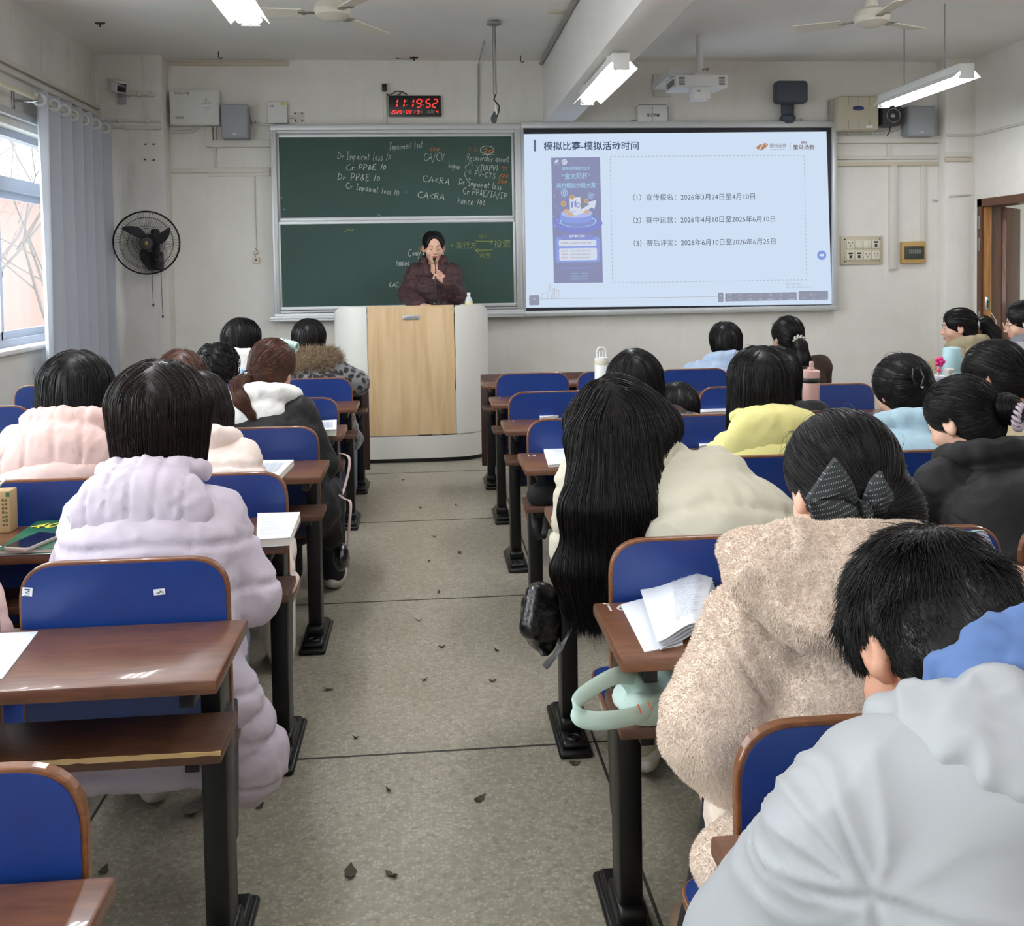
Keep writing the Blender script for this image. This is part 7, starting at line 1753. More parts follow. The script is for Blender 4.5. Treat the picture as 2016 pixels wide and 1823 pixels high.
p.body(SKIN, res=.0075, hand_pose={-1: lambda F, q: p.hand_rest(F, q, p.wr[-1], A((-.75, .55, .25)), A((.3, .5, -.6)), .7)}).coat(C_GREY, .035, .012, sleeve=.8).legs(C_TROUSER).hair(H_BLACK, 'bob', 300, .0013, .010, w=.105, dp=.09, len=.15)

# ---- the lecturer
LY_ = 8.02
top = at(853, 457, LY_)
p = Person('person in a plum brown puffer jacket speaking into a microphone behind the lectern', A(top), yaw=180+6, pitch=13, s=1.03, hip=(top.x-.0, LY_+.04, .93), neck=(top.x+.0, LY_+.03, top.z-.282), body=180, rng=25, group=None)
p.fw = A((0, -1., 0)); p.u = A((1., 0, 0))
S1 = 1; hr = A(at(872, 545, LY_-.24))
p.sh = {q: p.N+A((.142*q, .0, -.05)) for q in (-1, 1)}; p.C = p.N*.62+p.hip*.38
p.el[1] = A(at(899, 580, LY_-.06)); p.wr[1] = A(at(879, 555, LY_-.20)); p.el[-1] = A(at(803, 580, LY_-.03)); p.wr[-1] = A(at(824, 600, LY_-.26))
p.kn = {q: p.hip+A((.09*q, -.02, -.42)) for q in (-1, 1)}; p.an = {q: p.hip+A((.10*q, 0, -.84)) for q in (-1, 1)}
def grip(F, q):
    W = p.wr[1]; d = nrm(A(at(862, 541, LY_-.24))-W); n = nrm(A((-.6, -.2, .1))); sd = nrm(np.cross(d, n))
    tip = A(at(857, 541, LY_-.25))
    F.ell(W+d*.045, (.034, .044, .018), np.stack([nrm(np.cross(d, A((0, -1, 0)))), d, A((0, -1., 0))], 1), .012)
    up_ = A((.25, 0, 1.)); up_ = nrm(up_-d*(up_@d))
    for i, (o_, ln) in enumerate(((.028, .075), (.010, .072), (-.008, .066), (-.026, .055))):
        b0 = W+d*.078+up_*o_+A((0, -.004*i, 0)); m1 = b0+nrm(d+A((0, -.25, .05)))*ln*.5; e1 = m1+nrm(A((-.75, .35, -.55 if i else -.1)))*ln*.5
        F.cone(b0, m1, .0092, .0086, .003); F.cone(m1, e1, .0086, .0074, .003)
    F.cone(W+d*.03+up_*-.02+A((0, -.015, 0)), W+d*.075+A((-.02, -.03, -.012)), .012, .0095, .006); F.cone(W+d*.075+A((-.02, -.03, -.012)), W+d*.105+A((-.02, -.02, 0)), .0095, .008, .004)
p.body(SKIN, .0058, legs=True, hand_pose={1: grip, -1: lambda F, q: p.hand_rest(F, q, p.wr[-1], A((.75, -.5, -.05)), A((0, 0, -1.)), .5)}).face(mat('lipstick_red', (150, 36, 44), .35), H_BLACK, 'closed')
def tj(F, P):
    F.cone(P.hip+A((0, 0, -.1)), P.hip+A((0, 0, .1)), .135, .135, .04, sx=1.42, u=P.u)
    # open stand collar
    for q in (-1, 1): F.path([P.N+A((.05*q, -.085, -.06)), P.N+A((.083*q, -.05, .045)), P.N+A((.075*q, .03, .065)), P.N+A((.0, .075, .07))], [.026, .026, .026, .026], .02)
    F.ell(P.N+A((0, -.11, .0)), (.04, .08, .085), None, .02, True)
p.coat(C_TEACH, .048, .0085, (.115, .010, .1), extra=tj, sleeve=.93, hem=False, wrinkle=(.004, 11))
p.legs(C_TROUSER)
mb = MB(); z0 = p.N+A((0.008, -.125, -.11)); z1 = p.hip+A((.008, -.148, -.02)); mb.tube([z0, (z0+z1)/2+A((0, -.012, 0)), z1], .005, 6)
for t in (.55, .8): q = z0*(1-t)+z1*t+A((0, -.014, 0)); mb.ball(q, .006, 8, 1)
mb.build('zipper', [mat('zip_dark', (40, 34, 38), .35, .5), STEEL], p.root)
tie = p.L((0, -.10, -.05))
p.hair(H_BLACK, 'tied', 900, .0011, .008, big=.004, cut_up=.036, cut_wide=.068, tie=(0, -.112, -.05), tail=[tie, tie+A((.05, .01, -.06)), tie+A((.085, -.0, -.13)), tie+A((.10, -.0, -.17))], tail_r=[.03, .03, .022, .008], stray=6)
G = Field(); G.path([tie, tie+A((-.05, .01, -.06)), tie+A((-.085, 0, -.13)), tie+A((-.10, 0, -.17))], [.03, .03, .022, .008], .015); soft('hair_lock', G, .008, H_BLACK, p.root)
mb = MB()
for q in (-1, 1):
    e_ = Vector(p.L((.077*q, .004, -.046))); mb.ball(e_, .005, 10); mb.ball(e_-Vector((0, 0, .012)), .0062, 10)
mb.build('earrings', mat('pearl', (226, 222, 216), .2), p.root)
# gooseneck microphone in the hand
gm = thing('gooseneck_microphone', 'black gooseneck microphone held in front of the lecturer', 'microphone', tuple(at(857, 590, LY_-.26)))
mt, mh, mb_ = at(855, 510, LY_-.25), at(857.5, 540, LY_-.265), at(858, 597, LY_-.27)
m_ = MB(); m_.tube([mt, mt.lerp(mh, .5)+Vector((.004, 0, 0)), mh, (mh+mb_)/2, mb_], .0042, 8); m_.build('flexible_neck', BLACKM, gm)
m_ = MB(); m_.ball(mt, (.0135, .0135, .015), 14); m_.build('foam_head', mat('foam_black', (14, 14, 15), .95), gm)
m_ = MB(); m_.tube([mh+Vector((0, 0, -.012)), mh+Vector((0, 0, -.05))], .009, 10); m_.lathe([(.03, 0), (.03, .012), (.014, .022)], tuple(mb_+Vector((0, 0, -.004)))); m_.build('grip', BLACKP, gm)
# ================================================================== THINGS ON AND UNDER THE DESKS
def slab(name, pix, z0, t, label, cat, cover, pages=None, inset=.002, z_pix=None):
    """a book or paper from the pixel corners of its top face (far-left, far-right, near-right, near-left)"""
    ps = [atz(x, y, (z_pix if z_pix else z0+t)) for x, y in pix]; c = sum(ps, Vector())/len(ps)
    T_ = thing(name, label, cat, (c.x, c.y, z0)); o2 = [(v.x, v.y) for v in ps]
    ar = sum(o2[i][0]*o2[(i+1) % len(o2)][1]-o2[(i+1) % len(o2)][0]*o2[i][1] for i in range(len(o2)))
    if ar < 0: o2 = o2[::-1]
    if pages is None:
        m = MB(); m.prism(o2, z0, z0+t); m.build('sheet', cover, T_)
    else:
        ins = [(c.x+(x-c.x)*(1-inset*8), c.y+(y-c.y)*(1-inset*8)) for x, y in o2]
        m = MB(); m.prism(ins, z0+.0015, z0+t-.0012); m.build('page_block', pages, T_)
        m = MB(); m.prism(o2, z0, z0+.0015); m.build('back_cover', cover, T_)
        m = MB(); m.prism(o2, z0+t-.0012, z0+t); m.build('top_page', cover, T_)
    return T_, ps
PRINT = mat('page_print', (206, 210, 216), .8)
def printed_lines(parent, ps, z, rows, u0=.08, u1=.92, v0=.1, v1=.9, m=INK, gap=.5, name='printed_text', rnd=random.Random(4)):
    fl_, fr_, nr_, nl_ = ps; mb = MB()
    P_ = lambda u, v: ((fl_.lerp(fr_, u)).lerp(nl_.lerp(nr_, u), v))
    for i in range(rows):
        v = v0+(v1-v0)*(i+.5)/rows; dv = (v1-v0)/rows*gap/2; u = u0
        while u < u1-.02:
            e = min(u1, u+rnd.uniform(.05, .22)); q = [P_(u, v-dv), P_(e, v-dv), P_(e, v+dv), P_(u, v+dv)]
            mb.add([(a.x, a.y, z) for a in q], [(3, 2, 1, 0)]); u = e+.015
    return mb.build(name, m, parent)
D_Z = DZ_+.0005
# window side desks
B, ps = slab('textbook', [(507, 1010), (591, 1008), (571, 1058), (505, 1062)], D_Z, .022, 'thick open textbook on the desk in front of the lilac coat', 'book', PAPER, PAGE); printed_lines(B, ps, D_Z+.0225, 13, .1, .85, .1, .85, PRINT)
B, ps = slab('textbook', [(505, 906), (579, 905), (549, 936), (490, 938)], D_Z, .022, 'closed white textbook with a grey photo cover behind the auburn-haired student', 'book', PAPER, PAGE); printed_lines(B, ps, D_Z+.0225, 1, .2, .82, .2, .8, mat('cover_grey', (176, 182, 190), .6), 1.)
B, ps = slab('textbook', [(625, 828), (663, 826), (662, 845), (630, 846)], D_Z, .03, 'white textbook with a pale grey cover on the desk with the auburn ponytail', 'book', PAPER, PAGE); printed_lines(B, ps, D_Z+.0305, 1, .2, .8, .2, .8, mat('cover_grey', (176, 182, 190), .6), 1.)
slab('open_book', [(704, 744), (714, 744), (718, 755), (706, 756)], D_Z, .012, 'small open book by the sleeve of the leopard coat', 'book', PAPER, PAGE)
slab('paper_sheet', [(-80, 1250), (75, 1243), (5, 1335), (-120, 1345)], D_Z, .0012, 'blank white sheet on the near desk at the photo edge', 'paper', mat('blank_sheet', (216, 224, 236), .6))
# milk carton, green book, phone
slab('paper_sheet', [(-40, 1078), (160, 1062), (100, 1090), (-40, 1094)], D_Z, .001, 'white paper lying under the green book', 'paper', PAPER)
GB = mat('green_cover', (24, 76, 62), .35, noise=(9, (52, 118, 70), .5))
B, ps = slab('workbook', [(72, 1026), (190, 1020), (140, 1078), (-10, 1084)], D_Z+.0015, .012, 'dark green workbook with yellow numerals under the phone', 'book', GB, PAGE)
text_mesh('400', .080, mat('yellow_print', (214, 204, 70), .5), 'cover_numerals', B, atz(62, 1037, D_Z+.0145), atz(122, 1034, .71)-atz(62, 1037, .71), Vector((.2, 1, 0)), 'LEFT', .001)
def phone(pix, z0, t, label, frame_m, screen_m, margin=.06):
    ps = [atz(x, y, z0+t) for x, y in pix]; c = sum(ps, Vector())/4; T_ = thing('smartphone', label, 'phone', (c.x, c.y, z0))
    o2 = [(v.x, v.y) for v in ps]; ar = sum(o2[i][0]*o2[(i+1) % 4][1]-o2[(i+1) % 4][0]*o2[i][1] for i in range(4)); o2 = o2 if ar > 0 else o2[::-1]
    m = MB(); m.prism(rounded(o2, [.01]*4, 4), z0, z0+t, bevel=.002, smooth=True); m.build('case', frame_m, T_)
    ins = [(c.x+(x-c.x)*(1-margin), c.y+(y-c.y)*(1-margin)) for x, y in o2]; m = MB(); m.prism(rounded(ins, [.008]*4, 4), z0+t-.001, z0+t+.0006); m.build('screen', screen_m, T_); return T_
phone([(78, 1046), (124, 1050), (52, 1080), (5, 1077)], D_Z+.0138, .010, 'dark-screened phone in a clear case lying on the green workbook', mat('clear_case', (186, 176, 164), .25), mat('phone_glass', (16, 22, 44), .06, spec=.8))
ct = thing('drink_carton', 'brown drink carton with a white straw at the photo edge', 'carton', tuple(atz(0, 1050, D_Z)))
q = atz(2, 1049, D_Z); m_ = MB(); m_.rbox((q.x-.055, q.y-.002, D_Z), (q.x+.028, q.y+.052, D_Z+.122), .002); m_.build('carton_body', mat('kraft_card', (176, 148, 106), .7, noise=(30, (158, 130, 90), .6)), ct)
m_ = MB(); rr = random.Random(9)
for i in range(7):
    for jx in range(2): x0 = q.x+.006+jx*.009; z0 = D_Z+.02+i*.012; m_.box((x0, q.y-.0028, z0), (x0+.006, q.y-.0018, z0+rr.uniform(.005, .009)))
m_.build('printed_mark', mat('carton_print', (66, 74, 48), .7), ct)
m_ = MB(); m_.box((q.x+.018, q.y-.003, D_Z+.105), (q.x+.028, q.y-.0015, D_Z+.118)); m_.build('green_corner', mat('carton_green', (30, 92, 58), .6), ct)
m_ = MB(); m_.tube([(q.x-.02, q.y+.02, D_Z+.12), (q.x-.005, q.y+.022, D_Z+.14), (q.x+.012, q.y+.02, D_Z+.153)], .0035, 8); m_.build('straw', WHITE, ct)
# middle block
def curled(name, label, c0, c1, c2, c3, rise, z0, layers=4, text=True):
    """an open book: pages bow up towards the far right corner"""
    T_ = thing('open_book', label, 'book', tuple((c0+c2)/2)); n = 14
    for L_ in range(layers):
        V = []; Qd = []; off = L_*.0022
        for i in range(n+1):
            for j_ in range(n+1):
                u, v = i/n, j_/n; p = (c0.lerp(c1, u)).lerp(c3.lerp(c2, u), v)
                h = rise*(u**1.3)*(1-v*.55)*(1-.55*max(0, u-.75)/.25)*(1-(layers-1-L_)*.12)
                V.append((p.x-off*.8*(1 if L_ else 0), p.y, z0+.004+off*2.2+h+(.0012*math.sin(u*9+L_)))); 
        V = np.array(V); Qd = np.array([(i*(n+1)+j_, (i+1)*(n+1)+j_, (i+1)*(n+1)+j_+1, i*(n+1)+j_+1) for i in range(n) for j_ in range(n)])
        N_ = len(V); V2 = V.copy(); V2[:, 2] -= .0018
        o = np_mesh('page', np.concatenate([V, V2]), np.concatenate([Qd[:, ::-1], Qd+N_]), PAPER, T_)
    if text:
        mb = MB(); rr = random.Random(8); m2 = n
        def S(u, v):
            h = rise*(u**1.3)*(1-v*.55)*(1-.55*max(0, u-.75)/.25); p = (c0.lerp(c1, u)).lerp(c3.lerp(c2, u), v); return (p.x-.0022*(layers-1)*.8, p.y, z0+.004+.0022*(layers-1)*2.2+h+.0024+.0012*math.sin(u*9+layers-1))
        for i in range(20):
            v = .2+.68*i/20; u = .40
            while u < .84:
                e = min(.87, u+rr.uniform(.03, .12)); st = 3
                for k_ in range(st):
                    a, b2 = u+(e-u)*k_/st, u+(e-u)*(k_+1)/st; mb.quad(S(a, v+.009), S(b2, v+.009), S(b2, v), S(a, v))
                u = e+.012
        mb.build('printed_text', mat('fine_print', (176, 181, 192), .8), T_)
    return T_
zz = D_Z
curled('open_book', 'open exam book with curling pages on the desk by the cream plush coat', atz(1262, 1166, zz), atz(1420, 1125, zz), atz(1385, 1255, zz), atz(1300, 1282, zz), .055, zz, 4)
slab('paper_sheet', [(1222, 1190), (1330, 1160), (1345, 1268), (1269, 1283)], D_Z, .002, 'white cover sheet poking out under the open exam book', 'paper', PAPER)
slab('paper_sheet', [(1385, 1148), (1440, 1140), (1450, 1160), (1400, 1165)], D_Z, .006, 'folded white paper behind the open exam book', 'paper', PAPER)
for i_, (dx, dy) in enumerate(((0, 0), (-2, 2), (3, 3))): pass
B, ps = slab('paper_stack', [(1068, 877), (1120, 882), (1122, 912), (1080, 915)], D_Z, .010, 'stack of white handouts by the elbow of the long-haired student', 'paper', PAPER, PAGE); printed_lines(B, ps, D_Z+.0105, 8, .4, .95, .2, .8, PRINT)
slab('open_book', [(1062, 818), (1120, 806), (1125, 814), (1064, 822)], D_Z, .012, 'open white book lying two desks ahead of the long-haired student', 'book', PAPER, PAGE)
slab('open_book', [(1372, 800), (1430, 792), (1445, 808), (1372, 812)], D_Z, .022, 'open white book in front of the resting head', 'book', PAPER, PAGE)
B, ps = slab('printed_paper', [(1378, 862), (1412, 856), (1430, 872), (1376, 878)], D_Z, .012, 'printed paper with dark diagrams beside the yellow hood', 'paper', PAPER, PAGE); printed_lines(B, ps, D_Z+.0125, 5, .1, .9, .1, .8, mat('dark_print', (70, 74, 90), .8))
slab('paper_sheet', [(1728, 723), (1758, 716), (1780, 716), (1760, 726)], D_Z, .003, 'white paper on the dark front desk of the door side', 'paper', PAPER)
# bottles
def bottle_at(name, label, px, Y, z0=DZ_): 
    q = at(px, 700, Y); return thing(name, label, 'bottle', (q.x, Y, z0)), q.x
pk, x = bottle_at('insulated_bottle', 'pink insulated bottle with a black carry loop in the middle block', 1595, 4.66); PK = mat('pink_steel', (200, 160, 152), .4, .1); Y = 4.66; z0 = DZ_
m_ = MB(); m_.lathe([(.036, 0), (.040, .004), (.0405, .055), (.043, .075), (.0445, .17), (.0435, .175)], (x, Y, z0), 28); m_.build('body', PK, pk)
m_ = MB(); m_.lathe([(.0455, .166), (.047, .17), (.047, .186), (.0455, .19)], (x, Y, z0), 28); m_.tube([(x-.045, Y, z0+.186), (x-.06, Y, z0+.192), (x-.068, Y, z0+.18), (x-.06, Y, z0+.168), (x-.045, Y, z0+.172)], .006, 8); m_.build('carry_loop', BLACKP, pk)
m_ = MB(); m_.lathe([(.045, .19), (.046, .2), (.046, .222), (.036, .228), (.02, .229)], (x, Y, z0), 28); m_.rbox((x-.012, Y-.03, z0+.226), (x+.012, Y+.01, z0+.242), .004); m_.rbox((x-.011, Y-.022, z0+.238), (x+.011, Y-.008, z0+.272), .006); m_.build('lid', PK, pk)
text_mesh('HEALTH ♥ SAFETY', .0105, mat('bottle_print', (84, 66, 70), .6), 'printed_mark', pk, (x, Y-.0412, z0+.032), RX, UZ, 'CENTER', .0004)
wb_, x = bottle_at('white_bottle', 'white bottle with an upright carry handle on its lid', 1184, 5.6); Y = 5.6; WB = mat('bottle_white', (220, 220, 218), .35)
m_ = MB(); m_.lathe([(.038, 0), (.041, .004), (.041, .185), (.038, .19)], (x, Y, DZ_), 24); m_.build('body', WB, wb_)
m_ = MB(); m_.lathe([(.0415, .188), (.042, .192), (.042, .21), (.0415, .212)], (x, Y, DZ_), 24); m_.build('band', CREAMP, wb_)
m_ = MB(); m_.lathe([(.040, .21), (.040, .226), (.03, .23)], (x, Y, DZ_), 24); m_.tube([(x-.026, Y, DZ_+.225), (x-.026, Y, DZ_+.265), (x-.014, Y, DZ_+.284), (x+.014, Y, DZ_+.284), (x+.026, Y, DZ_+.265), (x+.026, Y, DZ_+.225)], .006, 8); m_.tube([(x-.01, Y, DZ_+.228), (x-.01, Y, DZ_+.262), (x+.01, Y, DZ_+.262), (x+.01, Y, DZ_+.228)], .005, 8); m_.build('lid', WB, wb_)
lb, x = bottle_at('thermos_bottle', 'pale blue thermos bottle behind the pink-strawed tumbler', 1874, 3.86); Y = 3.86; LB = mat('pale_blue_steel', (156, 188, 194), .4)
zt_ = at(1874, 683, Y).z-DZ_
m_ = MB(); m_.lathe([(.033, 0), (.036, .004), (.036, zt_*.72), (.0345, zt_*.75)], (x, Y, DZ_), 26); m_.build('body', LB, lb)
m_ = MB(); m_.lathe([(.0355, zt_*.75), (.0365, zt_*.77), (.0365, zt_*.955), (.034, zt_*.985), (.02, zt_)], (x, Y, DZ_), 26); m_.rbox((x+.03, Y-.01, DZ_+zt_*.79), (x+.042, Y+.01, DZ_+zt_*.93), .004); m_.build('lid', LB, lb)
tu = thing('tumbler', 'clear-lidded white tumbler with a bright pink flower straw topper', 'tumbler', tuple(at(1856, 790, 3.72))); Y = 3.72; q = at(1857, 790, Y); x = q.x; zl = at(1857, 742, Y).z
m_ = MB(); m_.lathe([(.036, DZ_), (.04, DZ_+.005), (.046, zl-.03), (.046, zl-.02)], (x, Y, 0), 26); m_.build('body', mat('tumbler_white', (216, 212, 218), .4), tu)
m_ = MB(); m_.lathe([(.048, zl-.02), (.05, zl-.012), (.05, zl+.004), (.04, zl+.008)], (x, Y, 0), 26); m_.build('clear_lid', mat('lid_clear', (186, 192, 196), .15), tu)
m_ = MB(); m_.lathe([(.017, zl+.006), (.017, zl+.022), (.014, zl+.025)], (x+.02, Y, 0), 18); m_.rbox((x+.006, Y-.025, zl+.02), (x+.036, Y+.01, zl+.034), .005); m_.build('spout_cap', WHITE, tu)
HP = mat('hot_pink', (222, 54, 134), .45); zs = at(1848, 712, Y).z
m_ = MB(); m_.tube([(x-.022, Y, zl), (x-.016, Y, zs)], .005, 8); m_.build('straw', mat('straw_clear', (206, 196, 204), .3), tu)
m_ = MB()
for k_ in range(5): a = k_*1.2566; m_.ball((x-.016+.013*math.cos(a), Y-.004, zs+.013*math.sin(a)), (.0095, .007, .0095), 10)
m_.ball((x-.016, Y-.01, zs), .006, 8); m_.ball((x-.02, Y-.004, zl+.026), .008, 10); m_.tube([(x-.027, Y, zs-.004), (x-.037, Y, zs-.025), (x-.03, Y, zl+.03)], .002, 6); m_.build('straw_topper', HP, tu)
m_ = MB()
for dz, w_ in ((.05, .014), (.065, .01)): m_.ball((x-.012, Y-.042, zl-dz), (w_, .004, .009), 10)
m_.build('printed_mark', mat('lilac_print', (178, 130, 176), .6), tu)
sb2, x = bottle_at('water_flask', 'white and blue drinking bottle beside the auburn hair', 482, 4.62); Y = 4.62; zt_ = at(482, 726, Y).z
m_ = MB(); m_.lathe([(.03, DZ_), (.033, DZ_+.005), (.033, zt_-.07), (.03, zt_-.06)], (x, Y, 0), 22); m_.build('body', WB, sb2)
m_ = MB(); m_.lathe([(.0335, zt_-.062), (.0345, zt_-.055), (.0345, zt_-.032), (.032, zt_-.028)], (x, Y, 0), 22); m_.lathe([(.024, zt_-.028), (.024, zt_-.004), (.018, zt_)], (x, Y, 0), 20); m_.build('lid', mat('flask_blue', (146, 178, 214), .4), sb2)
# phone held up beside the plush coat
def held_phone():
    Y = 1.84; c_ = [at(1872, 1050, Y+.02), at(1937, 1042, Y+.02), at(1990, 1125, Y-.03), at(1920, 1165, Y-.03)]
    T_ = thing('smartphone', 'phone in a mint-edged case with a lit screen, held near the bowed head', 'phone', tuple(sum(c_, Vector())/4))
    n = (c_[1]-c_[0]).cross(c_[3]-c_[0]).normalized(); n = -n if n.y > 0 else n; cc_ = sum(c_, Vector())/4
    def plate(name, k_, d0, d1, m, r):
        u = (c_[1]-c_[0]).normalized(); v = n.cross(u).normalized(); P2 = [((q-cc_).dot(u)*k_, (q-cc_).dot(v)*k_) for q in c_]
        ar = sum(P2[i][0]*P2[(i+1) % 4][1]-P2[(i+1) % 4][0]*P2[i][1] for i in range(4)); P2 = P2 if ar > 0 else P2[::-1]
        MM = Matrix([[u.x, v.x, n.x, cc_.x], [u.y, v.y, n.y, cc_.y], [u.z, v.z, n.z, cc_.z], [0, 0, 0, 1]])
        if MM.to_3x3().determinant() < 0: P2 = P2[::-1]
        m2 = MB(); m2.prism(rounded(P2, [r]*4, 5), d0, d1, 0, MM, bevel=.001); return m2.build(name, m, T_)
    plate('case', 1.0, -.009, 0, mat('mint_case', (176, 206, 204), .4), .012); plate('bezel', .95, -.001, .0006, mat('phone_glass', (16, 22, 44), .06, spec=.8), .010); plate('screen', .90, 0, .0012, emission('phone_screen', (206, 198, 220), .55), .009)
held_phone()
# pale green bag on the shelf
BAG = cloth('mint_canvas', (178, 200, 190), .8)
bg_ = thing('shoulder_bag', 'pale mint fabric bag with a looped strap stuffed on the shelf by the plush coat', 'bag', tuple(at(1290, 1400, 1.86)))
F = Field(); F.ell(at(1300, 1375, 1.95), (.10, .10, .04), None, .02); F.ell(at(1360, 1350, 1.95), (.09, .09, .055), None, .03); F.cone(at(1235, 1330, 1.90), at(1290, 1385, 1.93), .022, .03, .02); F.cone(at(1255, 1395, 1.84), at(1330, 1400, 1.90), .03, .035, .02)
F.plane((0, 0, SHZ+.001), (0, 0, -1), .004); F.plane((0, 0, DZ_-.03), (0, 0, 1), .004); soft('bag_body', F, .007, BAG, bg_)
def strap(name, pts, w_, t, m, parent, up=(0, 0, 1), ups=None):
    """a flat soft band along a path"""
    P_ = [Vector(p) for p in pts]; Q_ = []
    for i in range(len(P_)-1):
        for k_ in range(6):
            a, b2, c_, d_ = P_[max(0, i-1)], P_[i], P_[i+1], P_[min(len(P_)-1, i+2)]; u = k_/6
            Q_.append(.5*((2*b2)+(c_-a)*u+(2*a-5*b2+4*c_-d_)*u*u+(3*b2-a-3*c_+d_)*u**3))
    Q_.append(P_[-1]); mb = MB(); vs = []; n = len(Q_)
    for i, q in enumerate(Q_):
        tg = (Q_[min(n-1, i+1)]-Q_[max(0, i-1)]).normalized(); U = Vector(up) if ups is None else Vector(ups[0]).lerp(Vector(ups[1]), i/(n-1)); U = (U-tg*U.dot(tg)).normalized(); W_ = tg.cross(U)
        for a in range(10): an = a*math.pi/5; vs.append(q+U*(w_*math.cos(an))+W_*(t*math.sin(an)))
    fs = [(10*i+a, 10*i+(a+1) % 10, 10*i+10+(a+1) % 10, 10*i+10+a) for i in range(n-1) for a in range(10)]+[tuple(range(9, -1, -1)), tuple(10*(n-1)+a for a in range(10))]
    mb.add(vs, fs, 0, True); o = mb.build(name, m, parent)
    bm = bmesh.new(); bm.from_mesh(o.data); bmesh.ops.recalc_face_normals(bm, faces=bm.faces[:]); bm.to_mesh(o.data); bm.free(); return o
strap('strap', [at(1265, 1335, 1.92), at(1215, 1330, 1.84), at(1155, 1362, 1.78), at(1134, 1388, 1.76), at(1148, 1415, 1.75), at(1200, 1418, 1.76), at(1260, 1405, 1.80), at(1300, 1380, 1.86)], .017, .006, BAG, bg_, (0, .1, 1))
m_ = MB()
for (a, b2) in (((1256, 1387), (1262, 1404)), ((1275, 1380), (1281, 1397))): m_.tube([at(*a, 1.785), at(*b2, 1.785)], .0016, 5)
m_.build('red_stitch', mat('stitch_red', (196, 82, 62), .7), bg_)
m_ = MB(); q = at(1268, 1322, 1.9); m_.ball(q, (.012, .012, .008), 10); tag(m_.build('orange_wrapper', mat('orange_foil', (226, 90, 50), .4)), 'small bright orange wrapper on top of the mint bag', 'wrapper')
# glossy black bag beside the aisle, and a belt-like strap
GL = mat('patent_black', (22, 22, 24), .22, spec=.7, bump=(60, .5, .006))
hb = thing('handbag', 'glossy black quilted bag hanging low at the aisle behind a desk leg', 'bag', tuple(at(1060, 1215, 2.95)))
F = Field(); F.ell(at(1066, 1212, 3.0), (.06, .10, .10), None, .02, puff=(.008, .04, 2)); F.cone(at(1055, 1170, 2.95), at(1045, 1235, 2.9), .03, .035, .02); F.cone(at(1045, 1235, 2.92), at(1075, 1275, 2.95), .03, .022, .02); soft('bag_body', F, .008, GL, hb)
strap('strap', [at(1062, 1270, 2.92), at(1072, 1290, 2.9), at(1085, 1275, 2.95), at(1100, 1230, 3.0), at(1100, 1150, 3.05), at(1098, 1110, 3.06)], .008, .003, GL, hb, (1, 0, 0))
lt_ = thing('leather_strap', 'black leather strap with punched holes slanting across the aisle leg', 'strap', tuple(at(1105, 1265, 2.72)))
strap('band', [at(1142, 1215, 2.95), at(1118, 1250, 2.76), at(1096, 1285, 2.72), at(1072, 1314, 2.71)], .012, .003, mat('black_leather', (46, 44, 46), .4), lt_, (.7, 0, .6))
m_ = MB()
for px, py in ((1118, 1246), (1103, 1269), (1088, 1292)): m_.ball(at(px, py, 2.72), (.0028, .0028, .0028), 8)
m_.build('punched_holes', BLACKP, lt_)
bk2 = thing('black_backpack', 'black backpack squeezed onto the shelf two desks ahead of the long-haired student', 'bag', tuple(at(1075, 975, 3.72)))
F = Field(); F.ell(at(1082, 972, 3.74), (.085, .08, .055), None, .02); F.ell(at(1062, 975, 3.68), (.05, .04, .05), None, .02); F.plane((0, 0, SHZ+.001), (0, 0, -1), .004); F.plane((0, 0, DZ_-.03), (0, 0, 1), .004); soft('bag_body', F, .008, cloth('black_canvas', (24, 24, 26), .7), bk2)
strap('strap', [at(1052, 1010, 3.72), at(1054, 1040, 3.7), at(1064, 1060, 3.7), at(1072, 1050, 3.72), at(1076, 1015, 3.74)], .012, .003, BLACKP, bk2, (1, 0, 0))
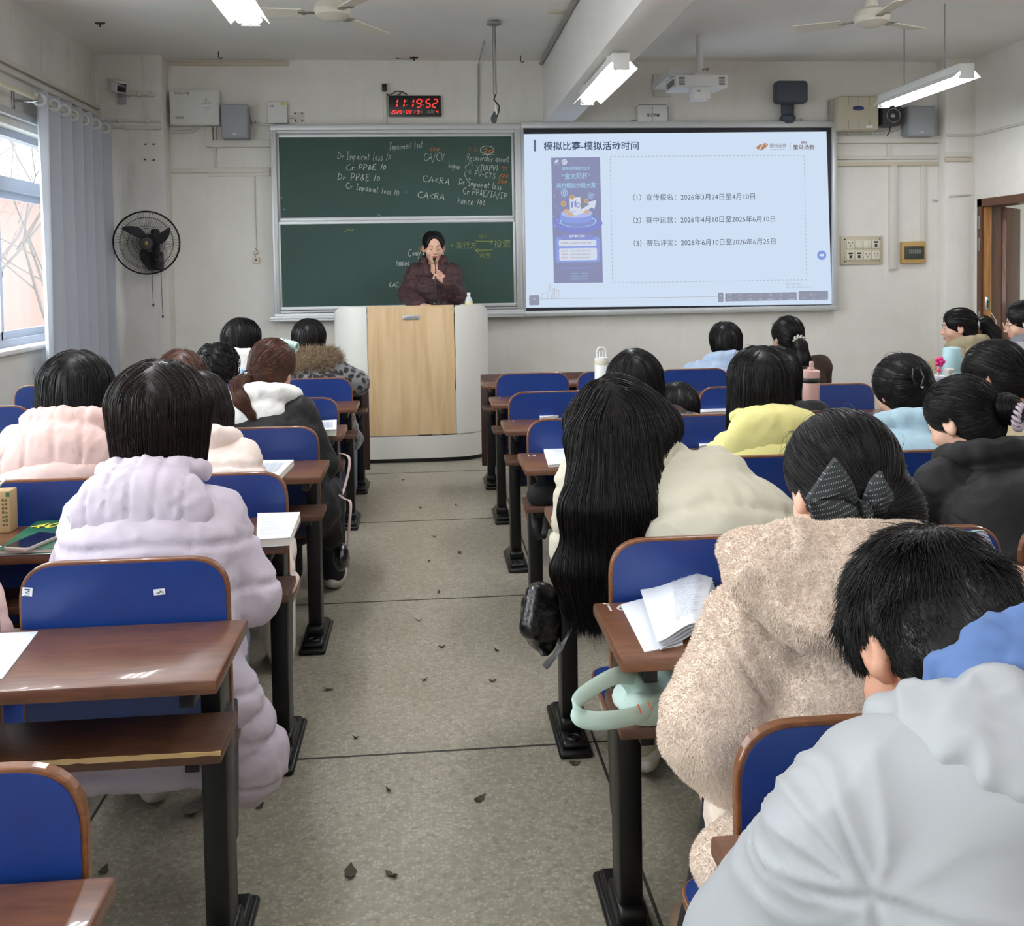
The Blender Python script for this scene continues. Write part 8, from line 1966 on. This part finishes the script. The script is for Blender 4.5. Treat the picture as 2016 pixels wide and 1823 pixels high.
# left side: bags by the aisle legs
wb2 = thing('handbag', 'small bag with a long pale pink strap hanging beside the auburn-haired student', 'bag', tuple(at(688, 960, 4.35)))
strap('strap', [at(668, 892, 4.55), at(685, 898, 4.5), at(688, 915, 4.48), at(682, 945, 4.45), at(672, 975, 4.4), at(660, 972, 4.38)], .006, .002, mat('pale_pink_leather', (206, 180, 176), .5), wb2, (1, 0, 0))
strap('strap', [at(664, 972, 4.3), at(678, 982, 4.25), at(690, 990, 4.22), at(688, 1030, 4.2), at(684, 1080, 4.2)], .006, .002, mat('pale_pink_leather', (206, 180, 176), .5), wb2, (1, 0, 0))
F = Field(); F.ell(at(672, 1096, 4.25), (.035, .075, .06), None, .02); soft('bag_body', F, .009, GL, wb2)
# fallen leaf scraps on the aisle floor
LEAF = mat('dark_leaf', (52, 54, 38), .8, noise=(60, (78, 62, 40), .7))
rr = random.Random(12)
def leaf(px, py, s, label=None, grp='leaf scraps on the aisle floor'):
    s *= .78; q = atz(px, py, .003); a = rr.uniform(0, 6.28); mb = MB(); n = 9; up_ = []; 
    for i in range(n):
        t = i/(n-1); x = (t-.5)*s; wd = s*.26*math.sin(math.pi*min(.98, t+.03))*rr.uniform(.7, 1.2); up_.append((x, wd, t))
    vs = [];
    for x, wd, t in up_:
        for sg in (-1, 1):
            X, Y_ = x, sg*wd; vs.append((q.x+X*math.cos(a)-Y_*math.sin(a), q.y+X*math.sin(a)+Y_*math.cos(a), .002+.006*abs(t-.5)*2+(.003 if sg > 0 else 0)))
    mb.add(vs, [(2*i, 2*i+2, 2*i+3, 2*i+1) for i in range(n-1)], 0, True); mb.add([(x, y, z-.0012) for x, y, z in vs], [(2*i, 2*i+1, 2*i+3, 2*i+2) for i in range(n-1)], 0, True)
    return tag(mb.build('leaf_scrap', LEAF), label or 'small dark dry leaf scrap lying on the aisle floor', 'leaf', grp if not label else None)
for px, py, s in ((648, 1357, .05), (835, 1338, .035), (978, 1280, .04), (945, 1573, .055), (770, 1722, .05), (765, 1555, .03), (870, 1274, .035), (863, 1166, .035), (824, 1221, .03), (970, 1341, .035), (855, 1056, .04), (898, 995, .04), (793, 945, .05), (700, 1452, .03), (905, 1088, .04), (828, 1000, .035), (376, 1605, .045), (512, 1588, .035), (967, 952, .05), (845, 1105, .03)):
    leaf(px, py, s)
leaf(690, 1717, .075, 'largest curled dark leaf lying in the near aisle'); leaf(1132, 1503, .045, 'olive dry leaf beside the foot of a middle block desk'); leaf(204, 1715, .05, 'dark leaf under the near window-side desk')
for o in scene.objects:
    if o.type == 'MESH' and o.parent is None and 'label' not in o and 'kind' not in o: print('UNTAGGED', o.name)
